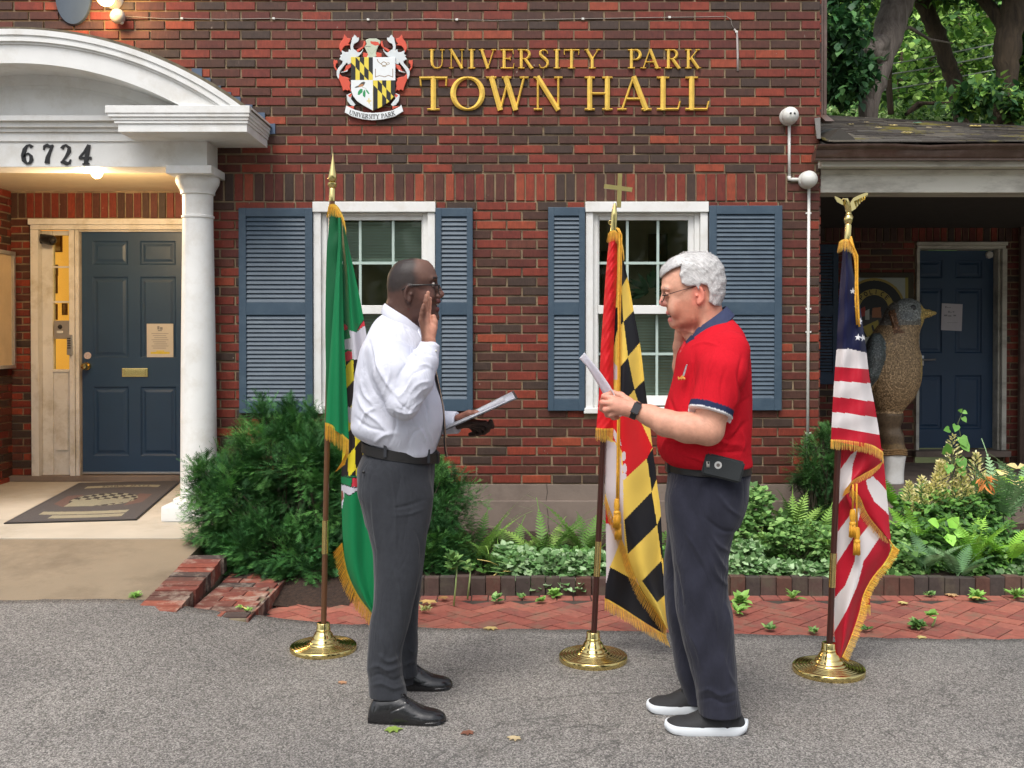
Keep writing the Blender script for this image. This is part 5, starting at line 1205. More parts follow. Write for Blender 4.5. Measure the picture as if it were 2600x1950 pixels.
patch('ground_cover', 'pale variegated ground cover along the edging right of the dark blue trousers', [(1880, 1440, 6.0, 60, .1, 30), (1960, 1450, 6.0, 70, .1, 30), (2050, 1455, 5.98, 70, .1, 28), (1890, 1400, 6.1, 50, .1, 30), (2130, 1450, 6.0, 60, .1, 28)], 1500, .032, LC, T_heart(), kind='stuff')
patch('ground_cover', 'pale green small leaved ground cover at the right end of the edging', [(2570, 1470, 5.98, 60, .08, 26), (2520, 1490, 5.95, 30, .05, 18), (2620, 1450, 6.0, 40, .08, 30)], 520, .036, LC, T_heart(), kind='stuff')
patch('columbine', 'tall pale green plant with lobed leaves right behind the dark blue trousers', [(1900, 1290, 6.4, 60, .16, 60), (1930, 1350, 6.3, 60, .16, 60), (1880, 1360, 6.25, 40, .12, 70), (1975, 1340, 6.4, 40, .12, 40), (1915, 1260, 6.45, 50, .1, 25)], 1500, .036, GC, T_heart(), cat='plant', stem=26)
patch('periwinkle', 'mid green leafy plant left of the striped flag above the pale ground cover', [(2000, 1370, 6.3, 60, .14, 40), (2060, 1360, 6.3, 50, .14, 40), (2100, 1390, 6.2, 40, .1, 40)], 700, .036, GC, T_leaf(), cat='plant', stem=16)
TA = T_leaf(.3)
patch('astilbe', 'bushy dark green plant with cream feathery plumes below the blue wing door', [(2400, 1300, 6.5, 130, .22, 60), (2350, 1290, 6.6, 70, .2, 60), (2480, 1290, 6.5, 80, .2, 60), (2430, 1370, 6.3, 130, .2, 50), (2330, 1370, 6.35, 70, .16, 50), (2520, 1380, 6.3, 70, .16, 60)], 3600, .05, DG, TA, cat='plant', stem=40)
patch('wild_geranium', 'grey green weedy plant at the right foot of the striped flag', [(2290, 1430, 6.1, 60, .14, 50), (2310, 1370, 6.3, 60, .12, 40), (2270, 1480, 5.95, 30, .06, 25)], 900, .036, GC, T_heart(), cat='plant', stem=20)
patch('low_foliage', 'mixed green leaves filling the right half of the bed between the ferns', [(2400, 1460, 6.1, 120, .12, 35), (2540, 1420, 6.15, 80, .14, 50), (2480, 1420, 6.15, 90, .14, 40)], 1500, .042, DG + GC, T_leaf(.36), kind='stuff')
patch('low_foliage', 'dark green undergrowth between the ferns and the foundation wall', [(1250, 1430, 6.3, 70, .16, 30), (1350, 1420, 6.4, 90, .16, 30), (1460, 1420, 6.4, 90, .16, 30), (1990, 1430, 6.3, 110, .16, 40), (1680, 1430, 6.3, 110, .16, 40)], 1500, .04, DG, T_leaf(.4), kind='stuff')
# cream plumes of the astilbe, each a feathery spike
def plume(px, py, D, h, i):
    b = P(px, py, D); parts = []; n = 46; pos, dr = [], []
    for k in range(n):
        f = k / n; a = k * 2.4; r = h * .26 * (1 - f) ** .8
        for q in (.35, .7, 1):
            pos.append((b.x + math.cos(a) * r * q, b.y + math.sin(a) * r * q, b.z + h * f + r * q * .5)); dr.append((math.cos(a), math.sin(a), .8))
    V, F, k = scatter(*T_leaf(.25), np.array(pos), np.array(dr), rng.uniform(.018, .03, len(pos))); c = leafcol(len(pos), k, [srgb((216, 206, 150)), srgb((200, 190, 130)), srgb((178, 182, 112)), srgb((226, 216, 170))], .1); return V, F, c
ast = [o for o in bpy.data.objects if o.name.startswith('astilbe')][0]
for i, (px, py, h) in enumerate(((2418, 1225, .30), (2392, 1240, .17), (2478, 1230, .2), (2440, 1250, .17), (2375, 1260, .14), (2340, 1290, .2), (2360, 1300, .18), (2308, 1280, .14), (2425, 1290, .18), (2450, 1290, .2), (2500, 1260, .12), (2395, 1290, .16), (2385, 1220, .12), (2325, 1310, .12), (2465, 1300, .16))):
    b = P(px, py, 6.45); o = cloud('plume', [plume(px, py, 6.45, h, i)], M_LEAF, ast)
    MB().tube([b + Vector((0, 0, -.25)), b + Vector((0, 0, h * .95))], [.004, .002], 5).build('plume_stem', M_STEM, o)
# tall vine-like plant with heart leaves in front of the blue door
t = thing('tall_bindweed', 'thin stem with heart shaped leaves rising in front of the blue wing door', 'plant', P(2430, 1230, 6.5))
st = [(2425, 1250), (2428, 1180), (2440, 1110), (2432, 1075), (2445, 1045)]; mb = MB(); mb.tube([P(x, y, 6.45) for x, y in st], [.004, .004, .003, .0025, .0015], 5); mb.build('stem', M_STEM, t, smooth=True)
pos, dr, sc = [], [], []
for x, y, s, dx_, dz_ in ((2428, 1080, .055, -.3, -.6), (2410, 1090, .05, -1, -.1), (2440, 1110, .075, .4, -1), (2445, 1125, .07, .6, -1), (2405, 1150, .08, -.2, .9), (2438, 1165, .08, .2, -1), (2445, 1060, .04, .5, -.9), (2436, 1045, .03, .3, .5), (2446, 1045, .03, .7, -.4), (2440, 1190, .06, .3, -1), (2410, 1180, .07, -.3, -.8)):
    pos.append(P(x, y, 6.44)); dr.append((dx_, -.5, dz_)); sc.append(s)
V, F, k = scatter(*T_heart(), np.array([tuple(p) for p in pos]), np.array(dr), np.array(sc), up=(0, -1, .3)); cloud('leaves', [(V, F, leafcol(len(pos), k, [srgb((110, 160, 74)), srgb((92, 142, 62))], .1))], M_LEAF, t)
# bright oak seedling, hosta and others
t = thing('oak_seedling', 'bright yellow green lobed leaves standing out in the middle of the right bed', 'plant', P(2400, 1360, 6.2))
pos = [P(x, y, 6.08) for x, y in ((2385, 1335), (2400, 1345), (2410, 1340), (2420, 1350), (2405, 1355))]; dr = [(-.9, -.4, .5), (-.2, -.6, .4), (.4, -.5, .8), (.9, -.5, -.1), (.1, -.8, -.6)]
V, F, k = scatter(*T_leaf(.42), np.array([tuple(p) for p in pos]), np.array(dr), np.full(5, .09), up=(0, -.8, .6)); cloud('leaves', [(V, F, leafcol(5, k, [srgb((152, 206, 92))], .08))], M_LEAF, t)
t = thing('hosta', 'yellow green broad leaves at the far right edge of the bed below the wing wall', 'plant', P(2550, 1230, 6.7)); n = 26
pos = np.array([tuple(P(2545 + rng.uniform(-35, 60), 1200 + rng.uniform(-15, 40), 6.7 + rng.uniform(-.1, .1))) for _ in range(n)]); dr = np.stack([rng.normal(0, 1, n), rng.uniform(-1, .2, n), rng.uniform(-.5, .5, n)], 1)
V, F, k = scatter(*T_leaf(.36), pos, dr, rng.uniform(.06, .12, n), up=(0, -.5, .8)); cloud('leaves', [(V, F, leafcol(n, k, [srgb((160, 196, 80)), srgb((140, 180, 76)), srgb((214, 196, 140))], .1))], M_LEAF, t)
t = thing('withered_lily', 'orange brown withered leaves hanging among the ferns at the right', 'plant', P(2500, 1240, 6.4)); n = 14
pos = np.array([tuple(P(2500 + rng.uniform(-12, 16), 1215 + rng.uniform(-10, 16), 6.35)) for _ in range(n)]); dr = np.stack([rng.normal(0, .7, n), rng.uniform(-.6, 0, n), rng.uniform(-1.2, -.3, n)], 1)
V, F, k = scatter(*T_leaf(.12), pos, dr, rng.uniform(.05, .09, n)); cloud('leaves', [(V, F, leafcol(n, k, [srgb((206, 132, 70)), srgb((180, 110, 62))], .1))], M_LEAF, t)
# strap leaves and cut stalks left of the pale ground cover
t = thing('daylily', 'flattened strap leaves with two straw coloured stalks in front of the ferns', 'plant', P(1250, 1450, 6.0)); mb = MB(); mb2 = MB()
for (a, b, c, d, cc) in ((1245, 1440, 1330, 1462, 0), (1240, 1450, 1320, 1468, 0), (1260, 1425, 1345, 1450, 0), (1235, 1462, 1310, 1470, 0), (1280, 1432, 1350, 1462, 0), (1212, 1420, 1275, 1440, 1), (1245, 1467, 1280, 1450, 1), (1278, 1450, 1325, 1460, 1)):
    p, q = P(a, b, 5.98), P(c, d, 6.05); m_ = p.lerp(q, .5) + Vector((0, -.01, .012)); (mb2 if cc else mb).tube([p, m_, q], [.004, .008, .005], 6, flat=.35)
mb.build('leaves', mat('strap_leaf', srgb((120, 160, 84)), .5, var=.2), t, smooth=True); mb2.build('stalks', mat('straw', srgb((206, 186, 110)), .7, var=.15), t, smooth=True)
# weeds
def weed(px, py, label, h=.07, n=12, T=None, cols=GC, z=0, tall=0):
    h *= .68; n = int(n * 1.7); b = G(px, py, z); t = thing('weed', label, 'weed', b, 'small weeds growing in the brick joints'); a = rng.uniform(0, 6.28, n)
    pos = np.tile(np.array([b]), (n, 1)) + rng.normal(0, .008, (n, 3)) * (1, 1, .1); pos[:, 2] = z + .004 + rng.uniform(0, h * .3, n); el = rng.uniform(.1, 1.1, n)
    if tall: pos[:, 2] += rng.uniform(.75, 1, n) * tall
    dr = np.stack([np.cos(a) * np.cos(el), np.sin(a) * np.cos(el), np.sin(el)], 1); V, F, k = scatter(*(T or T_leaf(.28)), pos, dr, rng.uniform(.6, 1.2, n) * h, up=(0, -.3, 1)); cloud('leaves', [(V, F, leafcol(n, k, cols, .15))], M_LEAF, t)
    if tall: MB().tube([b, b + Vector((.012, 0, tall * .5)), b + Vector((.02, 0, tall))], [.006, .005, .003], 6).build('stem', MATS.get('weed_stem') or mat('weed_stem', srgb((150, 176, 110)), .6), t, smooth=True)
WB = [srgb((130, 170, 84)), srgb((110, 150, 70))]
weed(1152, 1538, 'pale stemmed weed standing in the path nearest the dark grey trousers', .09, 22, None, GC, 0, .24)
weed(1187, 1520, 'thin pale weed stalk right of the tallest path weed', .06, 8, None, GC, 0, .2)
weed(1262, 1530, 'two leaved seedling at the middle of the path edge', .085, 5, T_leaf(.3), GC)
weed(1325, 1520, 'little weed under the left end of the pale ground cover', .05, 8)
weed(1408, 1515, 'spreading weed below the pale ground cover', .07, 22, None, WB); weed(1375, 1530, 'yellowish weed tuft in the header bricks below the ground cover', .05, 14, None, WB)
weed(1880, 1535, 'leafy weed on the path right beside the dark blue trousers', .1, 16, None, WB); weed(1875, 1560, 'flat star shaped weed on the path behind the white soled shoe', .09, 12, T_leaf(.2), WB)
weed(1955, 1600, 'small weed at the asphalt edge behind the white soled shoe', .05, 18, None, GC); weed(2013, 1522, 'grassy weed at the edging left of the striped flag', .08, 14, T_leaf(.14), WB)
weed(2065, 1608, 'weed tuft at the asphalt edge left of the striped flag pole', .045, 16, None, GC); weed(2200, 1602, 'weed at the asphalt edge just right of the striped flag', .045, 14, None, GC)
weed(2330, 1595, 'wide tuft of weeds on the path right of the striped flag', .07, 34, None, GC); weed(2367, 1590, 'bright leaf weed standing in the wide tuft on the path', .06, 6, T_leaf(.4), WB, 0, .05)
weed(2480, 1520, 'bushy weed below the drooping painted fern', .08, 24, None, WB); weed(2580, 1520, 'grassy weed at the right end of the edging', .09, 20, T_leaf(.14), WB); weed(2360, 1515, 'little weed under the silvery fern', .05, 12)
weed(345, 1518, 'tuft of bright grass where the concrete walk meets the asphalt', .05, 60, T_leaf(.08), WB, .115); weed(630, 1553, 'small weed in the corner of the low brick block', .03, 14, None, WB, .072); weed(610, 1545, 'tiny weed on the low brick block', .025, 12, None, WB, .072)
weed(1080, 1555, 'dry pale weed beside the yew at the left end of the path', .06, 12, T_leaf(.2), [srgb((170, 176, 120))])
# fallen leaves
LT = ([(0, 0, 0), (-.2, .2, .06), (-.42, .25, .0), (-.25, .45, .08), (-.45, .62, .03), (-.18, .7, .05), (0, 1, 0), (.18, .7, .07), (.42, .6, 0), (.22, .42, .06), (.4, .22, .02), (.16, .18, .05), (0, .5, -.03)],)
def litter(p, label, col, size=.08, ang=0, name='fallen_leaf'):
    V = np.array(LT[0]) * size; n = 12; F = np.array([(i, (i + 1) % n, n) for i in range(n)]); c, s = math.cos(ang), math.sin(ang)
    V = np.stack([V[:, 0] * c - V[:, 1] * s, V[:, 0] * s + V[:, 1] * c, V[:, 2] + .004], 1); C = np.tile(col, (len(V), 1)) * rng.uniform(.85, 1.15, (len(V), 1))
    o = npmesh(name, V, F, M_LEAF, None, False, col=C); o.location = p; tag(o, label, 'leaf', 'fallen leaves'); return o
litter(G(975, 1858), 'green curled leaf on the asphalt below the black dress shoe', srgb((150, 176, 84)), .075, R(-75)); litter(G(880, 1738), 'small tan leaf on the asphalt left of the grey trousers', srgb((196, 150, 116)), .05, 1)
litter(G(500, 1653), 'dark green leaf scrap on the asphalt in front of the brick curb', srgb((92, 90, 46)), .06, .5); litter(G(240, 1567, .1), 'dry brown twig leaf on the asphalt left of the brick curb', srgb((140, 120, 90)), .07, 1.5)
litter(G(1205, 1860), 'rusty crumbled leaf on the asphalt between the two men', srgb((140, 96, 78)), .06, 2); litter(G(1324, 1880), 'cream leaf scrap on the asphalt near the bottom of the picture', srgb((210, 190, 150)), .06, 1.2)
litter(G(1545, 1697), 'brown leaf scrap on the asphalt right of the middle flag base', srgb((150, 110, 84)), .07, 1.4); litter(G(1110, 1532, .01), 'large pale tan oak leaf at the bed edging behind the grey trousers', srgb((214, 182, 116)), .11, 1.3)
litter(G(1130, 1524, .01), 'brown dead leaf beside the pale oak leaf at the edging', srgb((170, 130, 84)), .08, .3); litter(G(1265, 1598, .0), 'tan leaf lying where the path meets the asphalt', srgb((206, 184, 122)), .08, 1.5)
litter(G(2305, 1536, .0), 'yellow leaf on the path right of the striped flag', srgb((214, 200, 130)), .07, .5); litter(G(2435, 1515, .0), 'orange dry leaf at the edging below the painted fern', srgb((216, 180, 130)), .08, 1)
litter(G(2487, 1518, .02), 'yellow leaf beside the bushy weed at the edging', srgb((220, 200, 110)), .06, 2); litter(G(2345, 1617, .0), 'yellow leaf in the wide tuft of weeds', srgb((214, 200, 130)), .06, 2.4)
o = MB().tube([G(605, 1535, .08), G(620, 1543, .08), G(636, 1549, .08)], [.003, .006, .003], 6, flat=.4).build('dry_stalk', MATS['straw']); tag(o, 'straw coloured stalk lying on the low brick block', 'stalk')
for i, (px, f, c, s_, lab) in enumerate(((2270, .5, (226, 204, 130), .08, 'yellow leaf on the wing roof, third from its left end'), (2318, .22, (220, 200, 130), .09, 'large yellow leaf low on the wing roof'), (2160, .52, (214, 196, 140), .06, 'small yellow leaf high on the roof near the tall wall'), (2218, .4, (216, 200, 150), .06, 'pale leaf in the left third of the wing roof'), (2350, .45, (216, 196, 140), .05, 'small pale leaf in the middle of the wing roof'), (2410, .5, (206, 180, 110), .06, 'dull yellow leaf right of the middle of the wing roof'), (2490, .62, (230, 206, 120), .1, 'largest yellow leaf at the ridge of the wing roof'), (2325, .7, (120, 170, 140), .08, 'green leaf at the ridge of the wing roof'), (2190, .62, (216, 196, 150), .05, 'small pale leaf under the mossy ridge'))):
    y = e0.y + (RD - e0.y) * f; x = PX(px, y); z = e0.z + (ridgez(x) - e0.z) * f + .02; o = litter((x, y, z), lab, srgb(c), s_, i * 1.3); o.rotation_euler = (R(15), 0, 0)
# ------------------------------------------------------------------ trees behind the wing
def bark(name, c, c2, sc=3):
    m, nt, b = newmat(name); co = objco(nt, (1, 1, .16)); n = noise(nt, sc * 4, 7, .7, co, .6); r = ramp(nt, n.outputs[0], [(.3, c2), (.62, c)])
    n2 = noise(nt, 2.2, 4, .6, objco(nt)); r2 = ramp(nt, n2.outputs[0], [(.3, (.7,) * 3), (.7, (1.2,) * 3)]); cc = mix(nt, r.outputs[0], r2.outputs[0], 1, 'MULTIPLY')
    nt.links.new(cc, b.inputs['Base Color']); b.inputs['Roughness'].default_value = .95; bump(nt, b, n.outputs[0], 1.0, .05); MATS[name] = m; return m
B1 = bark('grey_bark', srgb((150, 138, 128)), srgb((92, 80, 72))); B2 = bark('brown_bark', srgb((104, 88, 70)), srgb((58, 48, 40)))
TG = [srgb((84, 122, 54)), srgb((112, 150, 66)), srgb((60, 94, 44)), srgb((140, 172, 84)), srgb((48, 78, 42))]
TD = [srgb((48, 86, 50)), srgb((62, 104, 60)), srgb((38, 70, 42)), srgb((78, 118, 66))]
def tree(label, D, path, radii, crown, n, size, cols, m, limbs=(), T=None):
    t = thing('tree', label, 'tree', P(path[0][0], path[0][1], D)); pts = [P(x, y, D + d) for x, y, d in path]; k = D / F_PX
    pts = [Vector((pts[0].x, pts[0].y, -.3))] + pts; rr = [radii[0] * 1.15 * k] + [r * k for r in radii]
    fine = []; fr = []
    for i in range(len(pts) - 1):
        for s in range(6): f = s / 6; fine.append(pts[i].lerp(pts[i + 1], f) + Vector((rng.normal(0, .01), rng.normal(0, .01), 0))); fr.append((rr[i] + (rr[i + 1] - rr[i]) * f) * rng.uniform(.95, 1.06))
    fine.append(pts[-1]); fr.append(rr[-1]); mb = MB(); mb.tube(fine, fr, 16); mb.build('trunk', m, t, smooth=True)
    for lp_, lr in limbs:
        mb = MB(); q = [P(x, y, D + d) for x, y, d in lp_]; f2 = []; r2 = []
        for i in range(len(q) - 1):
            for s in range(4): f = s / 4; f2.append(q[i].lerp(q[i + 1], f)); r2.append((lr[i] + (lr[i + 1] - lr[i]) * f) * k)
        f2.append(q[-1]); r2.append(lr[-1] * k); mb.tube(f2, r2, 8); mb.build('limb', m, t, smooth=True)
    L = [(*P(x, y, D + d), rx * k, ry, rz * k) for x, y, d, rx, ry, rz in crown]; p, d, r = shell(n, L, .2); D_ = rng.normal(0, 1, p.shape); D_[:, 2] -= .4
    # clumped leaves
    cl = rng.normal(0, 1, (max(30, n // 14), 3)); idx = rng.integers(0, len(cl), len(p)); p = p + cl[idx] * .05
    V, F, kk = scatter(*(T or T_leaf(.34)), p, D_, rng.uniform(.6, 1.3, len(p)) * size, up=(0, -.3, 1)); cloud('crown', [(V, F, leafcol(len(p), kk, cols, .2))], M_LEAF, t); return t
tree('leaning pale grey trunk with a split broken branch, nearest the tall wall', 12.5, [(2195, 420, 0), (2205, 280, 0), (2225, 200, 0), (2250, 100, .2), (2290, -20, .4), (2350, -240, .6)], [24, 24, 26, 38, 40, 34],
     [(2130, 90, -.6, 60, .5, 80), (2150, 215, -.5, 55, .4, 50), (2140, -60, -.4, 90, .7, 80), (2250, -160, 0, 200, 1.2, 90), (2175, 180, -.4, 50, .4, 40)], 6500, .11, TD, B1, [(((2235, 140, .0), (2195, 130, -.3), (2180, 100, -.3), (2170, 160, -.3)), (26, 24, 14, 4)), (((2240, 110, -.05), (2200, 130, -.25), (2170, 178, -.3)), (24, 27, 9)), (((2275, 75, .2), (2310, 70, .5), (2360, 100, .8), (2420, 110, 1)), (6, 5, 4, 2))])
tree('slim dark leaning trunk in the middle of the trees behind the roof', 14, [(2462, 420, 0), (2440, 280, 0), (2420, 200, 0), (2385, 100, 0), (2345, 10, 0), (2310, -120, 0)], [22, 22, 20, 20, 20, 18],
     [(2340, -80, 0, 150, 1, 90), (2420, -60, .5, 120, 1, 70)], 2500, .12, TG, B2, [(((2262, 290, 0), (2256, 200, 0), (2262, 120, 0), (2270, 40, 0), (2285, -60, 0)), (8, 8, 8, 7, 5))])
tree('thick brown forked trunk at the right edge behind the roof', 13, [(2545, 420, 0), (2545, 300, 0), (2550, 230, 0), (2560, 120, 0), (2575, 20, 0), (2600, -150, 0)], [32, 28, 24, 33, 28, 24],
     [(2560, -100, 0, 200, 1.2, 80), (2640, 120, .5, 60, .6, 130), (2480, 250, -.4, 70, .5, 45), (2590, 270, -.3, 40, .3, 40)], 5500, .11, TD + TG, B2, [(((2562, 130, 0), (2545, 60, .1), (2520, 25, .2), (2480, -20, .3), (2440, -60, .3)), (22, 18, 16, 14, 12)), (((2350, 260, .4), (2300, 290, .3), (2330, 262, .3), (2400, 262, .3), (2460, 258, .3)), (4, 5, 5, 4, 3))])
# the wood further back, leaves of many trees in one mass
L = [(*P(x, y, D), rx * D / F_PX, 1.0, rz * D / F_PX) for x, y, D, rx, rz in [(2100 + i * 75, y, 17 + (i * 3 + j * 5) % 7, 85, 75) for i in range(-2, 11) for j, y in enumerate((-140, -40, 60, 160, 260, 350))]]
p, d, r = shell(26000, L, .05); V, F, k = scatter(*T_leaf(.36), p, rng.normal(0, 1, p.shape), rng.uniform(.6, 1.4, len(p)) * .15, up=(0, -.3, 1))
cc = leafcol(len(p), k, TG + [srgb((158, 190, 104))], .22); o = cloud('far_wood', [(V, F, cc)], M_LEAF); tag(o, 'sunlit green foliage of the far wood filling the gap above the wing roof', 'foliage', kind='stuff')
mb = MB()
for i in range(14):
    x = 2080 + i * 55 + rng.uniform(-18, 18); D = rng.uniform(19, 26); a = P(x, 420, D); b = P(x + rng.uniform(-60, 60), -200, D); a.z = -.3; mb.tube([a, a.lerp(b, .5) + Vector((rng.normal(0, .15), 0, 0)), b], [rng.uniform(.06, .16), .08, .05], 7)
o = mb.build('far_trunks', B2, smooth=True); tag(o, 'thin dark trunks of the far wood glimpsed between the leaves', 'trunks', kind='stuff')
# low growth behind the ridge and a deep hedge closing the view
L = [(*P(2080 + i * 60, 310 + 12 * (i % 3), 15.5), 70 * 15.5 / F_PX, .7, 42 * 15.5 / F_PX) for i in range(11)]; p, d, r = shell(5000, L, .2); V, F, k = scatter(*T_leaf(.34), p, rng.normal(0, 1, p.shape), rng.uniform(.6, 1.3, len(p)) * .11, up=(0, -.3, 1))
o = cloud('undergrowth', [(V, F, leafcol(len(p), k, [srgb((140, 170, 92)), srgb((100, 136, 66)), srgb((70, 104, 54)), srgb((170, 190, 130))], .2))], M_LEAF); tag(o, 'pale green undergrowth just above the ridge of the wing roof', 'foliage', kind='stuff')
xs3 = np.linspace(-6, 40, 60); zs3 = np.linspace(-.3, 14, 30); V = [(x, 30 + 1.2 * math.sin(x * 1.3) + .8 * math.sin(z * 1.9 + x), z) for z in zs3 for x in xs3]; n = 60
o = npmesh('far_hedge', V, [(i * n + k, i * n + k + 1, (i + 1) * n + k + 1, (i + 1) * n + k) for i in range(29) for k in range(59)], mat('far_leaf_mass', srgb((60, 92, 44)), .95, var=.6, vs=2.5, dirt=srgb((128, 164, 84)), ds=1.4, bs=1, bsc=4, bd=.3)); tag(o, 'dark green leaf mass closing the view behind the far wood', 'foliage', kind='stuff')
# overhead wires
for i, (a, b) in enumerate((((2040, 200), (2640, 88)), ((2040, 222), (2640, 120)), ((2040, 262), (2640, 155)))):
    p, q = P(a[0], a[1], 14.6), P(b[0], b[1], 14.6); m_ = p.lerp(q, .5) + Vector((0, 0, -.03)); o = MB().tube([p, m_, q], .009, 6).build('overhead_wire', mat('pale_wire', (.5, .5, .48), .5), smooth=True)
    tag(o, '%s of the three overhead wires crossing in front of the trees' % ['uppermost', 'middle', 'lowest'][i], 'wire', 'overhead wires')
# unseen trees added behind the viewpoint: they darken the low sky and show in glass and brass
for i, (x, y, h) in enumerate(((-9, -14, 8), (-3.5, -16, 9), (3, -15, 8.5), (9.5, -14, 8), (15, -10, 8), (-15, -9, 8))):
    t = thing('tree', ['broad', 'tall', 'round', 'wide', 'outer right', 'outer left'][i] + ' tree added out of view behind the viewpoint', 'tree', (x, y, 0)); MB().tube([(x, y, -.3), (x + .1, y, h * .4), (x, y, h * .8)], [.35, .25, .1], 10).build('trunk', B2, t, smooth=True)
    L = [(x + rng.uniform(-2, 2), y + rng.uniform(-1.5, 1.5), h * rng.uniform(.3, .9), 2.2, 1.8, 1.8) for _ in range(9)]; p, d, r = shell(1500, L, .4); V, F, k = scatter(*T_leaf(.4), p, rng.normal(0, 1, p.shape), rng.uniform(.6, 1.3, len(p)) * .5); cloud('crown', [(V, F, leafcol(len(p), k, TD, .2))], M_LEAF, t)
# ------------------------------------------------------------------ flag stands and flags
M_CLOTH = vcol('flag_satin', .42, var=.04, vs=6, spec=.3, sheen=.03, trans=.12, bs=.15, bsc=30, bd=.006)
M_FRINGE = vcol('gold_fringe', .55, var=.15, vs=80, spec=.4, sheen=.3)
M_CORD = mat('gold_cord', (.72, .36, .025), .55, var=.2, vs=60, bs=.6, bsc=240)
M_WOOD1 = mat('oak_pole', srgb((92, 60, 36)), .3, var=.3, vs=8, stretch=(1, 1, .1), coat=.4)
M_WOOD2 = mat('mahogany_pole', srgb((58, 26, 20)), .28, var=.2, vs=8, stretch=(1, 1, .1), coat=.4)
def cr(P_, f):
    """point on a list of 2-D points at fraction f of the list (smooth)"""
    n = len(P_) - 1; x = min(max(f * n, 0), n - 1e-6); i = int(x); t = x - i
    p0, p1, p2, p3 = P_[max(i - 1, 0)], P_[i], P_[i + 1], P_[min(i + 2, n)]
    return tuple(.5 * ((2 * b) + (-a + c) * t + (2 * a - 5 * b + 4 * c - d) * t * t + (-a + 3 * b - 3 * c + d) * t ** 3) for a, b, c, d in zip(p0, p1, p2, p3))
def drape(name, L, Rr, D, fold, items, base, parent, nu=None, nv=None, m=None):
    hgt = max(math.dist(a, b) for a, b in ((L[0], L[-1]), (Rr[0], Rr[-1]))); wid = max(math.dist(a, b) for a, b in zip(L, Rr))
    nv = nv or int(hgt / 2.2); nu = nu or max(8, int(wid / 1.8)); V = []; PXY = []
    for j in range(nv + 1):
        f = j / nv; l, r = cr(L, f), cr(Rr, f)
        for i in range(nu + 1):
            u = i / nu; x, y = l[0] + (r[0] - l[0]) * u, l[1] + (r[1] - l[1]) * u; PXY.append((x, y)); V.append(P(x, y, D + fold(u, f)))
    A = np.array(PXY).reshape(nv + 1, nu + 1, 2); c = (A[:-1, :-1] + A[1:, 1:] + A[:-1, 1:] + A[1:, :-1]) / 4; C, M = paint(c[..., 0], c[..., 1], items, base)
    W = nu + 1; J, I = np.meshgrid(range(nv), range(nu), indexing='ij'); J, I = J.ravel(), I.ravel()
    return npmesh(name, [tuple(p) for p in V], np.stack([J * W + I, (J + 1) * W + I, (J + 1) * W + I + 1, J * W + I + 1], 1), m or M_CLOTH, parent, True, colf=C.reshape(-1, 3))
def fringe(name, line, D, drop, parent, dirn=(0, 1), step=1.5, dep=0, col=(1.0, .60, .05)):
    """strands hanging from a pixel polyline; line entries may carry their own (dx,dy) direction"""
    n = int(sum(math.dist(a[:2], b[:2]) for a, b in zip(line[:-1], line[1:])) / step); V, F, C = [], [], []
    pts = [(a[0], a[1], *(a[2:4] if len(a) > 3 else dirn), a[4] if len(a) > 4 else D) for a in line]
    for i in range(n):
        x, y, ax, ay, dd = cr(pts, (i + rng.uniform(-.2, .2)) / n); L = math.hypot(ax, ay) or 1; ax, ay = ax / L, ay / L; d = drop * rng.uniform(.88, 1.06); w = step * .75; o = len(V); z = dd + dep - rng.uniform(0, .006)
        tx, ty = -ay, ax
        jx = rng.normal(0, .8)
        for f, ww in ((0, 1.1), (.12, 1.15), (.2, .8), (.7, .95), (1, .5)):
            px, py = x + ax * d * f + jx * f, y + ay * d * f; V += [tuple(P(px - tx * w * ww * .5, py - ty * w * ww * .5, z - .002 * math.sin(f * 3))), tuple(P(px + tx * w * ww * .5, py + ty * w * ww * .5, z - .0035))]
        k = rng.uniform(.75, 1.15); C += [np.array(col) * k * (1.15 if q < 4 else 1) for q in range(10)]
        F += [(o + 2 * q, o + 2 * q + 1, o + 2 * q + 3, o + 2 * q + 2) for q in range(4)]
    return npmesh(name, V, F, M_FRINGE, parent, False, col=np.clip(C, 0, 1))
def stand(label, base, top, D, wood, fer, rp=.0135):
    b = G(*base); D = b.y; s = F_PX / D; t = thing('flag_stand', label, 'flag stand', b, 'brass based flag stands'); R0 = .156
    prof = [(0, 0), (R0 - .002, 0), (R0, .004), (R0, .022), (R0 - .004, .027)]
    for i in range(60):
        f = i / 59; r = R0 - .008 - (R0 - .04) * f; h = .027 + .012 * f + .058 * max(0, (f - .45) / .55) ** 2.2; prof.append((r, h + .0016 * math.sin(f * 50)))
    prof += [(.034, .1), (.0305, .106), (.030, .128), (.0285, .130), (rp + .001, .130), (rp, .12)]
    MB().lathe(prof, b, 72).build('base', M_BRASS, t, angle=60)
    tp = P(*top, D); b2 = b + Vector((0, 0, .05)); ax = (tp - b2)
    MB().tube([b2, tp], rp, 20).build('pole', wood, t, angle=50)
    def at(py): k = (py - P_y(b2, D)) / (top[1] - P_y(b2, D)); return b2 + ax * k
    MB().tube([at(fer[1]), at(fer[0])], rp * 1.13, 20).tube([at((fer[0] + fer[1]) / 2 + 1), at((fer[0] + fer[1]) / 2 - 1)], rp * 1.22, 20).build('joint_sleeve', M_BRASS, t, angle=50)
    return t, tp, ax.normalized(), D
def P_y(v, D):
    w = Vector(v) - Vector((0, 0, CAMZ)); c, s = math.cos(TH), math.sin(TH); return PPY - F_PX * (w.y * s + w.z * c) / (w.y * c - w.z * s)
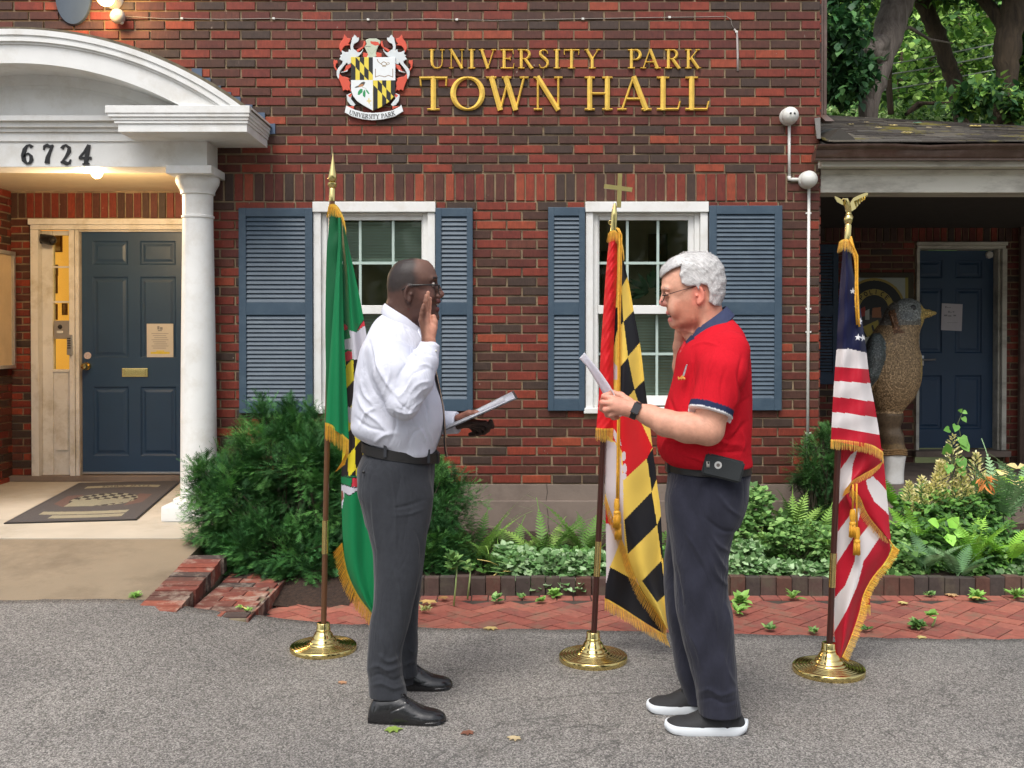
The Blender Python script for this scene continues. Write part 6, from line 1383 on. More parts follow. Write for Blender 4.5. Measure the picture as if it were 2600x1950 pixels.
# ---- stand 1 with spear
GOLD = M_BRASS
s1, tp, ax, D1 = stand('flag stand with brass spear tip carrying the green flag', (821, 1651), (843, 508), 4.8, M_WOOD1, (1320, 1405))
def ax_lathe(mb, prof, c, ax, n=24):
    M_ = ax.to_track_quat('Z', 'Y').to_matrix(); vs = []
    for r, h in prof:
        for k in range(n): a = 2 * math.pi * k / n; vs.append(Vector(c) + M_ @ Vector((r * math.cos(a), r * math.sin(a), h)))
    mb.add(vs, [(i * n + k, i * n + (k + 1) % n, (i + 1) * n + (k + 1) % n, (i + 1) * n + k) for i in range(len(prof) - 1) for k in range(n)]); return mb
ax_lathe(MB(), [(0, -.005), (.0145, -.005), (.0145, .05), (.012, .055), (.019, .062), (.021, .072), (.0205, .08), (.013, .086), (.018, .092), (.0205, .1), (.0185, .118), (.012, .15), (.006, .185), (.0005, .222)], tp, ax).build('spear_finial', GOLD, s1, angle=40)
# green flag
f1 = thing('flag', 'green flag with red, white, black and yellow crest and gold fringe, leftmost of the three', 'flag', P(845, 560, D1), 'fringed ceremonial flags')
GR_SHADE, GR, WH, RD_, YL, BK_ = (.008, .11, .04), (.006, .19, .065), (.56, .55, .62), (.55, .04, .06), (.74, .62, .03), (.018, .014, .016)
Z1 = lambda x, y: (820 + x * .3497, 620 + y * .3497); Z2 = lambda x, y: (700 + x * .392, 1050 + y * .392)
pz = lambda Z, pts: [Z(*p) for p in pts]
drape('hoist_fold', [(838, 530), (834, 590), (829, 650), (826, 826), (828, 980), (829, 1085)], [(862, 530), (866, 600), (866, 700), (862, 826), (866, 980), (870, 1085)], D1, lambda u, v: -.018 - .012 * math.sin(math.pi * u) * (1 - .3 * v) + .004 * math.sin(v * 30 + u * 5) * u, [], GR_SHADE, f1)  # shadowed fold: its shade put into a darker green
chkf = lambda X, Y: (lambda m, k: (m, np.where(k[..., None], np.array(BK_), np.array(YL))))((Y > 915 + (X - 880) * -.1) & (Y < 1208), ((np.floor((X - 858 - (Y - 900) * .02) / 19.5) + np.floor((Y + (X - 880) * 1.15) / 58)) % 2 == 0))
itm = [('F', chkf), ('P', pz(Z1, [(155, 690), (200, 680), (188, 625), (245, 640), (300, 590), (345, 590), (345, 800), (255, 840), (215, 835), (210, 765), (155, 765)]), WH), ('P', pz(Z1, [(243, 632), (275, 580), (300, 545), (350, 540), (350, 590), (300, 592)]), RD_),
       ('L', pz(Z1, [(243, 636), (275, 580), (300, 545)]), 2, BK_), ('P', pz(Z1, [(150, 575), (170, 590), (182, 615), (165, 625), (150, 620)]), RD_), ('L', pz(Z1, [(150, 545), (160, 570), (185, 600), (165, 630), (170, 650)]), 1.6, BK_), ('P', pz(Z1, [(155, 790), (185, 775), (210, 780), (213, 835), (170, 850), (155, 830)]), RD_),
       ('P', pz(Z1, [(180, 1180), (215, 1190), (228, 1270), (190, 1300), (180, 1250)]), WH), ('L', pz(Z1, [(188, 1305), (240, 1270)]), 2.5, YL),
       ('P', pz(Z2, [(400, 398), (560, 415), (560, 470), (490, 470), (420, 455)]), GR), ('P', pz(Z2, [(495, 415), (600, 420), (600, 485), (490, 475)]), RD_), ('L', pz(Z2, [(400, 398), (470, 412), (600, 420)]), 3, BK_), ('L', pz(Z2, [(497, 415), (490, 470)]), 2, BK_),
       ('P', pz(Z2, [(420, 460), (490, 472), (600, 485), (545, 490), (500, 520), (475, 533), (445, 510), (440, 560), (425, 640), (415, 640)]), WH), ('L', pz(Z2, [(425, 455), (500, 478), (600, 482)]), 2.5, BK_), ('L', pz(Z2, [(560, 482), (500, 518), (475, 533), (450, 515)]), 1.8, BK_), ('P', pz(Z2, [(420, 495), (435, 500), (442, 540), (430, 570), (420, 560)]), (.25, .09, .07))]
drape('field', [(866, 560), (868, 603), (871, 700), (872, 808), (876, 900), (879, 1000), (872, 1110), (867, 1205), (868, 1305), (872, 1383), (882, 1450), (915, 1520), (957, 1572)],
      [(872, 560), (880, 603), (902, 700), (920, 790), (937, 890), (950, 980), (955, 1080), (957, 1180), (960, 1280), (962, 1370), (964, 1440), (965, 1520), (966, 1580)], D1, lambda u, v: .02 - .03 * math.sin(math.pi * u) + .016 * math.sin(u * 9.5 + v * 3) * min(1, v * 3), itm, GR, f1)
drape('front_fold', [(857, 552), (858, 616), (849, 740), (843, 826), (834, 960), (829, 1030), (826, 1075)], [(868, 552), (869, 616), (871, 740), (873, 826), (879, 960), (883, 1040), (886, 1117)], D1, lambda u, v: -.034 - .026 * math.sin(math.pi * u) - .006 * math.sin(u * 14) * v, [], GR, f1)
fringe('fringe', [(826, 1073), (842, 1078), (865, 1098), (886, 1117)], D1, 46, f1, dep=-.048)
fringe('fringe', [(885, 1118, -.1, 1), (884, 1145, -.5, .9), (876, 1180, -.8, .6)], D1, 34, f1, dep=-.012)
fringe('fringe', [(869, 1378, -.5, .6), (882, 1450, -.4, .8), (910, 1512, -.2, 1), (957, 1572, -.1, 1)], D1, 36, f1, dep=.0)
fringe('fringe', [(834, 524, -.15, 1), (842, 520), (850, 522, .1, 1), (858, 530, .2, 1), (870, 550, .2, 1), (876, 566, .1, 1)], D1, 30, f1, dep=-.035)
fringe('fringe', [(836, 519, -.2, 1), (850, 518), (862, 530), (874, 556)], D1, 24, f1, dep=-.025)
# ---- stand 2 with cross
s2, tp, ax, D2 = stand('flag stand with brass cross carrying the red, yellow and black flag', (1506, 1676), (1558, 572), 4.7, M_WOOD2, (1373, 1462))
ax_lathe(MB(), [(0, -.03), (.0148, -.03), (.0148, .045), (.013, .06), (.008, .085), (.004, .1)], tp, ax).build('ferrule', GOLD, s2, angle=40)
mb = MB(); a = P(1571, 527, D2); b = P(1574, 441, D2); dv = (b - a).normalized(); rt_ = Vector((dv.z, 0, -dv.x)); c = P(1570, 476, D2)
def bar(p, q, w, t): d = (q - p).normalized(); n_ = Vector((d.z, 0, -d.x)) * w; y = Vector((0, t, 0)); mb.hexa([p - n_ - y, q - n_ - y, q + n_ - y, p + n_ - y], [p - n_ + y, q - n_ + y, q + n_ + y, p + n_ + y])
bar(a, b, .0098, .007); bar(P(1534, 473, D2), P(1605, 482, D2), .0095, .0062); mb.build('cross_finial', mat('aged_brass', (.72, .60, .24), .28, 1.0, var=.1), s2)
MB().tube([P(1550 + 5 * math.cos(a), 565 + 5 * math.sin(a), D2) for a in np.linspace(0, 6.28, 14)], .0022, 6).build('eye_ring', GOLD, s2, smooth=True)
f2 = thing('flag', 'flag of yellow and black checks with red and white quarters and gold fringe, middle one', 'flag', P(1560, 610, D2), 'fringed ceremonial flags')
RR, Y2, B2_, W2 = (.66, .015, .02), (.86, .60, .11), (.014, .014, .018), (.66, .58, .60)
Z3 = lambda x, y: (1400 + x * .4098, 420 + y * .4098); Z4 = lambda x, y: (1400 + x * .404, 1050 + y * .404)
drape('under_layer', [(1541, 1180), (1538, 1250), (1538, 1330), (1539, 1454), (1537, 1500), (1536, 1518)], [(1630, 1180), (1650, 1250), (1670, 1330), (1684, 1454), (1688, 1560), (1690, 1612)], D2, lambda u, v: .05 - .02 * math.sin(u * 8 + v * 2),
      [('P', pz(Z4, [(435, 795), (600, 900), (520, 1060), (365, 968), (400, 890)]), Y2), ('P', pz(Z4, [(370, 966), (520, 1045), (760, 1300), (760, 1500), (300, 1300), (335, 1100)]), B2_), ('P', pz(Z4, [(330, 560), (350, 560), (358, 640), (390, 700), (330, 690)]), RR)], W2, f2)
ia = [('P', pz(Z3, [(415, 440), (440, 500), (475, 690), (435, 762), (425, 620)]), B2_), ('P', pz(Z3, [(472, 688), (520, 895), (447, 972), (432, 760)]), Y2), ('P', pz(Z3, [(412, 785), (434, 758), (447, 970), (410, 1012)]), B2_),
      ('P', pz(Z3, [(512, 898), (560, 1095), (475, 1184), (448, 966)]), B2_), ('P', pz(Z3, [(410, 1010), (448, 985), (476, 1190), (415, 1262)]), Y2), ('P', pz(Z3, [(548, 1098), (590, 1325), (514, 1392), (474, 1184)]), Y2),
      ('P', pz(Z3, [(420, 1255), (475, 1190), (516, 1392), (480, 1432), (440, 1470), (415, 1480)]), B2_), ('P', pz(Z3, [(577, 1328), (620, 1530), (560, 1530), (514, 1390)]), B2_), ('P', pz(Z3, [(514, 1390), (560, 1530), (520, 1500), (478, 1432)]), Y2),
      ('P', pz(Z3, [(405, 700), (435, 758), (412, 785), (410, 880), (385, 895)]), Y2), ('P', pz(Z3, [(385, 893), (410, 878), (412, 1150), (380, 1152)]), B2_), ('P', pz(Z3, [(380, 1150), (410, 1010), (415, 1262), (385, 1240)]), Y2), ('P', pz(Z3, [(370, 1200), (420, 1260), (422, 1325), (370, 1325)]), W2)]
ia += [('P', pz(Z4, [(380, -60), (445, 0), (560, 40), (640, 205), (600, 282), (450, 422), (447, 250), (425, 200), (330, 120), (330, 0)]), RR), ('P', pz(Z4, [(330, 150), (372, 178), (400, 180), (440, 290), (452, 480), (452, 660), (465, 900), (330, 700)]), W2),
       ('P', pz(Z4, [(392, 95), (430, 150), (442, 205), (405, 180), (390, 140)]), W2), ('P', [Z4(455 + 14 * math.cos(a), 268 + 30 * math.sin(a)) for a in np.linspace(0, 6.28, 14)], W2), ('P', [Z4(460 + 15 * math.cos(a), 345 + 30 * math.sin(a)) for a in np.linspace(0, 6.28, 14)], W2), ('P', [Z4(457 + 15 * math.cos(a), 395 + 24 * math.sin(a)) for a in np.linspace(0, 6.28, 14)], W2),
       ('P', pz(Z4, [(560, 45), (650, 30), (660, 205), (632, 205)]), Y2), ('P', pz(Z4, [(600, 282), (640, 208), (680, 410), (632, 490)]), B2_), ('P', pz(Z4, [(600, 282), (632, 490), (455, 664), (450, 422)]), Y2), ('P', pz(Z4, [(663, 408), (720, 600), (690, 650), (664, 702), (632, 490)]), Y2),
       ('P', pz(Z4, [(632, 490), (664, 700), (482, 890), (458, 670)]), B2_), ('P', pz(Z4, [(690, 640), (740, 850), (695, 925), (664, 702)]), B2_), ('P', pz(Z4, [(664, 702), (694, 922), (570, 1052), (475, 888)]), Y2), ('P', pz(Z4, [(716, 860), (760, 850), (760, 1140), (716, 1140), (694, 922)]), Y2),
       ('P', pz(Z4, [(692, 925), (718, 1135), (665, 1187), (570, 1052)]), B2_), ('P', pz(Z4, [(665, 1187), (718, 1135), (740, 1330), (700, 1300)]), Y2)]
drape('field', [(1566, 598), (1564, 660), (1563, 720), (1560, 789), (1558, 891), (1554, 961), (1545, 1060), (1539, 1130), (1537, 1200), (1537, 1252), (1552, 1300), (1572, 1350), (1588, 1393), (1603, 1438), (1628, 1495), (1660, 1545), (1690, 1592)],
      [(1572, 598), (1583, 660), (1597, 720), (1609, 789), (1626, 880), (1636, 965), (1647, 1050), (1656, 1131), (1664, 1190), (1670, 1240), (1677, 1292), (1680, 1345), (1682, 1393), (1685, 1440), (1689, 1494), (1693, 1550), (1697, 1600)], D2, lambda u, v: .0 - .024 * math.sin(math.pi * min(1, u * 1.1)) + .022 * math.sin(u * 6.3 + 2.6) * min(1, v * 2.5) + .004 * math.sin(v * 26 + u * 7), ia, Y2, f2)
drape('hoist_fold', [(1548, 600), (1542, 650), (1537, 710), (1531, 800), (1525, 891), (1521, 994), (1514, 1090)], [(1567, 600), (1567, 650), (1566, 710), (1562, 800), (1558, 891), (1558, 994), (1558, 1090)], D2, lambda u, v: -.014 - .026 * math.sin(math.pi * u) - .0014 * math.sin(v * 70 + u * 4) - .0012 * math.sin(v * 41 - u * 9) - .001 * math.sin(v * 133 + u * 17), [], RR, f2)
fringe('fringe', [(1513, 1086), (1535, 1088), (1557, 1087)], D2, 34, f2, dep=-.04)
fringe('fringe', [(1537, 1254, -.1, 1), (1552, 1302, -.3, 1), (1572, 1352, -.4, 1), (1588, 1395, -.4, 1), (1603, 1440, -.5, 1), (1628, 1497, -.5, 1), (1662, 1547, -.4, 1), (1692, 1596, 0, 1)], D2, 24, f2, dep=.0, step=1.3)
fringe('fringe', [(1536, 1517, .0, 1), (1580, 1543, .1, 1), (1640, 1582, .2, 1), (1690, 1613, .4, 1)], D2, 33, f2, dep=.04)
fringe('fringe', [(1545, 592, -.15, 1), (1556, 586), (1566, 588, .1, 1), (1574, 600, .25, 1), (1580, 622, .1, 1), (1584, 640, 0, 1)], D2, 26, f2, dep=-.04); fringe('fringe', [(1548, 588, -.15, 1), (1560, 584), (1572, 596), (1580, 612)], D2, 30, f2, dep=-.03)
def tassel(parent, pts, D, dep, tp_, hgt):
    mb = MB(); mb.tube([P(x, y, D + dep) for x, y in pts], .0042, 8); o = mb.build('cord', M_CORD, parent, smooth=True); x, y = pts[-1]; c = P(x, y, D + dep); s = F_PX / D
    ax_lathe(MB(), [(.003, .004), (.01, 0), (.0125, -.015), (.0135, -.035), (.010, -.05), (.0145, -.055), (.0145, -.062), (.012, -.066)], c, Vector((0, 0, 1)), 16).build('tassel_head', M_CORD, o, angle=50)
    mb = MB()
    for k in range(26): a = k * 2.4; r = .013 * math.sqrt((k + 1) / 26); p = c + Vector((r * math.cos(a), r * math.sin(a), -.064)); mb.tube([p, p + Vector((r * .25 * math.cos(a), r * .2 * math.sin(a), -hgt * rng.uniform(.92, 1.05)))], .0022, 5)
    mb.build('tassel_strands', M_CORD, o, smooth=True)
tassel(f2, [(1566, 578), (1572, 590), (1574, 640), (1571, 760), (1570, 900), (1569, 1060), (1567, 1200), (1566, 1268)], D2, -.055, 0, .065)
tassel(f2, [(1570, 580), (1578, 596), (1577, 700), (1574, 820), (1573, 960), (1572, 1100), (1571, 1220), (1570, 1300)], D2, -.045, 0, .06)
# ---- stand 3 with eagle
s3, tp, ax, D3 = stand('flag stand with brass eagle carrying the striped flag', (2104, 1706), (2152, 602), 4.5, M_WOOD2, (1403, 1490))
ax_lathe(MB(), [(0, -.03), (.0145, -.03), (.0145, .05), (.012, .056), (.016, .064), (.0185, .075), (.018, .086), (.012, .095), (.014, .1), (.01, .106)], tp, ax).build('ferrule', GOLD, s3, angle=40)
mb = MB(); bc = P(2152, 520, D3)
mb.tube([P(2157, 546, D3), P(2154, 532, D3), P(2150, 516, D3 - .008), P(2148, 506, D3 - .01), P(2142, 505, D3 - .015)], [.008, .014, .013, .009, .003], 10); mb.tube([P(2156, 540, D3), P(2165, 552, D3 + .01)], [.008, .005], 8, flat=.4); mb.tube([P(2141, 504, D3 - .015), P(2138, 508, D3 - .018)], [.003, .001], 6)
def wing(pts, th=.004):
    vs = [P(x, y, D3 + d) for x, y, d in pts]; n = len(vs); mb.add([v + Vector((0, -th, 0)) for v in vs] + [v + Vector((0, th, 0)) for v in vs], [tuple(range(n)), tuple(range(2 * n - 1, n - 1, -1))] + [(i, i + n, (i + 1) % n + n, (i + 1) % n) for i in range(n)])
wing([(2154, 524, 0), (2160, 512, .01), (2166, 503, .015), (2178, 497, .02), (2190, 492, .03), (2200, 489, .04), (2204, 492, .04), (2200, 499, .035), (2194, 507, .03), (2184, 514, .02), (2178, 522, .015), (2172, 530, .01), (2163, 536, .005)])
wing([(2149, 526, 0), (2146, 520, -.005), (2138, 508, -.01), (2130, 503, -.02), (2119, 498, -.035), (2121, 506, -.03), (2126, 513, -.025), (2134, 518, -.02), (2141, 521, -.01)])
for k in range(5): wing([(2170 + k * 6.5, 510 - k * 3, .012 + k * .004), (2174 + k * 6.5, 508 - k * 3, .012 + k * .004), (2174 + k * 5, 528 - k * 5, .012 + k * .004)], .006 + .0006 * k)
mb.build('eagle_finial', GOLD, s3, angle=30)
f3 = thing('flag', 'red and white striped flag with white stars on blue and gold fringe, rightmost', 'flag', P(2150, 620, D3), 'fringed ceremonial flags')
U_ = lambda x, y: (2050 + x * .3857, 1100 + y * .3857); Z5 = lambda x, y: (2000 + x * .4521, 450 + y * .4521)
BL, R3, W3 = (.006, .008, .042), (.48, .012, .03), (.70, .66, .66)
def star(cx, cy, r, a=0): return ('P', [(cx + (r if k % 2 == 0 else r * .4) * math.sin(a + k * math.pi / 5), cy - (r if k % 2 == 0 else r * .4) * math.cos(a + k * math.pi / 5)) for k in range(10)], (.8, .8, .82))
lowc = [('P', pz(U_, [(150, 90), (300, 90), (290, 142), (213, 248), (150, 300)]), R3), ('P', pz(U_, [(213, 244), (285, 142), (330, 110), (300, 200), (283, 360), (205, 465), (150, 500)]), W3), ('P', pz(U_, [(195, 655), (280, 540), (300, 500), (357, 490), (340, 560), (300, 690), (190, 865), (150, 900)]), W3),
        ('P', pz(U_, [(410, 600), (478, 682), (372, 840), (330, 1000), (262, 1160), (176, 1310), (120, 1380), (140, 1150), (185, 1078), (250, 1000), (308, 850), (322, 720), (345, 680)]), W3)]
drape('lower_fold', [(2134, 1130), (2132, 1180), (2130, 1250), (2128, 1300), (2125, 1370), (2122, 1430), (2120, 1490), (2118, 1563), (2119, 1610), (2124, 1655), (2128, 1676)],
      [(2243, 1140), (2225, 1195), (2162, 1240), (2204, 1308), (2236, 1350), (2261, 1392), (2230, 1455), (2196, 1508), (2180, 1560), (2160, 1620), (2134, 1677)], D3, lambda u, v: .03 - .028 * math.sin(math.pi * u * .9) + .02 * math.sin(u * 7 + v * 2), lowc, R3, f3)
drape('right_fold', [(2172, 1218), (2160, 1236), (2166, 1256), (2190, 1282), (2206, 1310), (2226, 1338), (2258, 1372)], [(2244, 1168), (2248, 1215), (2252, 1260), (2256, 1300), (2258, 1335), (2261, 1360), (2262, 1384)], D3, lambda u, v: .0 - .02 * math.sin(math.pi * u),
      [('P', pz(U_, [(385, 310), (432, 284), (475, 325), (525, 385), (550, 560), (520, 520), (440, 448), (400, 370)]), W3)], R3, f3)
itu = [('P', pz(Z5, [(200, 380), (450, 380), (470, 995), (440, 985), (340, 962), (270, 968), (200, 975)]), BL)]
for a, b, c, d, e, f in ((1060, 1068, 1088, 1140, 1148, 1165), (1230, 1240, 1272, 1315, 1325, 1358), (1400, 1412, 1458, 1600, 1600, 1600)): itu.append(('P', pz(Z5, [(200, a), (330, b), (560, c), (560, f), (330, e), (200, d)]), R3))
itu += [star(*Z5(365, 640), 8.5, .1), star(*Z5(405, 808), 9.5, .25), star(*Z5(395, 900), 9.5, .1), star(*Z5(424, 902), 9.5, -.2), star(*Z5(385, 733), 6, .3)]
drape('field', [(2140, 628), (2138, 660), (2131, 744), (2127, 820), (2124, 884), (2119, 950), (2115, 1010), (2112, 1070), (2110, 1118)], [(2160, 628), (2165, 680), (2180, 755), (2190, 820), (2199, 884), (2208, 960), (2221, 1030), (2231, 1090), (2239, 1146)], D3, lambda u, v: -.01 - .036 * math.sin(math.pi * u) + .01 * math.sin(u * 11 + v * 4) * min(1, v * 2) + .003 * math.sin(v * 40 + u * 6), itu, W3, f3)
fringe('fringe', [(2110, 1116), (2140, 1117), (2180, 1122), (2215, 1130), (2239, 1145), (2242, 1152)], D3, 26, f3, dep=-.05)
fringe('fringe', [(2243, 1170, -.5, .9), (2220, 1188, -.35, 1), (2190, 1205, -.4, 1), (2162, 1224, -.8, 1), (2157, 1250, -1, .6)], D3, 22, f3, dep=-.035)
fringe('fringe', [(2162, 1240, -.3, 1), (2184, 1262, -.6, .8), (2200, 1300, -.7, .7), (2228, 1338, -.5, .9), (2260, 1372, .5, .9), (2263, 1395, 1, .3), (2248, 1425, .9, .6), (2214, 1468, .9, .5), (2192, 1510, 1, .3), (2180, 1560, 1, .3), (2160, 1618, .9, .4), (2138, 1668, .8, .6)], D3, 20, f3, dep=-.005, step=1.3)
drape('back_tail', [(2196, 1500), (2198, 1535), (2196, 1548)], [(2208, 1500), (2209, 1530), (2208, 1540)], D3, lambda u, v: .06, [], R3, f3); fringe('fringe', [(2186, 1540), (2200, 1536), (2210, 1536)], D3, 26, f3, dep=.055)
fringe('fringe', [(2131, 614, -.2, 1), (2142, 608), (2154, 610, .1, 1), (2164, 622, .1, 1), (2170, 640, .1, 1), (2173, 656, 0, 1)], D3, 30, f3, dep=-.045); fringe('fringe', [(2134, 611, -.15, 1), (2148, 606), (2160, 616), (2170, 640)], D3, 24, f3, dep=-.035)
mb = MB(); mb.tube([P(x, y, D3 - .05) for x, y in ((2160, 600), (2164, 614), (2170, 640), (2173, 690), (2172, 760), (2176, 825))], .0045, 8); mb.tube([P(x, y, D3 - .055) for x, y in ((2157, 606), (2166, 625), (2177, 650), (2177, 720), (2180, 800), (2182, 830))], .0045, 8); mb.build('cord', M_CORD, f3, smooth=True)
tassel(f3, [(2166, 1230), (2166, 1250), (2165, 1295)], D3, -.05, 0, .055); tassel(f3, [(2175, 1228), (2175, 1260), (2176, 1340)], D3, -.05, 0, .055)
# ------------------------------------------------------------------ smooth solid modelling on a grid (people, shoes, statue)
class Sdf:
    def __init__(s, lo, hi, h):
        s.lo = np.array(lo, float); s.h = h; s.n = np.ceil((np.array(hi) - s.lo) / h).astype(int) + 1
        s.F = np.full(s.n, .08, np.float32); s.ax = [s.lo[i] + h * np.arange(s.n[i]) for i in range(3)]
    def sl(s, a, b, pad):
        i0 = np.clip(((np.array(a) - pad - s.lo) / s.h).astype(int), 0, s.n); i1 = np.clip(((np.array(b) + pad - s.lo) / s.h).astype(int) + 2, 0, s.n)
        g = tuple(slice(i0[k], i1[k]) for k in range(3)); X, Y, Z = np.meshgrid(*[s.ax[k][g[k]] for k in range(3)], indexing='ij', sparse=True); return g, X, Y, Z
    def put(s, g, d, k, sub=False):
        f = s.F[g]
        if f.size == 0: return
        if sub: d = -d; h = np.clip(.5 - .5 * (f - d) / k, 0, 1); s.F[g] = f * (1 - h) + d * h + k * h * (1 - h)
        else: h = np.clip(.5 + .5 * (f - d) / k, 0, 1); s.F[g] = f * (1 - h) + d * h - k * h * (1 - h)
    def cap(s, a, b, ra, rb=None, k=.01, sub=False, cut=None, sc=None):
        rb = ra if rb is None else rb; a, b = np.array(a, float), np.array(b, float); m = max(ra, rb) + k + .008
        g, X, Y, Z = s.sl(np.minimum(a, b), np.maximum(a, b), m); v = b - a; L = (v @ v) + 1e-12
        t = np.clip(((X - a[0]) * v[0] + (Y - a[1]) * v[1] + (Z - a[2]) * v[2]) / L, 0, 1)
        dx, dy, dz = X - a[0] - t * v[0], Y - a[1] - t * v[1], Z - a[2] - t * v[2]
        if sc is not None:      # flatten along a direction
            n, q = np.array(sc[0]), sc[1]; n = n / np.linalg.norm(n); w = dx * n[0] + dy * n[1] + dz * n[2]; e = (1 / q - 1) * w; dx, dy, dz = dx + e * n[0], dy + e * n[1], dz + e * n[2]
        d = np.sqrt(dx ** 2 + dy ** 2 + dz ** 2) - (ra + (rb - ra) * t)
        if cut is not None:
            for o, n in cut: n = np.array(n, float) / np.linalg.norm(n); d = np.maximum(d, (X - o[0]) * n[0] + (Y - o[1]) * n[1] + (Z - o[2]) * n[2])
        s.put(g, d, k, sub)
    def chain(s, pts, rs, k=.01, **kw):
        for i in range(len(pts) - 1): s.cap(pts[i], pts[i + 1], rs[i], rs[i + 1], k, **kw)
    def ell(s, c, r, k=.01, sub=False, rot=None):
        c = np.array(c, float); m = max(r) + k + .008; g, X, Y, Z = s.sl(c, c, m); dx, dy, dz = X - c[0], Y - c[1], Z - c[2]
        if rot is not None: M = np.array(rot).T; dx, dy, dz = (M[0, 0] * dx + M[0, 1] * dy + M[0, 2] * dz, M[1, 0] * dx + M[1, 1] * dy + M[1, 2] * dz, M[2, 0] * dx + M[2, 1] * dy + M[2, 2] * dz)
        q = np.sqrt((dx / r[0]) ** 2 + (dy / r[1]) ** 2 + (dz / r[2]) ** 2); q2 = np.sqrt((dx / r[0] ** 2) ** 2 + (dy / r[1] ** 2) ** 2 + (dz / r[2] ** 2) ** 2) + 1e-9
        s.put(g, q * (q - 1) / q2, k, sub)
    def loft(s, rows, k=.01, p=2.2, ext=0, sub=False):
        """rows: (z, x0, x1, half depth, y centre) from any height order"""
        rows = sorted(rows); A = np.array(rows, float); z0, z1 = A[0, 0] - ext, A[-1, 0] + ext; xa, xb = min(A[:, 1].min(), A[:, 2].min()), max(A[:, 1].max(), A[:, 2].max()); hy = A[:, 3].max(); ya, yb = A[:, 4].min() - hy, A[:, 4].max() + hy
        g, X, Y, Z = s.sl((xa, ya, z0), (xb, yb, z1), k + .01); zz = Z.ravel(); it = lambda j: _pch(A[:, 0], A[:, j], zz)[None, None, :]
        x0, x1, h, yc = it(1), it(2), np.maximum(it(3), .004), it(4); cx, rx = (x0 + x1) / 2, np.maximum(abs(x1 - x0) / 2, .004)
        u, v = abs(X - cx) / rx, abs(Y - yc) / h; q = (u ** p + v ** p) ** (1 / p) + 1e-9; d = (q - 1) * np.minimum(rx, h) * (1 if False else .9)
        d = np.maximum(d, np.maximum(z0 - Z, Z - z1)); s.put(g, d, k, sub)
    def prism_sub(s, poly, y0, y1, k=.004):
        """cut away a polygon drawn in XZ between two depths"""
        A = np.array(poly); g, X, Y, Z = s.sl((A[:, 0].min(), y0, A[:, 1].min()), (A[:, 0].max(), y1, A[:, 1].max()), k + .01); XX, ZZ = np.broadcast_arrays(X[:, 0, :], Z[:, 0, :]); d = np.full(XX.shape, 1e9); n = len(A)
        for i in range(n):
            a, b = A[i], A[(i + 1) % n]; v = b - a; t = np.clip(((XX - a[0]) * v[0] + (ZZ - a[1]) * v[1]) / (v @ v + 1e-12), 0, 1); d = np.minimum(d, np.hypot(XX - a[0] - t * v[0], ZZ - a[1] - t * v[1]))
        d = np.where(inpoly(XX, ZZ, [tuple(q) for q in A]), -d, d)[:, None, :]; d = np.maximum(d, np.maximum(y0 - Y, Y - y1)); s.put(g, d, k, True)
    def disp(s, fn, band=.02):
        X, Y, Z = np.meshgrid(*s.ax, indexing='ij', sparse=True); s.F += fn(X, Y, Z).astype(np.float32)
    def front(s, x, z, far=False):
        """first surface depth seen from the camera side at x, z"""
        i = int(round((x - s.lo[0]) / s.h)); k = int(round((z - s.lo[2]) / s.h)); i = min(max(i, 0), s.n[0] - 1); k = min(max(k, 0), s.n[2] - 1)
        w = np.nonzero(s.F[i, :, k] < 0)[0]; return s.ax[1][w[0]] if len(w) else None
    def crease(s, pts, r, D, k=.012, sub=False):
        """fold along a pixel polyline on the side facing the camera, pressed into the finished surface"""
        s.folds = getattr(s, 'folds', []) + [(pts, r, D, sub)]
    def mesh(s):
        F = s.F; I = F < 0; n = s.n
        c = sum(I[a:n[0] - 1 + a, b:n[1] - 1 + b, d:n[2] - 1 + d].astype(np.int8) for a in (0, 1) for b in (0, 1) for d in (0, 1)); act = (c > 0) & (c < 8); idx = -np.ones(act.shape, np.int64); ia = np.argwhere(act); idx[tuple(ia.T)] = np.arange(len(ia)); S_ = np.zeros((len(ia), 3)); W = np.zeros(len(ia))
        for ax_ in range(3):
            o1, o2 = [q for q in range(3) if q != ax_]
            for a in (0, 1):
                for b in (0, 1):
                    p = ia.copy(); p[:, o1] += a; p[:, o2] += b; q = p.copy(); q[:, ax_] += 1; f0, f1 = F[tuple(p.T)].astype(float), F[tuple(q.T)].astype(float); m = (f0 < 0) != (f1 < 0); t = np.where(m, f0 / np.where(m, f0 - f1, 1), 0)
                    pos = p.astype(float); pos[:, ax_] += t; S_[m] += pos[m]; W[m] += 1
        V = s.lo + s.h * S_ / W[:, None]; Q = []
        for ax_ in range(3):
            o1, o2 = [(1, 2), (2, 0), (0, 1)][ax_]; sh = [slice(None)] * 3; sh2 = [slice(None)] * 3; sh[ax_] = slice(0, n[ax_] - 1); sh2[ax_] = slice(1, n[ax_]); a_, b_ = I[tuple(sh)], I[tuple(sh2)]
            e = np.argwhere(a_ != b_); e = e[(e[:, o1] > 0) & (e[:, o2] > 0) & (e[:, o1] < n[o1] - 1) & (e[:, o2] < n[o2] - 1)]; ins = a_[tuple(e.T)]
            def cell(d1, d2): w = e.copy(); w[:, o1] -= d1; w[:, o2] -= d2; return idx[tuple(w.T)]
            q = np.stack([cell(1, 1), cell(0, 1), cell(0, 0), cell(1, 0)], 1); q[~ins] = q[~ins][:, ::-1]; Q.append(q)
        Q = np.vstack(Q); Q = Q[(Q >= 0).all(1)]; return V, Q
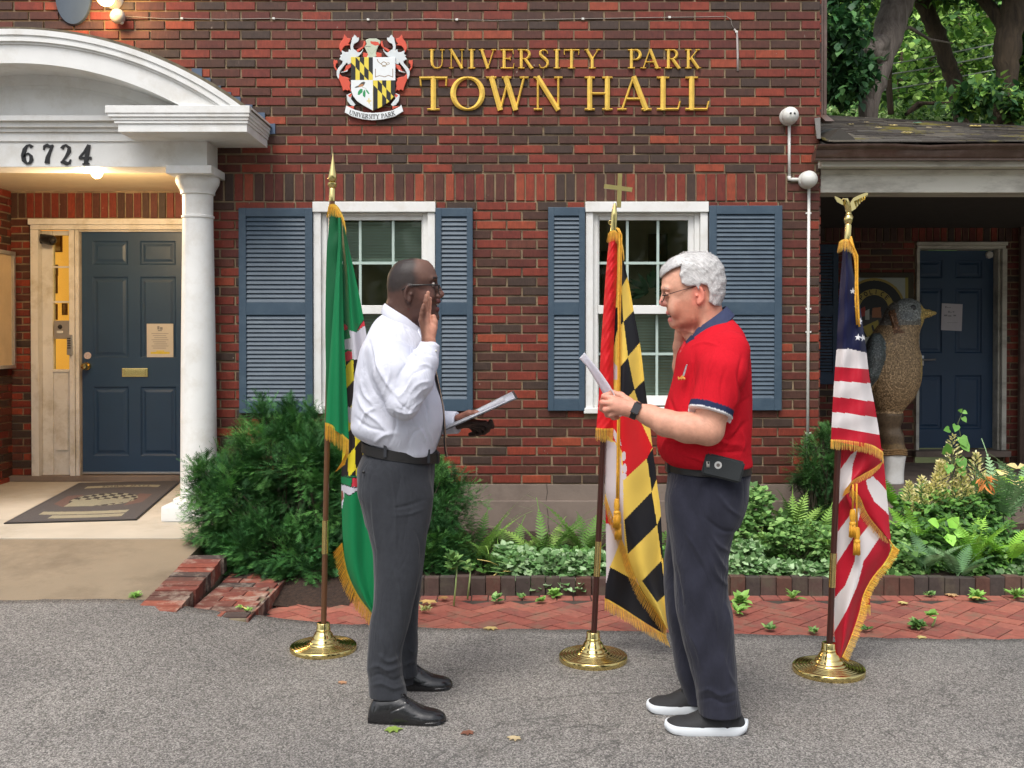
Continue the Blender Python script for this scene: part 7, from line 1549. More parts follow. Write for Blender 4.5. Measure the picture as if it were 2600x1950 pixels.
def _pch(x, y, q):
    """monotone-ish smooth interpolation"""
    q = np.clip(q, x[0], x[-1]); i = np.clip(np.searchsorted(x, q) - 1, 0, len(x) - 2); m = np.gradient(y, x); h = x[i + 1] - x[i]; t = (q - x[i]) / h
    return y[i] * (1 + 2 * t) * (1 - t) ** 2 + m[i] * h * t * (1 - t) ** 2 + y[i + 1] * t * t * (3 - 2 * t) + m[i + 1] * h * t * t * (t - 1)
def proj(V):
    w = V - np.array([0, 0, CAMZ]); c, s = math.cos(TH), math.sin(TH); d = w[:, 1] * c - w[:, 2] * s; return CX + F_PX * w[:, 0] / d, PPY - F_PX * (w[:, 1] * s + w[:, 2] * c) / d
def sheet(rows, D0):
    """(py, px_a, px_b, half depth, y offset) -> loft rows in the world"""
    o = []
    for r in rows:
        py, a, b, h = r[:4]; yc = r[4] if len(r) > 4 else 0; D = D0 + yc; o.append((P(1300, py, D).z, P(a, py, D).x, P(b, py, D).x, h, D))
    return o
def sdf_obj(name, s, m, parent, col=None, smooth_it=0):
    V, Q = s.mesh()
    for _ in range(smooth_it):
        A = np.zeros_like(V); n = np.zeros(len(V))
        for a, b in ((0, 1), (1, 2), (2, 3), (3, 0)): np.add.at(A, Q[:, a], V[Q[:, b]]); np.add.at(A, Q[:, b], V[Q[:, a]]); np.add.at(n, Q[:, a], 1); np.add.at(n, Q[:, b], 1)
        V = V * .5 + .5 * A / n[:, None]
    if hasattr(s, 'folds'):
        fn = np.cross(V[Q[:, 2]] - V[Q[:, 0]], V[Q[:, 3]] - V[Q[:, 1]]); nr = np.zeros_like(V); [np.add.at(nr, Q[:, i], fn) for i in range(4)]; nr /= np.linalg.norm(nr, axis=1, keepdims=True) + 1e-12
        x, y = proj(V); dn = np.zeros(len(V))
        for pts, r, D, sub in s.folds:
            w = r * F_PX / D * .85; m_ = 12; L = [cr(pts, i / m_) for i in range(m_ + 1)]; k = np.nonzero((nr[:, 1] < .25) & (x > min(q[0] for q in L) - 3 * w) & (x < max(q[0] for q in L) + 3 * w) & (y > min(q[1] for q in L) - 3 * w) & (y < max(q[1] for q in L) + 3 * w))[0]; X, Y = x[k], y[k]; best = np.full(len(k), 1e9); tt = np.zeros(len(k))
            for i in range(m_):
                (x0, y0), (x1, y1) = L[i], L[i + 1]; dx, dy = x1 - x0, y1 - y0; t = np.clip(((X - x0) * dx + (Y - y0) * dy) / (dx * dx + dy * dy + 1e-9), 0, 1); d = np.hypot(X - x0 - t * dx, Y - y0 - t * dy); u = d < best; best[u] = d[u]; tt[u] = (i + t[u]) / m_
            dn[k] += (-.75 if sub else .85) * r * np.exp(-(best / w) ** 1.6) * np.sin(np.pi * np.clip(tt, .03, .97)) ** .6
        V = V + nr * dn[:, None]
    c = None
    if col is not None:
        c = col(V) if callable(col) else np.tile(col, (len(V), 1)); det = None
        if isinstance(c, tuple):            # (soft colour areas, sharp details, detail mask): the soft ones blend into each other
            c, det, dm = c
            for _ in range(10):
                A = np.zeros_like(V); n = np.zeros(len(V))
                for a, b in ((0, 1), (1, 2), (2, 3), (3, 0)): np.add.at(A, Q[:, a], c[Q[:, b]]); np.add.at(A, Q[:, b], c[Q[:, a]]); np.add.at(n, Q[:, a], 1); np.add.at(n, Q[:, b], 1)
                c = c * .35 + .65 * A / n[:, None]
            c[dm] = det[dm]
    return npmesh(name, V, Q, m, parent, True, col=c)
def bbox_px(x0, y0, x1, y1, Da, Db, pad=.03):
    a = [P(x, y, D) for x in (x0, x1) for y in (y0, y1) for D in (Da, Db)]; return (min(v.x for v in a) - pad, Da - pad, min(v.z for v in a) - pad), (max(v.x for v in a) + pad, Db + pad, max(v.z for v in a) + pad)
def crumple(m, sc=5, st=.5, dist=.012, stretch=(1, 1, .6)):
    """fine pressed-in creases of worn cloth"""
    nt = m.node_tree; b = nt.nodes['Principled BSDF']; n = noise(nt, sc, 4, .55, objco(nt, stretch), 1.2); a = N(nt, 'ShaderNodeMath', operation='SUBTRACT'); nt.links.new(n.outputs[0], a.inputs[0]); a.inputs[1].default_value = .5
    c = N(nt, 'ShaderNodeMath', operation='ABSOLUTE'); nt.links.new(a.outputs[0], c.inputs[0]); d = N(nt, 'ShaderNodeMath', operation='POWER'); nt.links.new(c.outputs[0], d.inputs[0]); d.inputs[1].default_value = .7
    old = b.inputs['Normal'].links[0].from_node if b.inputs['Normal'].links else None; bp = bump(nt, b, d.outputs[0], st, dist)
    if old: nt.links.new(old.outputs[0], bp.inputs['Normal'])
    return m
M_SKIN = crumple(vcol('skin', .52, var=.10, vs=55, spec=.4, sss=.08, bs=.35, bsc=380, bd=.0015), 26, .35, .004, (1, 1, .8))
M_SHIRT = crumple(vcol('shirt_cotton', .85, var=.03, vs=20, spec=.12, bs=.12, bsc=500, bd=.001), 4.5, .5, .022)
M_POLO = crumple(vcol('pique_knit', .9, var=.06, vs=120, spec=.1, bs=.4, bsc=600, bd=.001), 3, .45, .025)
M_TROUS = crumple(vcol('trouser_cloth', .92, var=.1, vs=40, spec=.1, sheen=.15, bs=.3, bsc=600, bd=.0012), 5, .5, .025, (1, 1, .3))
M_LEATH = mat('black_leather', (.011, .011, .012), .22, var=.1, vs=30, bs=.2, bsc=120, bd=.002, coat=.3)
M_BELT = mat('belt_leather', (.009, .008, .008), .5, var=.1, bs=.2, bsc=150)
M_RUB = mat('white_rubber', (.72, .76, .80), .5, var=.03)
M_CANV = mat('black_canvas', (.022, .022, .024), .75, var=.15, vs=60, bs=.5, bsc=400)
def wr(a, f1=26, f2=41):
    return lambda X, Y, Z: a * (np.sin(X * f1 + 2.1 * np.sin(Z * 17 + 1.3 * np.sin(Y * 13)) + Y * 9) * np.sin(Z * f2 * .6 + 1.7 * np.sin(X * 19 + Y * 11)) + .5 * np.sin(Z * f2 + X * f2 * .7 + 1.5 * np.sin(Y * 21 + X * 15)))
def ring(name, rows, m, parent, n=56, close=False, p=2.3, smooth=True):
    """band around an axis: rows are (centre, rx, ry, tilt dz per x) giving a loop each; joined in order"""
    vs = []
    for (c, rx, ry, tz) in rows:
        for k in range(n):
            a = 2 * math.pi * k / n; ca, sa = math.cos(a), math.sin(a); x = math.copysign(abs(ca) ** (2 / p), ca) * rx; y = math.copysign(abs(sa) ** (2 / p), sa) * ry; vs.append((c[0] + x, c[1] + y, c[2] + tz * x))
    fs = [(i * n + k, i * n + (k + 1) % n, ((i + 1) % len(rows)) * n + (k + 1) % n, ((i + 1) % len(rows)) * n + k) for i in range(len(rows) if close else len(rows) - 1) for k in range(n)]
    return MB().add(vs, fs).build(name, m, parent, angle=50)
def head(s, D0, rows, J, k=.012):
    """J: dict of pixel landmarks; the face looks along the sign sg"""
    s.loft(sheet(rows, D0), .004, 2.15)
    q = lambda n, dy=0: np.array(P(J[n][0], J[n][1], D0 + dy))
    s.cap(q('neck0'), q('neck1'), J['nr'][0], J['nr'][1], .02)
    for sd in (-1, 1):
        s.cap(q('brow', sd * .012), q('brow', sd * .042) + np.array((J['sg'] * -.012, 0, -.001)), .0095, .007, .012)
        s.ell(q('sock', sd * .032), (.016, .016, .0125), .012, True); s.ell(q('eye', sd * .031), (.0125, .0125, .0115), .002)
        s.ell(q('cheek', sd * .043), J.get('cs', (.028, .02, .024)), .022); s.cap(q('alar', sd * .013), q('alar', sd * .012), .0088, .0088, .006)
        e = q('ear', sd * .0785); r_ = Matrix.Rotation(J['et'], 3, 'Y') @ Matrix.Rotation(sd * J['sg'] * -.25, 3, 'Z')
        s.ell(e, (.0185, .0075, .034), .004, rot=r_)
        s.ell(e + np.array((J['sg'] * .003, sd * .0075, .002)), (.0105, .006, .0215), .003, True, rot=r_)
        pts = [e + np.array(r_ @ Vector((-J['sg'] * .0165 * math.sin(a) + J['sg'] * .001, sd * .004, .031 * math.cos(a)))) for a in np.linspace(-.5, 2.6, 10)]
        s.chain(pts, [.0045] * 10, .003); s.ell(e + np.array((J['sg'] * .009, sd * .004, -.004)), (.005, .005, .006), .004)
        s.ell(e + np.array(r_ @ Vector((J['sg'] * .004, sd * .002, -.03))), (.0085, .006, .009), .005)
    s.chain([q('nb'), q('nm'), q('nt')], [.0085, .0105, .0135], .010); s.cap(q('nt'), q('alar'), .011, .010, .008)
    for a, r in (('ul', .0082), ('ll', .0092)): s.chain([q(a, -.024) + np.array((-J['sg'] * .012, 0, 0)), q(a, -.01), q(a, .01), q(a, .024) + np.array((-J['sg'] * .012, 0, 0))], [r * .6, r, r, r * .6], .007)
    s.ell(q('mouth'), (.018, .019, J.get('mo', .0055)), .005, True); s.ell(q('chin'), (.02, .024, .018), .018)
# ================================================================== the man taking the oath: white shirt, grey trousers
DA = 4.09
pa = thing('person', 'man in white shirt and dark tie raising his right hand, facing right', 'person', G(1010, 1800))
A_ = lambda x, y, dy=0: np.array(P(x, y, DA + dy))
lo, hi = bbox_px(960, 655, 1265, 1130, DA - .29, DA + .27)
s = Sdf(lo, hi, .0034)
JA = dict(sg=1, neck0=(1030, 748), neck1=(1020, 865), nr=(.066, .078), brow=(1103, 707), sock=(1108, 722), eye=(1097, 722), cheek=(1086, 752), alar=(1113, 753), ear=(1038, 745), et=R(8), nb=(1103, 715), nm=(1112, 734), nt=(1119, 747), ul=(1113, 765), ll=(1109, 785), mouth=(1117, 775.5), chin=(1102, 806), mo=.006)
head(s, DA, [(657, 1040, 1066, .02), (661, 1020, 1083, .045), (668, 1006, 1093, .058), (680, 995, 1102, .070), (692, 988, 1107, .0765), (705, 984, 1109, .079), (716, 983, 1107, .080), (728, 983, 1106, .0795), (741, 986, 1107, .077), (755, 990, 1109, .074), (768, 996, 1110, .070), (780, 1006, 1111, .067), (795, 1020, 1110, .062), (808, 1032, 1108, .054), (818, 1045, 1104, .042), (825, 1062, 1096, .026)], JA)
s.ell(A_(995, 775), (.02, .05, .016), .02)                        # roll at the nape
s.ell(A_(1062, 805), (.05, .055, .03), .03)
# torso and arms under the shirt
s.loft(sheet([(850, 1000, 1050, .07), (900, 955, 1062, .13), (1000, 930, 1080, .16), (1100, 940, 1075, .15)], DA), .03)
# raised right arm and hand
W_ = A_(1089, 868, -.19)
s.chain([A_(1000, 920, -.14), A_(1025, 1025, -.24), W_], [.035, .036, .027], .02); s.chain([A_(1010, 920, .14), A_(1052, 1060, .22), A_(1155, 1072, .13)], [.05, .04, .028], .02)
kn = [(1088, 801, -.158), (1081, 798, -.176), (1074.5, 803, -.194), (1069, 813, -.21)]
for (x, y, d) in kn: s.cap(A_(1087 + (x - 1080) * .35, 858, -.19 + (d + .185) * .5), A_(x, y, d), .0165, .0105, .012)
for ch in (((1088, 801, -.158), (1089.5, 783, -.157), (1091, 769, -.157), (1092, 758, -.157)), ((1081, 798, -.176), (1083.5, 775, -.176), (1085.5, 758, -.177), (1087, 743, -.178)), ((1074.5, 803, -.194), (1077.5, 781, -.195), (1080, 765, -.196), (1082, 751, -.196)), ((1069, 813, -.21), (1071, 796, -.212), (1073.5, 785, -.213), (1075.5, 775, -.213))):
    q = [A_(*c) for c in ch]; s.chain(q, [.0098, .0090, .0084, .0074], .0035)
s.chain([A_(1093, 852, -.178), A_(1101, 832, -.17), A_(1103, 818, -.168), A_(1101, 804, -.168)], [.019, .0135, .0118, .0098], .008); s.ell(A_(1094, 842, -.18), (.018, .018, .026), .012)
# left hand under and over the paper
w2 = A_(1156, 1072, .13)
for i, (y, d) in enumerate(((1066, .10), (1070, .125), (1074, .15), (1077, .17))): s.cap(w2, A_(1203 - i * 2, y + 4, d), .022, .012, .014)
for i, ch in enumerate((((1203, 1072, .095), (1232, 1074, .09), (1244, 1083, .10), (1236, 1094, .115)), ((1202, 1077, .125), (1228, 1084, .12), (1238, 1092, .13), (1228, 1100, .14)), ((1200, 1080, .15), (1218, 1090, .15), (1224, 1098, .155), (1212, 1102, .16)), ((1196, 1083, .17), (1206, 1094, .17), (1206, 1101, .175), (1194, 1103, .18)))):
    s.chain([A_(*c) for c in ch], [.0115, .0105, .010, .009], .0035)
s.chain([A_(1165, 1062, .10), A_(1190, 1050, .075), A_(1208, 1049, .06), A_(1223, 1053, .055)], [.018, .0135, .0115, .0095], .008)
s.cap(A_(1246, 1070, .09), A_(1251, 1084, .095), .0095, .009, .004)
def colA(V):
    x, y = proj(V); x = x + 2.2 * np.sin(V[:, 2] * 900 + V[:, 1] * 300) + 1.5 * np.sin(V[:, 1] * 700 + V[:, 2] * 400) * (y < 712); c = np.tile(np.array(srgb((78, 53, 45))), (len(V), 1)); rel = V[:, 1] - DA
    up = y < 850
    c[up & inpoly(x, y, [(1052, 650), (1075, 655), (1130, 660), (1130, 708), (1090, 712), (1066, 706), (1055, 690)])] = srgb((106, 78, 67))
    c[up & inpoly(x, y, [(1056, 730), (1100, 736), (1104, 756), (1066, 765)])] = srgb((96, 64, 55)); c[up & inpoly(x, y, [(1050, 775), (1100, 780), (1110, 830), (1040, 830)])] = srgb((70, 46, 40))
    c[up & inpoly(x, y, [(970, 640), (1050, 640), (1055, 668), (1050, 692), (1058, 712), (1050, 730), (1030, 724), (1018, 736), (1000, 742), (975, 738)])] = srgb((44, 36, 34))
    c[up & (x > 1112) & (y > 738) & (y < 758)] = srgb((112, 76, 66))
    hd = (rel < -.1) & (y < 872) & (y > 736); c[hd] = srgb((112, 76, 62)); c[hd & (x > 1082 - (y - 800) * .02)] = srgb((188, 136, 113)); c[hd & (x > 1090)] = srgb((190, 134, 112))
    lh = (x > 1140) & (y > 1030); c[lh] = srgb((52, 33, 29)); c[lh & (y < 1072) & (x < 1228) & (V[:, 2] > P(1180, 1072, DA).z)] = srgb((132, 88, 74))  # left hand: shade under the sheet put into the skin colour
    x, y = proj(V); d = c.copy(); m = np.zeros(len(V), bool)
    def put(k, col): d[k] = col; m[k] = True
    put(up & inpoly(x, y, [(1099, 703), (1112, 703), (1112, 707), (1100, 709)]), srgb((36, 26, 24)))
    put(up & (x > 1099) & (abs(rel) < .026) & (((y > 760) & (y < 771)) | ((y > 779) & (y < 791))), srgb((98, 54, 52))); put(up & (x > 1100) & (abs(rel) < .022) & (y >= 771) & (y <= 779), srgb((32, 14, 14)))
    e = up & (abs(abs(rel) - .031) < .0125) & (x > 1098) & (abs(y - 722) < 4.5); put(e, srgb((205, 195, 185))); put(e & (x > 1103.5) & (abs(y - 722) < 3.6), (.01, .008, .006))
    k = 1 + .06 * np.sin(V[:, 0] * 80 + 3 * np.sin(V[:, 2] * 60)) * np.sin(V[:, 2] * 100); return c * k[:, None], d, m
sdf_obj('body', s, M_SKIN, pa, colA)
# teeth
MB().tube([A_(1108, 773, -.014), A_(1112, 773.5, 0), A_(1108, 773, .014)], .0032, 8).build('teeth', mat('tooth', (.6, .57, .5), .3), pa, smooth=True)
# ------ shirt
lo, hi = bbox_px(885, 760, 1170, 1165, DA - .36, DA + .34); s = Sdf(lo, hi, .0046)
tors = [(797, 974, 1000, .045), (808, 960, 1022, .075), (822, 949, 1045, .105), (838, 940, 1062, .14), (858, 931, 1078, .175), (882, 921, 1090, .205), (905, 914, 1097, .213), (935, 907, 1102, .21), (975, 902, 1109, .205), (1005, 899, 1115, .203), (1035, 897, 1120, .203), (1065, 895, 1122, .203), (1088, 894, 1120, .2), (1104, 903, 1118, .192), (1118, 925, 1115, .182), (1132, 955, 1111, .172), (1146, 985, 1106, .165), (1152, 1000, 1102, .16)]
s.loft(sheet(tors, DA), .01, 2.35)
s.chain([A_(984, 889, -.160), A_(998, 945, -.215), A_(1022, 1022, -.245)], [.070, .070, .064], .024)
s.cap(A_(1021, 850), A_(1028, 770), .062, .064, .012, True)
s.chain([A_(1024, 1026, -.25), A_(1058, 968, -.24), A_(1078, 918, -.215), A_(1088, 890, -.195)], [.062, .062, .052, .042], .012)
cutA = [(A_(1091, 870.5, -.19), A_(1091, 870.5, -.19) - A_(1086, 895, -.19))]
s.cap(A_(1087, 895, -.193), A_(1093, 862, -.19), .040, .0395, .003, cut=cutA)
s.chain([A_(1000, 890, .160), A_(1035, 990, .23), A_(1060, 1055, .24)], [.078, .068, .06], .02)
s.chain([A_(1060, 1055, .24), A_(1120, 1072, .17)], [.058, .050], .012)
s.cap(A_(1120, 1073, .165), A_(1175, 1073, .12), .049, .0455, .004, cut=[(A_(1162, 1074, .13), (1, -.35, .08))])
s.ell(A_(1090, 1055), (.055, .15, .10), .03)
s.disp(wr(.0013))
for pts, r, sub in (([(1000, 862), (1040, 880), (1062, 905)], .007, 0), ([(945, 880), (960, 930), (985, 975), (1010, 1010)], .010, 0), ([(935, 860), (948, 905), (952, 950)], .008, 1), ([(905, 1000), (925, 1040), (965, 1075), (990, 1110)], .010, 0),
                    ([(930, 930), (945, 985), (980, 1030)], .008, 1), ([(912, 1085), (930, 1050), (955, 1035)], .008, 0), ([(1040, 1000), (1062, 975), (1092, 968)], .006, 0), ([(1030, 985), (1050, 950), (1085, 935)], .006, 1), ([(1048, 1015), (1072, 990), (1088, 985)], .005, 0), ([(1010, 1010), (1030, 990), (1048, 950)], .007, 0),
                    ([(1000, 1040), (1030, 1050), (1060, 1040)], .007, 0), ([(1008, 970), (1020, 940), (1045, 915)], .006, 1), ([(1060, 930), (1080, 925), (1098, 935)], .005, 0), ([(1050, 905), (1075, 898), (1095, 905)], .004, 1), ([(1060, 1080), (1075, 1105), (1085, 1135)], .008, 0), ([(1085, 1090), (1095, 1115), (1098, 1140)], .007, 0), ([(1040, 1125), (1050, 1100), (1075, 1085)], .007, 1),
                    ([(950, 1125), (975, 1105), (1010, 1100)], .009, 0), ([(990, 1125), (1005, 1080), (1000, 1040)], .007, 1), ([(960, 840), (1000, 830), (1040, 838)], .006, 1), ([(975, 1000), (990, 950), (985, 905)], .007, 0), ([(1000, 995), (1015, 1025), (1045, 1045)], .006, 1), ([(1035, 1060), (1050, 1035), (1075, 1015)], .0055, 0), ([(1020, 1060), (1022, 1040), (1035, 1022)], .005, 1),
                    ([(915, 960), (925, 1000), (950, 1030)], .008, 0), ([(903, 1060), (935, 1085), (980, 1095)], .008, 1), ([(1020, 900), (1040, 930), (1050, 960)], .006, 0), ([(1075, 1000), (1085, 1040), (1090, 1080)], .007, 1)): s.crease(pts, r, DA, .012, bool(sub))
s.crease([(1067, 892), (1088, 899), (1112, 905)], .0025, DA, .003, True)
WSH = (.60, .615, .70)
sdf_obj('shirt', s, M_SHIRT, pa, WSH, 1)
# collar
c0 = A_(1023, 817); rows = []
for (r, dz, ry) in ((.066, -.012, .066), (.068, .026, .069), (.071, .030, .073), (.075, .024, .078), (.088, -.014, .093), (.086, -.020, .091)): rows.append(((c0[0], c0[1], c0[2] + dz), r, ry, -.62))
ring('collar', rows, mat('collar_cotton', WSH, .85, var=.02), pa, p=2.0)
mb = MB()
for sd in (-1, 1):
    q = [A_(1062, 833, sd * .045), A_(1077, 842, sd * .012), A_(1081, 866, sd * .045), A_(1070, 858, sd * .075)]; n_ = np.array((.006, 0, .003)); mb.hexa([tuple(v) for v in q], [tuple(v - n_) for v in q])
mb.build('collar_point', MATS['collar_cotton'], pa)
for x, y, d in ((1107, 891, -.228),): MB().ball(A_(x, y, d), .0045, n=12).build('cuff_button', mat('shirt_button', (.6, .58, .5), .3), pa, smooth=True)
# tie down the front
path = [(1078, 850), (1088, 885), (1100, 925), (1108, 960), (1116, 1000), (1123, 1040), (1126.5, 1080), (1128, 1120), (1130, 1145), (1133, 1160)]; wd = [.018, .02, .024, .028, .031, .034, .037, .038, .032, .004]; vs, fs, cl = [], [], []
nT = 90
for i in range(nT + 1):
    f = i / nT; x, y = cr(path, f); w = cr([(a, 0) for a in wd], f)[0]
    for j, u in enumerate(np.linspace(-1, 1, 9)): q = A_(x + 3.5 - abs(u) * 3.5, y, u * w - .008); vs.append(tuple(q))
fs = [(i * 9 + j, i * 9 + j + 1, (i + 1) * 9 + j + 1, (i + 1) * 9 + j) for i in range(nT) for j in range(8)]; cl = []
for i in range(nT):
    for j in range(8): cl.append(srgb((186, 160, 132)) if j in (1, 2, 5) else srgb((24, 20, 26)))
tie = npmesh('tie', vs, fs, vcol('tie_silk', .4, spec=.4), pa, True, colf=cl); so = tie.modifiers.new('thick', 'SOLIDIFY'); so.thickness = .005; so.offset = 0
# ------ belt and trousers
lo, hi = bbox_px(900, 1120, 1112, 1785, DA - .26, DA + .26); s = Sdf(lo, hi, .0052)
s.loft(sheet([(1134, 931, 1107, .158), (1150, 924, 1109, .165), (1187, 909, 1104, .176), (1230, 911, 1101, .178), (1283, 920, 1098, .172), (1325, 928, 1093, .160)], DA), .01, 2.3)
s.loft(sheet([(1196, 940, 1075, .05, -.085), (1222, 922, 1092, .076, -.085), (1250, 914, 1099, .085, -.085), (1283, 922, 1097, .09, -.088), (1350, 935, 1086, .090, -.095), (1399, 946, 1079, .088, -.10), (1447, 949, 1072, .084, -.108), (1485, 950, 1062, .081, -.115), (1534, 947, 1050, .077, -.122), (1582, 939, 1040, .073, -.13), (1620, 936, 1029, .07, -.138), (1655, 933, 1021, .068, -.143), (1693, 932, 1020, .067, -.148), (1730, 936, 1026, .066, -.15), (1766, 938, 1035, .066, -.155)], DA), .02, 2.3)
s.loft(sheet([(1196, 950, 1070, .05, .085), (1250, 935, 1092, .085, .085), (1350, 960, 1083, .088, .1), (1447, 978, 1074, .083, .125), (1534, 988, 1063, .076, .145), (1600, 994, 1061, .072, .155), (1650, 998, 1060, .07, .16), (1682, 1000, 1058, .068, .163), (1712, 1005, 1062, .066, .165)], DA), .02, 2.3)
s.disp(wr(.0010, 20, 26))
for pts, r, sub in (([(990, 1180), (1000, 1250), (1005, 1320), (1003, 1400)], .006, 0), ([(935, 1700), (960, 1690), (985, 1702), (1018, 1690)], .009, 0), ([(935, 1722), (965, 1712), (1000, 1728), (1024, 1712)], .008, 1), ([(940, 1742), (970, 1735), (1000, 1748), (1028, 1738)], .009, 0), ([(960, 1660), (985, 1680), (1012, 1670)], .008, 0), ([(975, 1560), (1000, 1620), (1010, 1670)], .007, 1), ([(1000, 1440), (1015, 1500), (1020, 1570)], .007, 0), ([(995, 1290), (1030, 1285), (1080, 1268)], .006, 1), ([(995, 1310), (1040, 1305), (1080, 1290)], .005, 0), ([(1050, 1340), (1068, 1380), (1066, 1430)], .006, 1),
                    ([(945, 1250), (950, 1330), (960, 1400)], .008, 0), ([(925, 1195), (960, 1200), (968, 1192)], .003, 1), ([(1030, 1690), (1045, 1680), (1056, 1688)], .007, 0), ([(1030, 1640), (1045, 1655), (1055, 1650)], .006, 0), ([(955, 1600), (975, 1640), (970, 1680)], .006, 0)): s.crease(pts, r, DA, .012, bool(sub))
s.crease([(1015, 1170), (1016, 1200), (1014, 1240), (1003, 1272), (996, 1280)], .0035, DA, .003, True)
GT = srgb((52, 54, 59)); sdf_obj('trousers', s, M_TROUS, pa, GT, 1)
cb = A_(1016, 1146); rr_x = (P(1110, 1150, DA).x - P(922, 1150, DA).x) / 2; tz = -.15
ring('belt', [((cb[0], cb[1], cb[2] + .02), rr_x, .166, tz), ((cb[0], cb[1], cb[2] + .019), rr_x + .004, .170, tz), ((cb[0], cb[1], cb[2] - .019), rr_x + .004, .172, tz), ((cb[0], cb[1], cb[2] - .02), rr_x, .168, tz)], M_BELT, pa, p=2.3)
mb = MB(); q = A_(1111, 1162, 0); mb.box(q[0] - .008, q[0] + .008, q[1] - .03, q[1] + .03, q[2] - .022, q[2] + .02, .003); mb.build('belt_buckle', M_BLACK, pa)
for x, y, d in ((978, 1143, -.172), (1088, 1158, -.115)):
    q = A_(x, y, d); MB().box(q[0] - .006, q[0] + .006, q[1] - .004, q[1] + .004, q[2] - .028, q[2] + .026, .002).build('belt_loop', mat('grey_cloth', GT, .9), pa)
q = A_(924, 1198, -.135); MB().ball(A_(923, 1199, -.15), .006, (1, .5, 1), 12).build('pocket_button', M_BLACK, pa, smooth=True)
# ------ shoes
def shoe(parent, heel, D, ang, L, sgn, kind, name='shoe'):
    """heel pixel on the ground plane, toe pointing along sgn*X turned by ang"""
    h0 = Vector(heel); ca, sa = math.cos(ang) * sgn, math.sin(ang); s = Sdf((-.03, -.075, -.01), (L + .03, .075, .15), .0036); dr = kind == 'dress'; b = .012 if dr else .026
    prof = [(0.0, .055, .028), (.05, .088, .034), (.16, .098 if dr else .086, .038), (.30, .104 if dr else .10, .040), (.38, .098, .041), (.48, .090, .043), (.6, .070, .047), (.74, .052, .049), (.88, .044 if dr else .05, .043 if dr else .046), (.96, .036, .030 if dr else .038), (1.0, .028, .012)]
    for (a, b_) in zip(prof[:-1], prof[1:]):
        for t in np.linspace(0, 1, 6)[:-1]:
            f, z, w = [a[i] + (b_[i] - a[i]) * t for i in range(3)]; x = (.014 if dr else .026) + f * (L - (.028 if dr else .042)); s.ell((x, (f - .5) * .006, b), (.017, w, z - b), .012)
    s.ell((.06, 0, .125), (.05, .03, .045), .006, True)
    if dr:
        for xx in (.5, .545, .59): s.cap((L * xx, -.026, .080 - (xx - .5) * .2), (L * xx, .026, .080 - (xx - .5) * .2), .0035, .0035, .002)
        s.cap((L * .30, -.044, .05), (L * .5, -.036, .074), .002, .002, .003, True); s.cap((L * .5, -.05, .03), (L * .8, -.045, .046), .0016, .0016, .003, True)
    else:
        for xx in (.36, .42, .48, .54): s.cap((L * xx, -.024, .098 - (xx - .36) * .30), (L * (xx + .03), .024, .098 - (xx - .36) * .30), .0036, .0036, .002)
    V, Q = s.mesh(); k = V[:, 2] > b * .55; keep = k[Q].all(1); Q = Q[keep]; used, inv = np.unique(Q, return_inverse=True); Q = inv.reshape(Q.shape); V = V[used]
    def tf(v): return np.stack([h0.x + ca * v[:, 0] - sa * v[:, 1] * 1, h0.y + sa * v[:, 0] * 1 + abs(math.cos(ang)) * v[:, 1], v[:, 2] + h0.z], 1)
    up = npmesh(name, tf(V), Q, M_LEATH if dr else M_CANV, parent, True)
    # sole
    out = []
    n = 44
    for i in range(n):
        a = 2 * math.pi * i / n; f = .5 - .5 * math.cos(a); w = np.interp(f, [0, .04, .15, .35, .55, .75, .9, .97, 1], [0, .030, .041, .043, .046, .051, .047, .031, 0] if dr else [0, .034, .047, .050, .051, .055, .051, .038, 0]); e = .004 if dr else .007; out.append((-e + f * (L + 2 * e), w * (1 if math.sin(a) > 0 else -1) if 0 < f < 1 else 0))
    hh = .012 if dr else .032; rows = [(0, .94 if not dr else 1), (.004, .98), (hh * .6, 1.0), (hh - .002, 1.0 if dr else .985), (hh, .97)]; V = []
    for z, k_ in rows:
        for x, y in out:
            lift = (max(0, (x / L - .72)) ** 2 * (.10 if dr else .07) + (max(0, .12 - x / L) ** 2 * 1.1 if not dr else 0)) * (1 if z < hh * .5 else .75)
            V.append((L / 2 + (x - L / 2) * k_, y * k_, z + lift + (.0 if not dr or x > L * .3 else 0)))
    m_ = len(out); Q = [(i * m_ + k, i * m_ + (k + 1) % m_, (i + 1) * m_ + (k + 1) % m_, (i + 1) * m_ + k) for i in range(len(rows) - 1) for k in range(m_)]
    V = tf(np.array(V)); mb = MB().add([tuple(v) for v in V], Q + [tuple(range(m_ - 1, -1, -1)), tuple((len(rows) - 1) * m_ + k for k in range(m_))]); so = mb.build('sole', M_LEATH if dr else M_RUB, up, angle=50)
    if dr: h_ = [(.0, -.034), (.075, -.036), (.075, .036), (.0, .034)]; v = tf(np.array([(x, y, z) for z in (-.001, .02) for x, y in h_])); MB().hexa([tuple(q) for q in v[:4]], [tuple(q) for q in v[4:]]).build('heel', M_LEATH, up)
    # laces
    mb = MB(); ys = .0
    for i, xx in enumerate((.48, .53, .58) if dr else (.42, .48, .54, .6)):
        z = (.098 if dr else .100) - (xx - .45) * .22; p = tf(np.array([(L * xx, -.02, z - .004), (L * (xx + .02), 0, z + .002), (L * (xx + .01), .02, z - .004)])); mb.tube([tuple(q) for q in p], .0022, 6)
    p = tf(np.array([(L * .46, 0, .104), (L * .44, -.024, .112), (L * .52, -.034, .098), (L * .47, -.005, .106), (L * .56, -.030, .088)])); mb.tube([tuple(q) for q in p], .002, 6)
    mb.build('laces', M_BLACK, up, smooth=True); return up
def gp(px, py): return G(px, py, 0)
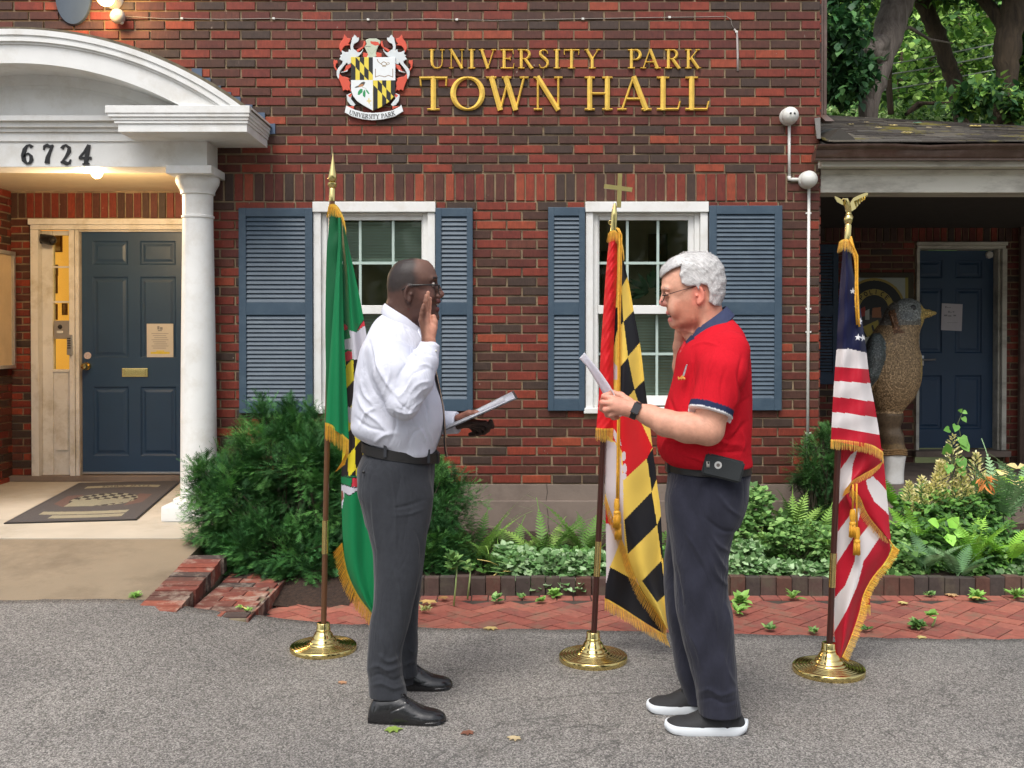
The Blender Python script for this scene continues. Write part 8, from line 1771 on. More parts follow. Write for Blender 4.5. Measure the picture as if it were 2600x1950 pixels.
g = gp(938, 1829); shoe(pa, (g.x, g.y + .0, 0), 0, -.06, .292, 1, 'dress'); g = gp(1006, 1747); shoe(pa, (g.x - .05, g.y, 0), 0, .02, .282, 1, 'dress')
for q in ([A_(985, 1800, -.15), A_(985, 1760, -.15)], [A_(1035, 1735, .165), A_(1030, 1700, .165)]): MB().tube(q, .036, 12).build('sock', mat('grey_sock', (.03, .03, .035), .9), pa)
# ------ glasses
def glasses(parent, A, sg, hinge, earp, hook, lens, m, tilt=0, th=.0028, lm=None):
    mb = MB()
    for sd in (-1, 1):
        pts = [A(*hinge, sd * .068), A((hinge[0] + earp[0]) / 2, (hinge[1] + earp[1]) / 2 - .5, sd * .077), A(*earp, sd * .0835), A(*hook, sd * .083)]; mb.tube([tuple(p) for p in pts], [th, th * .9, th * .9, th * .8], 6)
    g = mb.build('glasses', m, parent, smooth=True); mb = MB(); mg = MB(); c, s_ = math.cos(tilt), math.sin(tilt)
    for sd in (-1, 1):
        o = A(*lens, sd * .034); loop = []
        for k in range(25): a = 2 * math.pi * k / 24; u = math.copysign(abs(math.cos(a)) ** .6, math.cos(a)) * .027; v = math.copysign(abs(math.sin(a)) ** .6, math.sin(a)) * .0175; loop.append((o[0] + sg * (v * s_ - abs(u + sd * .0) * .1), o[1] + u, o[2] + v * c))
        mb.tube(loop, .0021, 6); mg.add(loop[:24], [tuple(range(24))])
    a, b = A(*lens, -.008), A(*lens, .008); mb.tube([tuple(a + np.array((0, 0, .006))), tuple((a + b) / 2 + np.array((sg * .003, 0, .009))), tuple(b + np.array((0, 0, .006)))], .0022, 6)
    for sd in (-1, 1): mb.tube([tuple(A(*hinge, sd * .068)), tuple(A(*lens, sd * .061) + np.array((0, 0, .008)))], .0028, 6)
    mb.build('glasses_rim', m, g, smooth=True); mg.build('glasses_lens', lm or glass('spectacle_lens', (.9, .92, .9), .1), g)
M_FR = mat('black_plastic_frame', (.015, .014, .013), .25)
glasses(pa, A_, 1, (1113, 723.5), (1042, 724), (1020, 737), (1116, 735), M_FR, th=.0034)
M_PAPER = vcol('white_paper', .6, var=.01, trans=.7); PC = (.95, .96, 1.0)
# ------ the sheet he reads from, on a dark folder
t = thing('paper', 'white printed sheet on a thin dark folder held by the man in the white shirt', 'paper', A_(1230, 1040)); n_ = Vector((0, 0, .0012))
q = [P(1131, 1090, DA + .0), P(1308, 1011, DA - .02), P(1299, 996, DA + .18), P(1150, 1070, DA + .17)]; npmesh('sheet', [tuple(v + n_ * k) for k in (1, 2) for v in q], [(0, 1, 2, 3), (7, 6, 5, 4), (0, 4, 5, 1), (1, 5, 6, 2), (2, 6, 7, 3), (3, 7, 4, 0)], M_PAPER, t, False, col=np.tile(PC, (8, 1)))
e0_, e1_ = q[1] - q[0], q[3] - q[0]; mb = MB()
for i in range(11):
    f = .9 - i * .05; a = q[0] + e0_ * f + e1_ * .12 + n_ * 2.4; b = q[0] + e0_ * f + e1_ * (.55 if i in (2, 7) else .85) + n_ * 2.4; w = e0_ * .012; mb.add([a, b, b + w, a + w], [(0, 1, 2, 3)])
mb.build('printed_text', mat('print_ink', (.3, .32, .45), .7), t)
q2 = [P(1128, 1094, DA), P(1315, 1011, DA - .02), P(1304, 992, DA + .19), P(1148, 1073, DA + .18)]; MB().hexa([v - n_ for v in q2], [v + n_ * .5 for v in q2]).build('folder', M_BLACK, t)
# ================================================================== the man administering the oath: white hair, red polo
DB = 3.90
pb = thing('person', 'white haired man in red polo with navy collar reading a sheet, facing left', 'person', G(1800, 1840))
B_ = lambda x, y, dy=0: np.array(P(x, y, DB + dy))
lo, hi = bbox_px(1518, 650, 1900, 1180, DB - .30, DB + .27); s = Sdf(lo, hi, .0036)
JB = dict(sg=-1, neck0=(1788, 770), neck1=(1806, 870), nr=(.060, .074), brow=(1686, 733), sock=(1681.5, 747), eye=(1693.5, 748), cs=(.022, .018, .03), cheek=(1712, 782), alar=(1688.5, 771), ear=(1775, 748), et=R(-10), nb=(1687, 738), nm=(1686, 755), nt=(1682.5, 768), ul=(1697.5, 794), ll=(1703, 812), mouth=(1693, 803), chin=(1714, 823), mo=.0048)
head(s, DB, [(652, 1745, 1785, .02), (658, 1722, 1803, .045), (668, 1703, 1817, .062), (684, 1690, 1827, .073), (700, 1683.5, 1830, .0775), (716, 1680.5, 1831, .079), (730, 1681.5, 1830, .079), (745, 1687, 1827, .078), (760, 1690, 1824, .0755), (775, 1692, 1818, .073), (790, 1695, 1810, .070), (800, 1699, 1800, .067), (812, 1704, 1788, .062), (822, 1707, 1775, .054), (830, 1713, 1765, .043), (836, 1724, 1752, .028)], JB)
s.ell(B_(1746, 833), (.034, .04, .02), .02); s.cap(B_(1750, 838), B_(1772, 868), .03, .04, .03)
for pts in (([(1760, 800), (1763, 830), (1758, 850)]), ([(1775, 800), (1780, 830), (1776, 860)])): s.crease(pts, .006, DB, .010)
s.loft(sheet([(862, 1790, 1850, .06), (905, 1765, 1865, .12), (1000, 1725, 1885, .16), (1150, 1715, 1885, .15)], DB), .03)
# near arm: elbow bent, forearm forward
s.chain([B_(1838, 925, -.16), B_(1812, 1035, -.235), B_(1800, 1090, -.24)], [.035, .055, .054], .02)
s.chain([B_(1796, 1092, -.24), B_(1745, 1086, -.23), B_(1690, 1074, -.21), B_(1650, 1055, -.19), B_(1618, 1043, -.18)], [.054, .052, .046, .036, .0285], .02)
for i, (x, y, d) in enumerate(((1556, 1012, -.175), (1554, 1024, -.19), (1558, 1036, -.19), (1566, 1046, -.18))): s.cap(B_(1610, 1040, -.175), B_(x, y, d), .026, .0125, .014)
for ch in (((1556, 1012, -.175), (1534, 1006, -.165), (1528, 1022, -.14), (1534, 1032, -.125)), ((1554, 1024, -.19), (1530, 1022, -.18), (1528, 1038, -.155), (1537, 1045, -.14)), ((1558, 1036, -.19), (1537, 1040, -.182), (1542, 1053, -.16), (1552, 1056, -.14)), ((1566, 1046, -.18), (1550, 1053, -.175), (1558, 1060, -.155), (1568, 1060, -.14))): s.chain([B_(*c) for c in ch], [.0118, .0105, .0098, .0088], .004)
s.chain([B_(1598, 1022, -.15), B_(1576, 1005, -.13), B_(1556, 999, -.125), B_(1540, 1003, -.125)], [.019, .0135, .0118, .010], .010)
# far arm raised behind the head
s.chain([B_(1840, 925, .15), B_(1772, 1010, .25), B_(1740, 985, .24)], [.035, .045, .042], .02); s.chain([B_(1742, 990, .24), B_(1731, 930, .21), B_(1728, 880, .19), B_(1729, 838, .17)], [.043, .035, .028, .024], .015)
for i, dx_ in enumerate((-9, -3, 4, 10)):
    s.cap(B_(1737, 830, .17), B_(1748 + dx_, 792, .17), .012, .011, .012); s.chain([B_(1748 + dx_, 792, .17), B_(1750 + dx_ * 1.2, 765, .17), B_(1752 + dx_ * 1.3, 738 + abs(i - 1.4) * 4, .17)], [.0098, .009, .0078], .003)
s.chain([B_(1748, 822, .16), B_(1762, 808, .15), B_(1768, 792, .15)], [.014, .0125, .0095], .008)
def colB(V):
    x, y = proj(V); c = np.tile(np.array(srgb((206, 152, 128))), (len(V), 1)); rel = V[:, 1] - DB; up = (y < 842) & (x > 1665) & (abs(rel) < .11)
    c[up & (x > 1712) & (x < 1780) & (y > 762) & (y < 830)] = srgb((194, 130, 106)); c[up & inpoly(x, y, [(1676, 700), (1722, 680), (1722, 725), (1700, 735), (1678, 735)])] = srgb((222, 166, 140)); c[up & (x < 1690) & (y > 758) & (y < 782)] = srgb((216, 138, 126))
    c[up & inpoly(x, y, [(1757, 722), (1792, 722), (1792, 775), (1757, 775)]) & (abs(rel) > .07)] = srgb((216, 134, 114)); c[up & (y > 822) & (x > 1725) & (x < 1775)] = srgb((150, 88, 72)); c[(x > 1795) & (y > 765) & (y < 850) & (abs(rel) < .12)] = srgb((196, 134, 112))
    hd = (x < 1600); c[hd] = srgb((206, 148, 126)); c[hd & (x < 1540)] = srgb((214, 144, 124)); d = c.copy(); m = np.zeros(len(V), bool)
    def put(k, col): d[k] = col; m[k] = True
    put(up & (x < 1712) & (abs(rel) < .026) & (((y > 790) & (y < 799)) | ((y > 806) & (y < 817))), srgb((196, 118, 108))); put(up & (x < 1708) & (abs(rel) < .02) & (y >= 799) & (y <= 806), srgb((70, 28, 28)))
    put(up & inpoly(x, y, [(1679, 727), (1694, 729), (1700, 735), (1690, 734)]), srgb((176, 140, 126))); put(up & (abs(abs(rel) - .031) < .012) & (x < 1697) & (y > 748) & (y < 751.5), srgb((80, 52, 44)))
    k = 1 + .07 * np.sin(V[:, 0] * 90 + 3 * np.sin(V[:, 2] * 60)) * np.sin(V[:, 2] * 110); return c * k[:, None], d, m
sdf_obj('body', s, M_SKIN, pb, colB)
MB().tube([B_(1700, 800.5, -.014), B_(1697, 800.5, 0), B_(1700, 800.5, .014)], .003, 8).build('teeth', MATS['tooth'], pb, smooth=True)
# ------ hair
lo, hi = bbox_px(1668, 636, 1850, 790, DB - .1, DB + .1); s = Sdf(lo, hi, .003)
s.loft(sheet([(641, 1752, 1790, .025), (646, 1728, 1806, .05), (654, 1708, 1818, .066), (664, 1694, 1827, .077), (676, 1683, 1834, .084), (690, 1677, 1838, .088), (702, 1676, 1840, .0895), (716, 1677, 1841, .090), (732, 1680, 1840, .0895), (746, 1690, 1838, .088), (758, 1700, 1835, .085), (768, 1720, 1831, .080), (776, 1750, 1827, .073)], DB), .004, 2.15)
px_ = lambda pts: [tuple(np.array(P(x, y, DB))[[0, 2]]) for x, y in pts]
s.prism_sub(px_([(1650, 706), (1678, 706), (1686, 694), (1702, 684), (1723, 677), (1719, 700), (1723, 721), (1738, 729), (1757, 727), (1763, 738), (1768, 722), (1786, 726), (1794, 750), (1791, 768), (1806, 776), (1822, 781), (1840, 784), (1840, 800), (1650, 800)]), DB - .15, DB + .15, .005)
s.disp(lambda X, Y, Z: .0006 * np.sin((Z * .8 - X * .55) * 300 + 2.4 * np.sin(X * 70 + Y * 30) + 1.5 * np.sin(Z * 80)) + .0008 * np.sin((Z - X * .4) * 120 + 2 * np.sin(X * 45)))
for pts in ([(1735, 672), (1772, 690), (1800, 720)], [(1727, 690), (1745, 712), (1762, 722)], [(1722, 657), (1692, 668), (1681, 690)]): s.crease(pts, .005, DB, .010)
MH = vcol('hair_strands', .5, var=.12, vs=90, spec=.4); s.folds = []; sdf_obj('hair', s, MH, pb, (.72, .70, .68), 3); hv, hq = s.mesh(); 

gx_, gy_, gz_ = np.gradient(s.F[::1, ::1, ::1]); V, F_, C_ = [], [], []
x, y = proj(hv); side = np.nonzero(np.ones(len(hv), bool))[0]
for i in rng.choice(side, 9000):
    p = hv[i].copy(); px0, py0 = x[i], y[i]; o = len(V); L = rng.uniform(.015, .045); w = rng.uniform(.0004, .0010); n = 5; ok = True; pts = []
    for j in range(n + 1):
        ii = tuple(np.clip(((p - s.lo) / s.h).round().astype(int), 1, s.n - 2)); nr = np.array((gx_[ii], gy_[ii], gz_[ii])); nr /= np.linalg.norm(nr) + 1e-9; f = s.F[ii]; p = p - nr * (f - .0016); pts.append((p.copy(), nr))
        fl = np.array((1.0, 0, -.9 - (px0 - 1760) * .012)) if px0 > 1722 or py0 > 672 else np.array((-1.0, 0, -.5)); fl = fl + np.array((0, 0, .25 * math.sin(px0 * .13 + j * .7))); fl -= nr * (fl @ nr); fl /= np.linalg.norm(fl) + 1e-9; p = p + fl * L / n
    for j, (q, nr) in enumerate(pts): t_ = (pts[min(j + 1, n)][0] - pts[max(j - 1, 0)][0]); sd_ = np.cross(t_, nr); sd_ /= np.linalg.norm(sd_) + 1e-9; ww = w * (1 - (j / n) ** 2 * .8); V += [q - sd_ * ww, q + sd_ * ww]
    c = np.array((.82, .80, .79)) * rng.uniform(.6, 1.12); C_ += [c] * (2 * n + 2); F_ += [(o + 2 * j, o + 2 * j + 1, o + 2 * j + 3, o + 2 * j + 2) for j in range(n)]
ho = [o for o in bpy.data.objects if o.name == 'hair'][0]; npmesh('hair_strands', V, F_, MH, ho, True, col=np.clip(C_, 0, .85))
# ------ polo shirt
lo, hi = bbox_px(1660, 780, 1915, 1200, DB - .38, DB + .36); s = Sdf(lo, hi, .0046)
s.loft(sheet([(803, 1824, 1850, .045), (815, 1800, 1862, .075), (830, 1780, 1874, .11), (846, 1763, 1883, .145), (864, 1746, 1889, .18), (884, 1731, 1894, .205), (910, 1721, 1898, .216), (940, 1716, 1900, .212), (986, 1706, 1902, .207), (1044, 1689, 1903, .206), (1080, 1678, 1903, .208), (1105, 1672, 1902, .209), (1136, 1671, 1901, .208), (1156, 1678, 1902, .204), (1170, 1688, 1904, .198), (1180, 1700, 1905, .192)], DB), .01, 2.35)
hemn = B_(1803, 1050, -.24) - B_(1850, 880, -.19)
s.cap(B_(1803, 850), B_(1785, 775), .060, .064, .012, True)
s.chain([B_(1853, 893, -.160), B_(1836, 945, -.205), B_(1800, 1062, -.240)], [.072, .080, .083], .024, cut=[(B_(1803, 1049, -.24), hemn)])
s.chain([B_(1852, 893, .160), B_(1815, 960, .225), B_(1760, 1010, .25)], [.078, .076, .07], .02)
s.disp(wr(.0011, 22, 30))
for pts, r, sub in (([(1900, 1010), (1870, 1035), (1862, 1060)], .009, 1), ([(1740, 1100), (1700, 1110), (1680, 1140)], .009, 0), ([(1835, 1150), (1860, 1110), (1895, 1070)], .011, 1), ([(1800, 1080), (1830, 1120), (1880, 1130)], .013, 0), ([(1790, 1140), (1830, 1150), (1890, 1145)], .008, 1), ([(1720, 1150), (1760, 1160), (1800, 1175)], .008, 0), ([(1885, 900), (1875, 960), (1885, 1010)], .008, 1), ([(1880, 1060), (1860, 1100), (1800, 1120)], .008, 0), ([(1765, 900), (1755, 960), (1740, 1020)], .008, 1), ([(1868, 960), (1870, 1010), (1862, 1050)], .007, 0), ([(1820, 890), (1800, 950), (1785, 1020)], .008, 0), ([(1840, 1040), (1830, 990), (1845, 930)], .006, 1), ([(1700, 1010), (1720, 1060), (1760, 1085)], .008, 1), ([(1690, 1120), (1740, 1125), (1800, 1140)], .006, 0), ([(1885, 1150), (1890, 1120), (1880, 1090)], .006, 0), ([(1755, 880), (1790, 870), (1830, 880)], .006, 0)): s.crease(pts, r, DB, .014, bool(sub))
s.crease([(1800, 1000), (1806, 940), (1824, 885), (1850, 862), (1880, 862)], .0025, DB, .003, True)
def colP(V):
    x, y = proj(V); c = np.tile(np.array((.50, .010, .020)), (len(V), 1)); n = hemn / np.linalg.norm(hemn); d = (V - B_(1803, 1049, -.24)) @ n; ra = np.linalg.norm(np.cross(V - B_(1803, 1049, -.24), n), axis=1); arm = (ra < .095) & (V[:, 1] < DB - .14) & (d > -.06) & (d < .006) & (ra > .05)
    c[arm & (d > -.028)] = (.022, .030, .075); c[arm & (d > -.0065)] = (.8, .8, .82); return c
sdf_obj('polo_shirt', s, M_POLO, pb, colP, 1)
NV = mat('navy_knit', (.022, .032, .085), .8, var=.1, vs=60, bs=.4, bsc=500)
c0 = B_(1798, 828); rows = []
for (r, dz, ry) in ((.062, -.012, .062), (.064, .022, .066), (.067, .028, .070), (.072, .022, .077), (.098, -.026, .104), (.096, -.032, .102)): rows.append(((c0[0], c0[1], c0[2] + dz), r, ry, .72))
ring('collar', rows, NV, pb, p=2.0)
mb = MB()
for sd in (-1, 1):
    q = [B_(1757, 850, sd * .05), B_(1742, 868, sd * .014), B_(1760, 892, sd * .058), B_(1776, 872, sd * .10)]; mb.hexa([tuple(v + np.array((-.004, sd * .006, .0))) for v in q], [tuple(v + np.array((.004, -sd * .002, -.004))) for v in q])
mb.build('collar_point', NV, pb)
mb = MB(); pts = [B_(1741, 868, 0), B_(1729, 895, 0), B_(1722, 930, 0)]; mb.tube([tuple(p) for p in pts], .016, 8, flat=.5); mb.build('placket', mat('red_knit', (.50, .010, .020), .85), pb, smooth=True)
for x, y in ((1731, 893),): MB().ball(B_(x - 1, y, -.012), .0055, n=12).build('button', mat('red_button', (.5, .1, .1), .3), pb, smooth=True)
def onside(Sx, px, py, D): w = P(px, py, D); y_ = Sx.front(w.x, w.z); return P(px, py, (y_ if y_ else D) - .003)
mb = MB()
for k in range(9): a, b = [(1733 + k * 1.0, 955 - k * 3.0), (1738 + k * .8, 952 - k * 3.2)]; p, q = onside(s, *a, DB), onside(s, *b, DB); mb.tube([p, q], .0022, 5)
lg = mb.build('embroidered_logo', mat('grey_thread', (.45, .45, .48), .6), pb, smooth=True)
mb = MB()
for k in range(8): p, q = onside(s, 1722 + k * 2.2, 957 + math.sin(k) * 3, DB), onside(s, 1724 + k * 2.2, 963 + math.cos(k * 2) * 2, DB); mb.tube([p, q], .0024, 5)
mb.build('embroidered_lettering', mat('gold_thread', (.6, .28, .05), .6), lg, smooth=True)
# ------ belt, trousers
lo, hi = bbox_px(1675, 1185, 1912, 1830, DB - .22, DB + .22); s = Sdf(lo, hi, .0052)
s.loft(sheet([(1186, 1702, 1898, .162), (1200, 1698, 1902, .17), (1230, 1695, 1899, .175), (1286, 1693, 1889, .175), (1330, 1697, 1874, .165)], DB), .01, 2.3)
s.loft(sheet([(1205, 1725, 1868, .05, -.085), (1232, 1705, 1885, .078, -.085), (1260, 1694, 1893, .088, -.085), (1300, 1695, 1885, .09, -.087), (1353, 1700, 1863, .092, -.09), (1400, 1706, 1850, .09, -.092), (1444, 1710, 1846, .088, -.095), (1512, 1714, 1849, .085, -.1), (1557, 1719, 1859, .082, -.1), (1610, 1730, 1863, .079, -.105), (1670, 1746, 1867, .077, -.108), (1738, 1763, 1872, .075, -.11), (1783, 1770, 1879, .075, -.11), (1812, 1775, 1882, .075, -.11)], DB), .02, 2.3)
s.loft(sheet([(1205, 1725, 1850, .05, .085), (1260, 1697, 1870, .088, .085), (1353, 1694, 1835, .09, .09), (1444, 1686, 1815, .086, .1), (1557, 1692, 1805, .08, .1), (1647, 1706, 1800, .075, .105), (1711, 1719, 1805, .073, .11), (1750, 1731, 1808, .072, .11), (1782, 1738, 1812, .072, .11)], DB), .02, 2.3)
s.disp(wr(.0013, 22, 30))
for pts, r, sub in (([(1795, 1340), (1820, 1380), (1850, 1400)], .010, 0), ([(1800, 1370), (1825, 1420), (1845, 1450)], .010, 0), ([(1785, 1310), (1830, 1345), (1870, 1350)], .009, 1), ([(1800, 1410), (1820, 1460), (1848, 1490)], .010, 0), ([(1820, 1250), (1850, 1290), (1880, 1310)], .009, 0), ([(1740, 1350), (1770, 1400), (1790, 1440)], .007, 0), ([(1715, 1430), (1728, 1500), (1735, 1560)], .007, 1), ([(1795, 1500), (1815, 1570), (1820, 1640)], .007, 0), ([(1745, 1600), (1770, 1650), (1780, 1700)], .007, 0),
                    ([(1775, 1760), (1800, 1750), (1830, 1765), (1872, 1752)], .009, 0), ([(1770, 1780), (1805, 1772), (1840, 1786), (1876, 1776)], .007, 1), ([(1835, 1660), (1850, 1710), (1868, 1740)], .007, 0), ([(1760, 1290), (1775, 1330), (1775, 1380)], .008, 1), ([(1800, 1240), (1808, 1300), (1812, 1360)], .006, 1), ([(1840, 1530), (1850, 1560), (1858, 1600)], .008, 0)): s.crease(pts, r, DB, .013, bool(sub))
s.crease([(1793, 1212), (1778, 1245), (1772, 1290), (1777, 1316)], .004, DB, .003, True); s.crease([(1830, 1235), (1860, 1243), (1892, 1246)], .0028, DB, .003, True); s.crease([(1795, 1330), (1800, 1450), (1815, 1600), (1830, 1720), (1832, 1800)], .0022, DB, .003, True); s.crease([(1773, 1797), (1830, 1805), (1880, 1790)], .002, DB, .003, True)
sdf_obj('trousers', s, M_TROUS, pb, lambda V: np.tile(srgb((43, 44, 55)), (len(V), 1)) * (1 + .12 * np.sin(V[:, 2] * 31 + 2 * np.sin(V[:, 0] * 40)))[:, None], 1)
cb = B_(1800, 1184); rx = (P(1902, 1184, DB).x - P(1697, 1184, DB).x) / 2
ring('belt', [((cb[0], cb[1], cb[2] + .019), rx - .002, .170, -.02), ((cb[0], cb[1], cb[2] + .018), rx + .003, .174, -.02), ((cb[0], cb[1], cb[2] - .018), rx + .003, .176, -.02), ((cb[0], cb[1], cb[2] - .019), rx, .172, -.02)], M_BELT, pb, p=2.3)
q = B_(1699, 1184); MB().box(q[0] - .012, q[0] + .01, q[1] - .03, q[1] + .03, q[2] - .022, q[2] + .02, .004).build('belt_buckle', M_BLACK, pb)
q = B_(1745, 1168, -.16); ring('undershirt_hem', [((cb[0], cb[1], cb[2] + .035), rx - .004, .185, 0), ((cb[0], cb[1], cb[2] + .017), rx - .003, .183, 0)], mat('white_jersey', (.7, .7, .68), .9), pb)
# phone in a belt case
t = thing('phone', 'phone in a black rubber case clipped aslant to the belt of the man in red', 'phone', B_(1835, 1188, -.2)); ph = MB(); c = Vector(B_(1836, 1188, -.205)); ro = Matrix.Rotation(R(14), 3, 'Y'); bm = bmesh.new(); bmesh.ops.create_cube(bm, size=1)
for v in bm.verts: v.co = Vector((v.co.x * .146, v.co.y * .018, v.co.z * .080))
bmesh.ops.bevel(bm, geom=bm.edges[:], offset=.007, segments=3, affect='EDGES'); ph.bm(bm, Matrix.Translation(c) @ ro.to_4x4()); ph.build('case', mat('matte_black_rubber', (.02, .024, .026), .6, bs=.2, bsc=200), t, angle=40)
for (u, v, r, m, nm, dd) in ((-.022, .006, .0135, mat('case_ring', (.55, .55, .53), .4), 'round_cutout', 0), (-.022, .006, .0065, mat('cutout_core', (.13, .11, .10), .4), 'cutout_core', .0006)):
    q = c + ro @ Vector((u, -.0092 - dd, v)); MB().lathe([(0, q.y - .001), (r, q.y - .001), (r, q.y + .002)], (q.x, 0, q.z), 24, 'Y').build(nm, m, t)
q = c + ro @ Vector((-.058, -.0092, .0)); MB().tube([q + Vector((0, 0, .010)), q - Vector((0, 0, .010))], .0065, 10).build('camera_cutout', mat('camera_window', (.4, .38, .34), .3), t, smooth=True); MB().ball(q + Vector((0, -.006, .006)), .004, n=10).build('camera_lens', M_BLACK, t, smooth=True)
MB().box(c.x - .02, c.x + .02, c.y + .009, c.y + .028, c.z - .01, c.z + .035, .002).build('belt_clip', M_BLACK, t)
# watch
wa, wb = Vector(B_(1626, 1048, -.184)), Vector(B_(1600, 1036, -.176)); ax = (wb - wa).normalized(); w = MB(); cc = wa.lerp(wb, .45)
ax_lathe(w, [(.0295, -.0115), (.0335, -.011), (.0338, .011), (.0297, .0115)], cc, ax, 32); wo = w.build('watch', M_BLACK, pb, angle=40)
f_ = Vector((-.0, -1, .25)); f_ = (f_ - ax * f_.dot(ax)).normalized(); u_ = ax.cross(f_); o = cc + f_ * .034; MB().hexa([o + ax * a + u_ * b - f_ * .003 for a, b in ((-.015, -.020), (.015, -.020), (.015, .020), (-.015, .020))], [o + ax * a + u_ * b + f_ * .005 for a, b in ((-.0135, -.0185), (.0135, -.0185), (.0135, .0185), (-.0135, .0185))]).build('watch_face', mat('dark_screen', (.01, .01, .012), .08), wo)
# glasses
glasses(pb, B_, -1, (1687, 750), (1766, 727), (1790, 738), (1682.5, 755), mat('dark_wire', (.05, .035, .03), .3, .6), tilt=-.3, th=.0017)
# shoes
g = gp(1893, 1853); shoe(pb, (g.x, g.y - .02, 0), 0, .03, .300, -1, 'sneaker'); g = gp(1835, 1803); shoe(pb, (g.x - .005, g.y - .0, 0), 0, -.02, .292, -1, 'sneaker')
for q in ([B_(1842, 1840, -.11), B_(1830, 1790, -.11)], [B_(1785, 1800, .11), B_(1780, 1765, .11)]): MB().tube(q, .038, 12).build('sock', MATS['grey_sock'], pb)
# his sheet of paper, bent in the hand
t = thing('paper', 'curved white sheet held up by the man in the red polo', 'paper', B_(1520, 960)); vs = []; n = 24
e_n = [(1590, 1052), (1572, 1030), (1556, 992), (1530, 952), (1505, 920), (1484, 895)]; e_f = [(1574, 1058), (1550, 1036), (1528, 992), (1506, 955), (1490, 930), (1471, 909)]
for i in range(n + 1):
    a, b = cr(e_n, i / n), cr(e_f, i / n)
    for j in range(5): u = j / 4; vs.append(tuple(B_(a[0] + (b[0] - a[0]) * u, a[1] + (b[1] - a[1]) * u, -.15 + .17 * u)))
sh = npmesh('sheet', vs, [(i * 5 + j, i * 5 + j + 1, (i + 1) * 5 + j + 1, (i + 1) * 5 + j) for i in range(n) for j in range(4)], M_PAPER, t, True, col=np.tile(PC, (len(vs), 1))); so = sh.modifiers.new('thick', 'SOLIDIFY'); so.thickness = .0012
mb = MB()
for i in range(9): 
    f = .52 + i * .045; a, b = cr(e_n, f), cr(e_f, f); p = B_(a[0] + (b[0] - a[0]) * .25, a[1] + (b[1] - a[1]) * .25, -.15 + .17 * .25 ); q = B_(a[0] + (b[0] - a[0]) * .6, a[1] + (b[1] - a[1]) * .6, -.15 + .17 * .6); up_ = np.array((.0012, -.0006, .0018)); mb.tube([tuple(p + up_), tuple(q + up_)], .0009, 4)
mb.build('printed_text', MATS['print_ink'], t)
# ------------------------------------------------------------------ mosaic bird statue on its white pedestal
DS = 8.65; S_ = lambda x, y, dy=0: np.array(P(x, y, DS + dy))
bird = thing('bird_statue', 'large bird statue covered in small gold, blue and grey beads on a white pedestal', 'statue', G(2265, 1226, .25))
lo, hi = bbox_px(2185, 755, 2385, 1150, DS - .24, DS + .24, .02); s = Sdf(lo, hi, .0115)
s.loft(sheet([(759, 2292, 2312, .03), (764, 2277, 2326, .07), (776, 2260, 2337, .11), (795, 2249, 2342, .135), (812, 2242, 2342, .145), (826, 2233, 2337, .15), (842, 2222, 2331, .165), (861, 2209, 2328, .18), (884, 2200, 2329, .195), (906, 2196, 2335, .2), (942, 2195, 2336, .205), (970, 2198, 2333, .2), (992, 2205, 2325, .185), (1010, 2214, 2316, .165), (1026, 2222, 2302, .14), (1042, 2230, 2290, .11), (1058, 2236, 2280, .09)], DS), .01, 2.1)
s.loft(sheet([(1048, 2226, 2290, .13), (1068, 2222, 2290, .12), (1082, 2228, 2284, .11), (1104, 2228, 2292, .12), (1125, 2236, 2293, .12), (1144, 2236, 2298, .13)], DS), .02)
s.chain([S_(2334, 797), S_(2358, 796), S_(2374, 795)], [.052, .028, .012], .012)
s.chain([S_(2226, 862, -.12), S_(2222, 905, -.17), S_(2214, 950, -.16), S_(2205, 985, -.12)], [.05, .07, .06, .035], .012); s.chain([S_(2226, 862, .12), S_(2222, 905, .17), S_(2214, 950, .16)], [.05, .07, .06], .012)
s.chain([S_(2318, 768, -.08), S_(2332, 782, -.09), S_(2326, 794, -.1)], [.012] * 3, .006); s.chain([S_(2262, 800, -.12), S_(2272, 828, -.14), S_(2296, 840, -.13)], [.012] * 3, .006)
def colS(V):
    x, y = proj(V); c = np.tile(np.array((.24, .165, .09)), (len(V), 1)); c[y < 826] = (.13, .125, .11); c[inpoly(x, y, [(2280, 760), (2320, 758), (2342, 780), (2342, 812), (2300, 815), (2285, 800)])] = (.17, .18, .17); c[inpoly(x, y, [(2282, 790), (2320, 795), (2315, 812), (2288, 810)])] = (.12, .13, .13)
    c[inpoly(x, y, [(2255, 790), (2272, 785), (2285, 835), (2300, 845), (2270, 848)])] = (.14, .07, .035); c[inpoly(x, y, [(2185, 850), (2235, 845), (2250, 870), (2250, 910), (2230, 960), (2200, 1000), (2185, 1000)])] = (.07, .085, .085); c[inpoly(x, y, [(2222, 870), (2238, 872), (2236, 930), (2212, 960), (2215, 920)])] = (.09, .10, .10)
    c[x > 2338] = (.33, .24, .08); c[y > 1050] = (.13, .09, .055); c[(y > 1128) & (y < 1150)] = (.20, .13, .06); return c
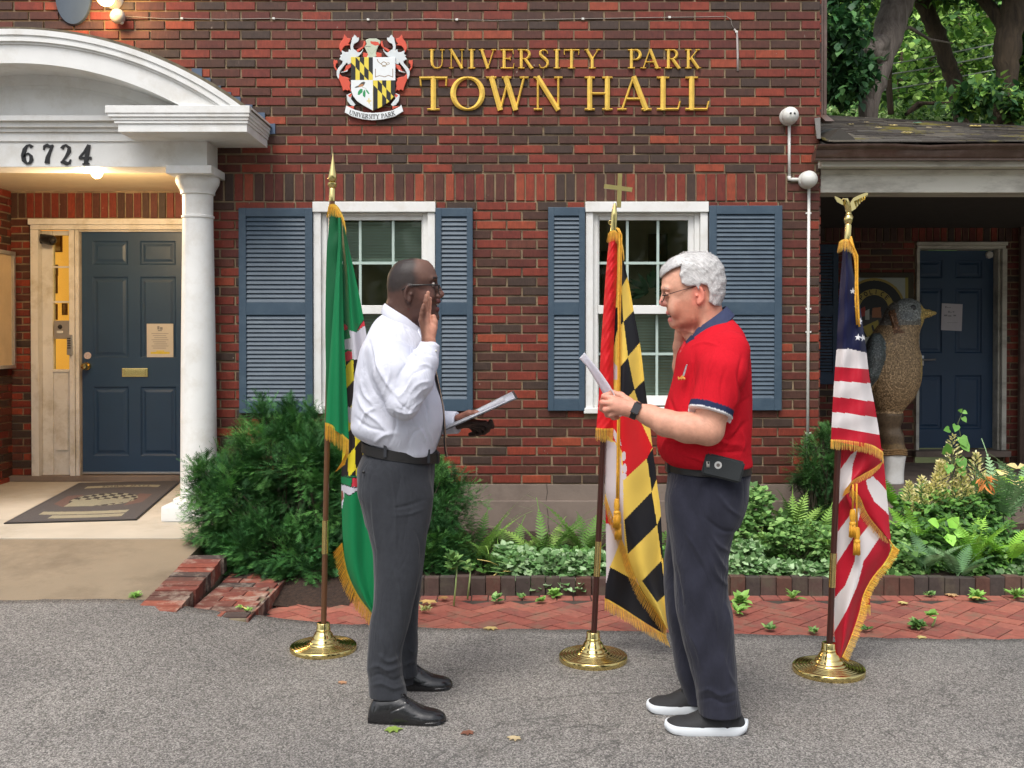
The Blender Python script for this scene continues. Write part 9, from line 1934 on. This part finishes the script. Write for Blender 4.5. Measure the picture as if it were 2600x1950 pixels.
M_BEAD = vcol('beads', .38, var=.3, vs=60, spec=.5, metal=.25)
bo = sdf_obj('body', s, M_BEAD, bird, colS)
V, Q = s.mesh(); nrm = np.zeros_like(V); fn = np.cross(V[Q[:, 1]] - V[Q[:, 0]], V[Q[:, 2]] - V[Q[:, 0]]); [np.add.at(nrm, Q[:, i], fn) for i in range(4)]; nrm /= np.linalg.norm(nrm, axis=1, keepdims=True) + 1e-12; px, py = proj(V)
k = (py < 1050) & (V[:, 1] < DS + .08) & (rng.uniform(size=len(V)) < .9); Vb, nb = V[k], nrm[k]; TB = [(1, 0, 0), (0, 0, 1), (-1, 0, 0), (0, 0, -1), (0, 1, 0), (.7, .5, .7), (-.7, .5, .7), (-.7, .5, -.7), (.7, .5, -.7)]; FB_ = [(0, 5, 4, 8), (5, 1, 6, 4), (4, 6, 2, 7), (8, 4, 7, 3)]
VV, FF, kk = scatter(np.array(TB) * (1, .9, 1), FB_, Vb, nb, rng.uniform(.0042, .0062, len(Vb)), up=(0, 0, 1)); cc = np.repeat(np.clip(colS(Vb) * rng.uniform(.8, 2.6, (len(Vb), 1)), 0, .8), kk, axis=0); cloud('beads', [(VV, FF, cc)], M_BEAD, bo)
q = S_(2318, 783, -.115); MB().ball(q, .03, (1, .5, 1)).build('eye', mat('dark_stone', (.03, .03, .03), .3), bo, smooth=True)
s2_ = Sdf(*bbox_px(2230, 1138, 2300, 1232, DS - .16, DS + .16, .03), .009); s2_.loft(sheet([(1144, 2237, 2296, .13), (1165, 2240, 2292, .125), (1190, 2241, 2289, .12), (1226, 2236, 2288, .13)], DS), .004, 3.2)
sdf_obj('pedestal', s2_, M_WHITE, bird); ro_ = MB()
for i in range(3): ro_.tube([tuple(S_(2266 + 31 * math.cos(a), 1140 + i * 5 - 2 * math.sin(a * 3), .0) + np.array((0, .14 * math.sin(a), 0))) for a in np.linspace(0, 6.283, 40)], .012, 6)
ro_.build('rope', mat('straw_rope', (.22, .13, .055), .9, var=.4, vs=60, bs=1, bsc=90), bird, smooth=True)
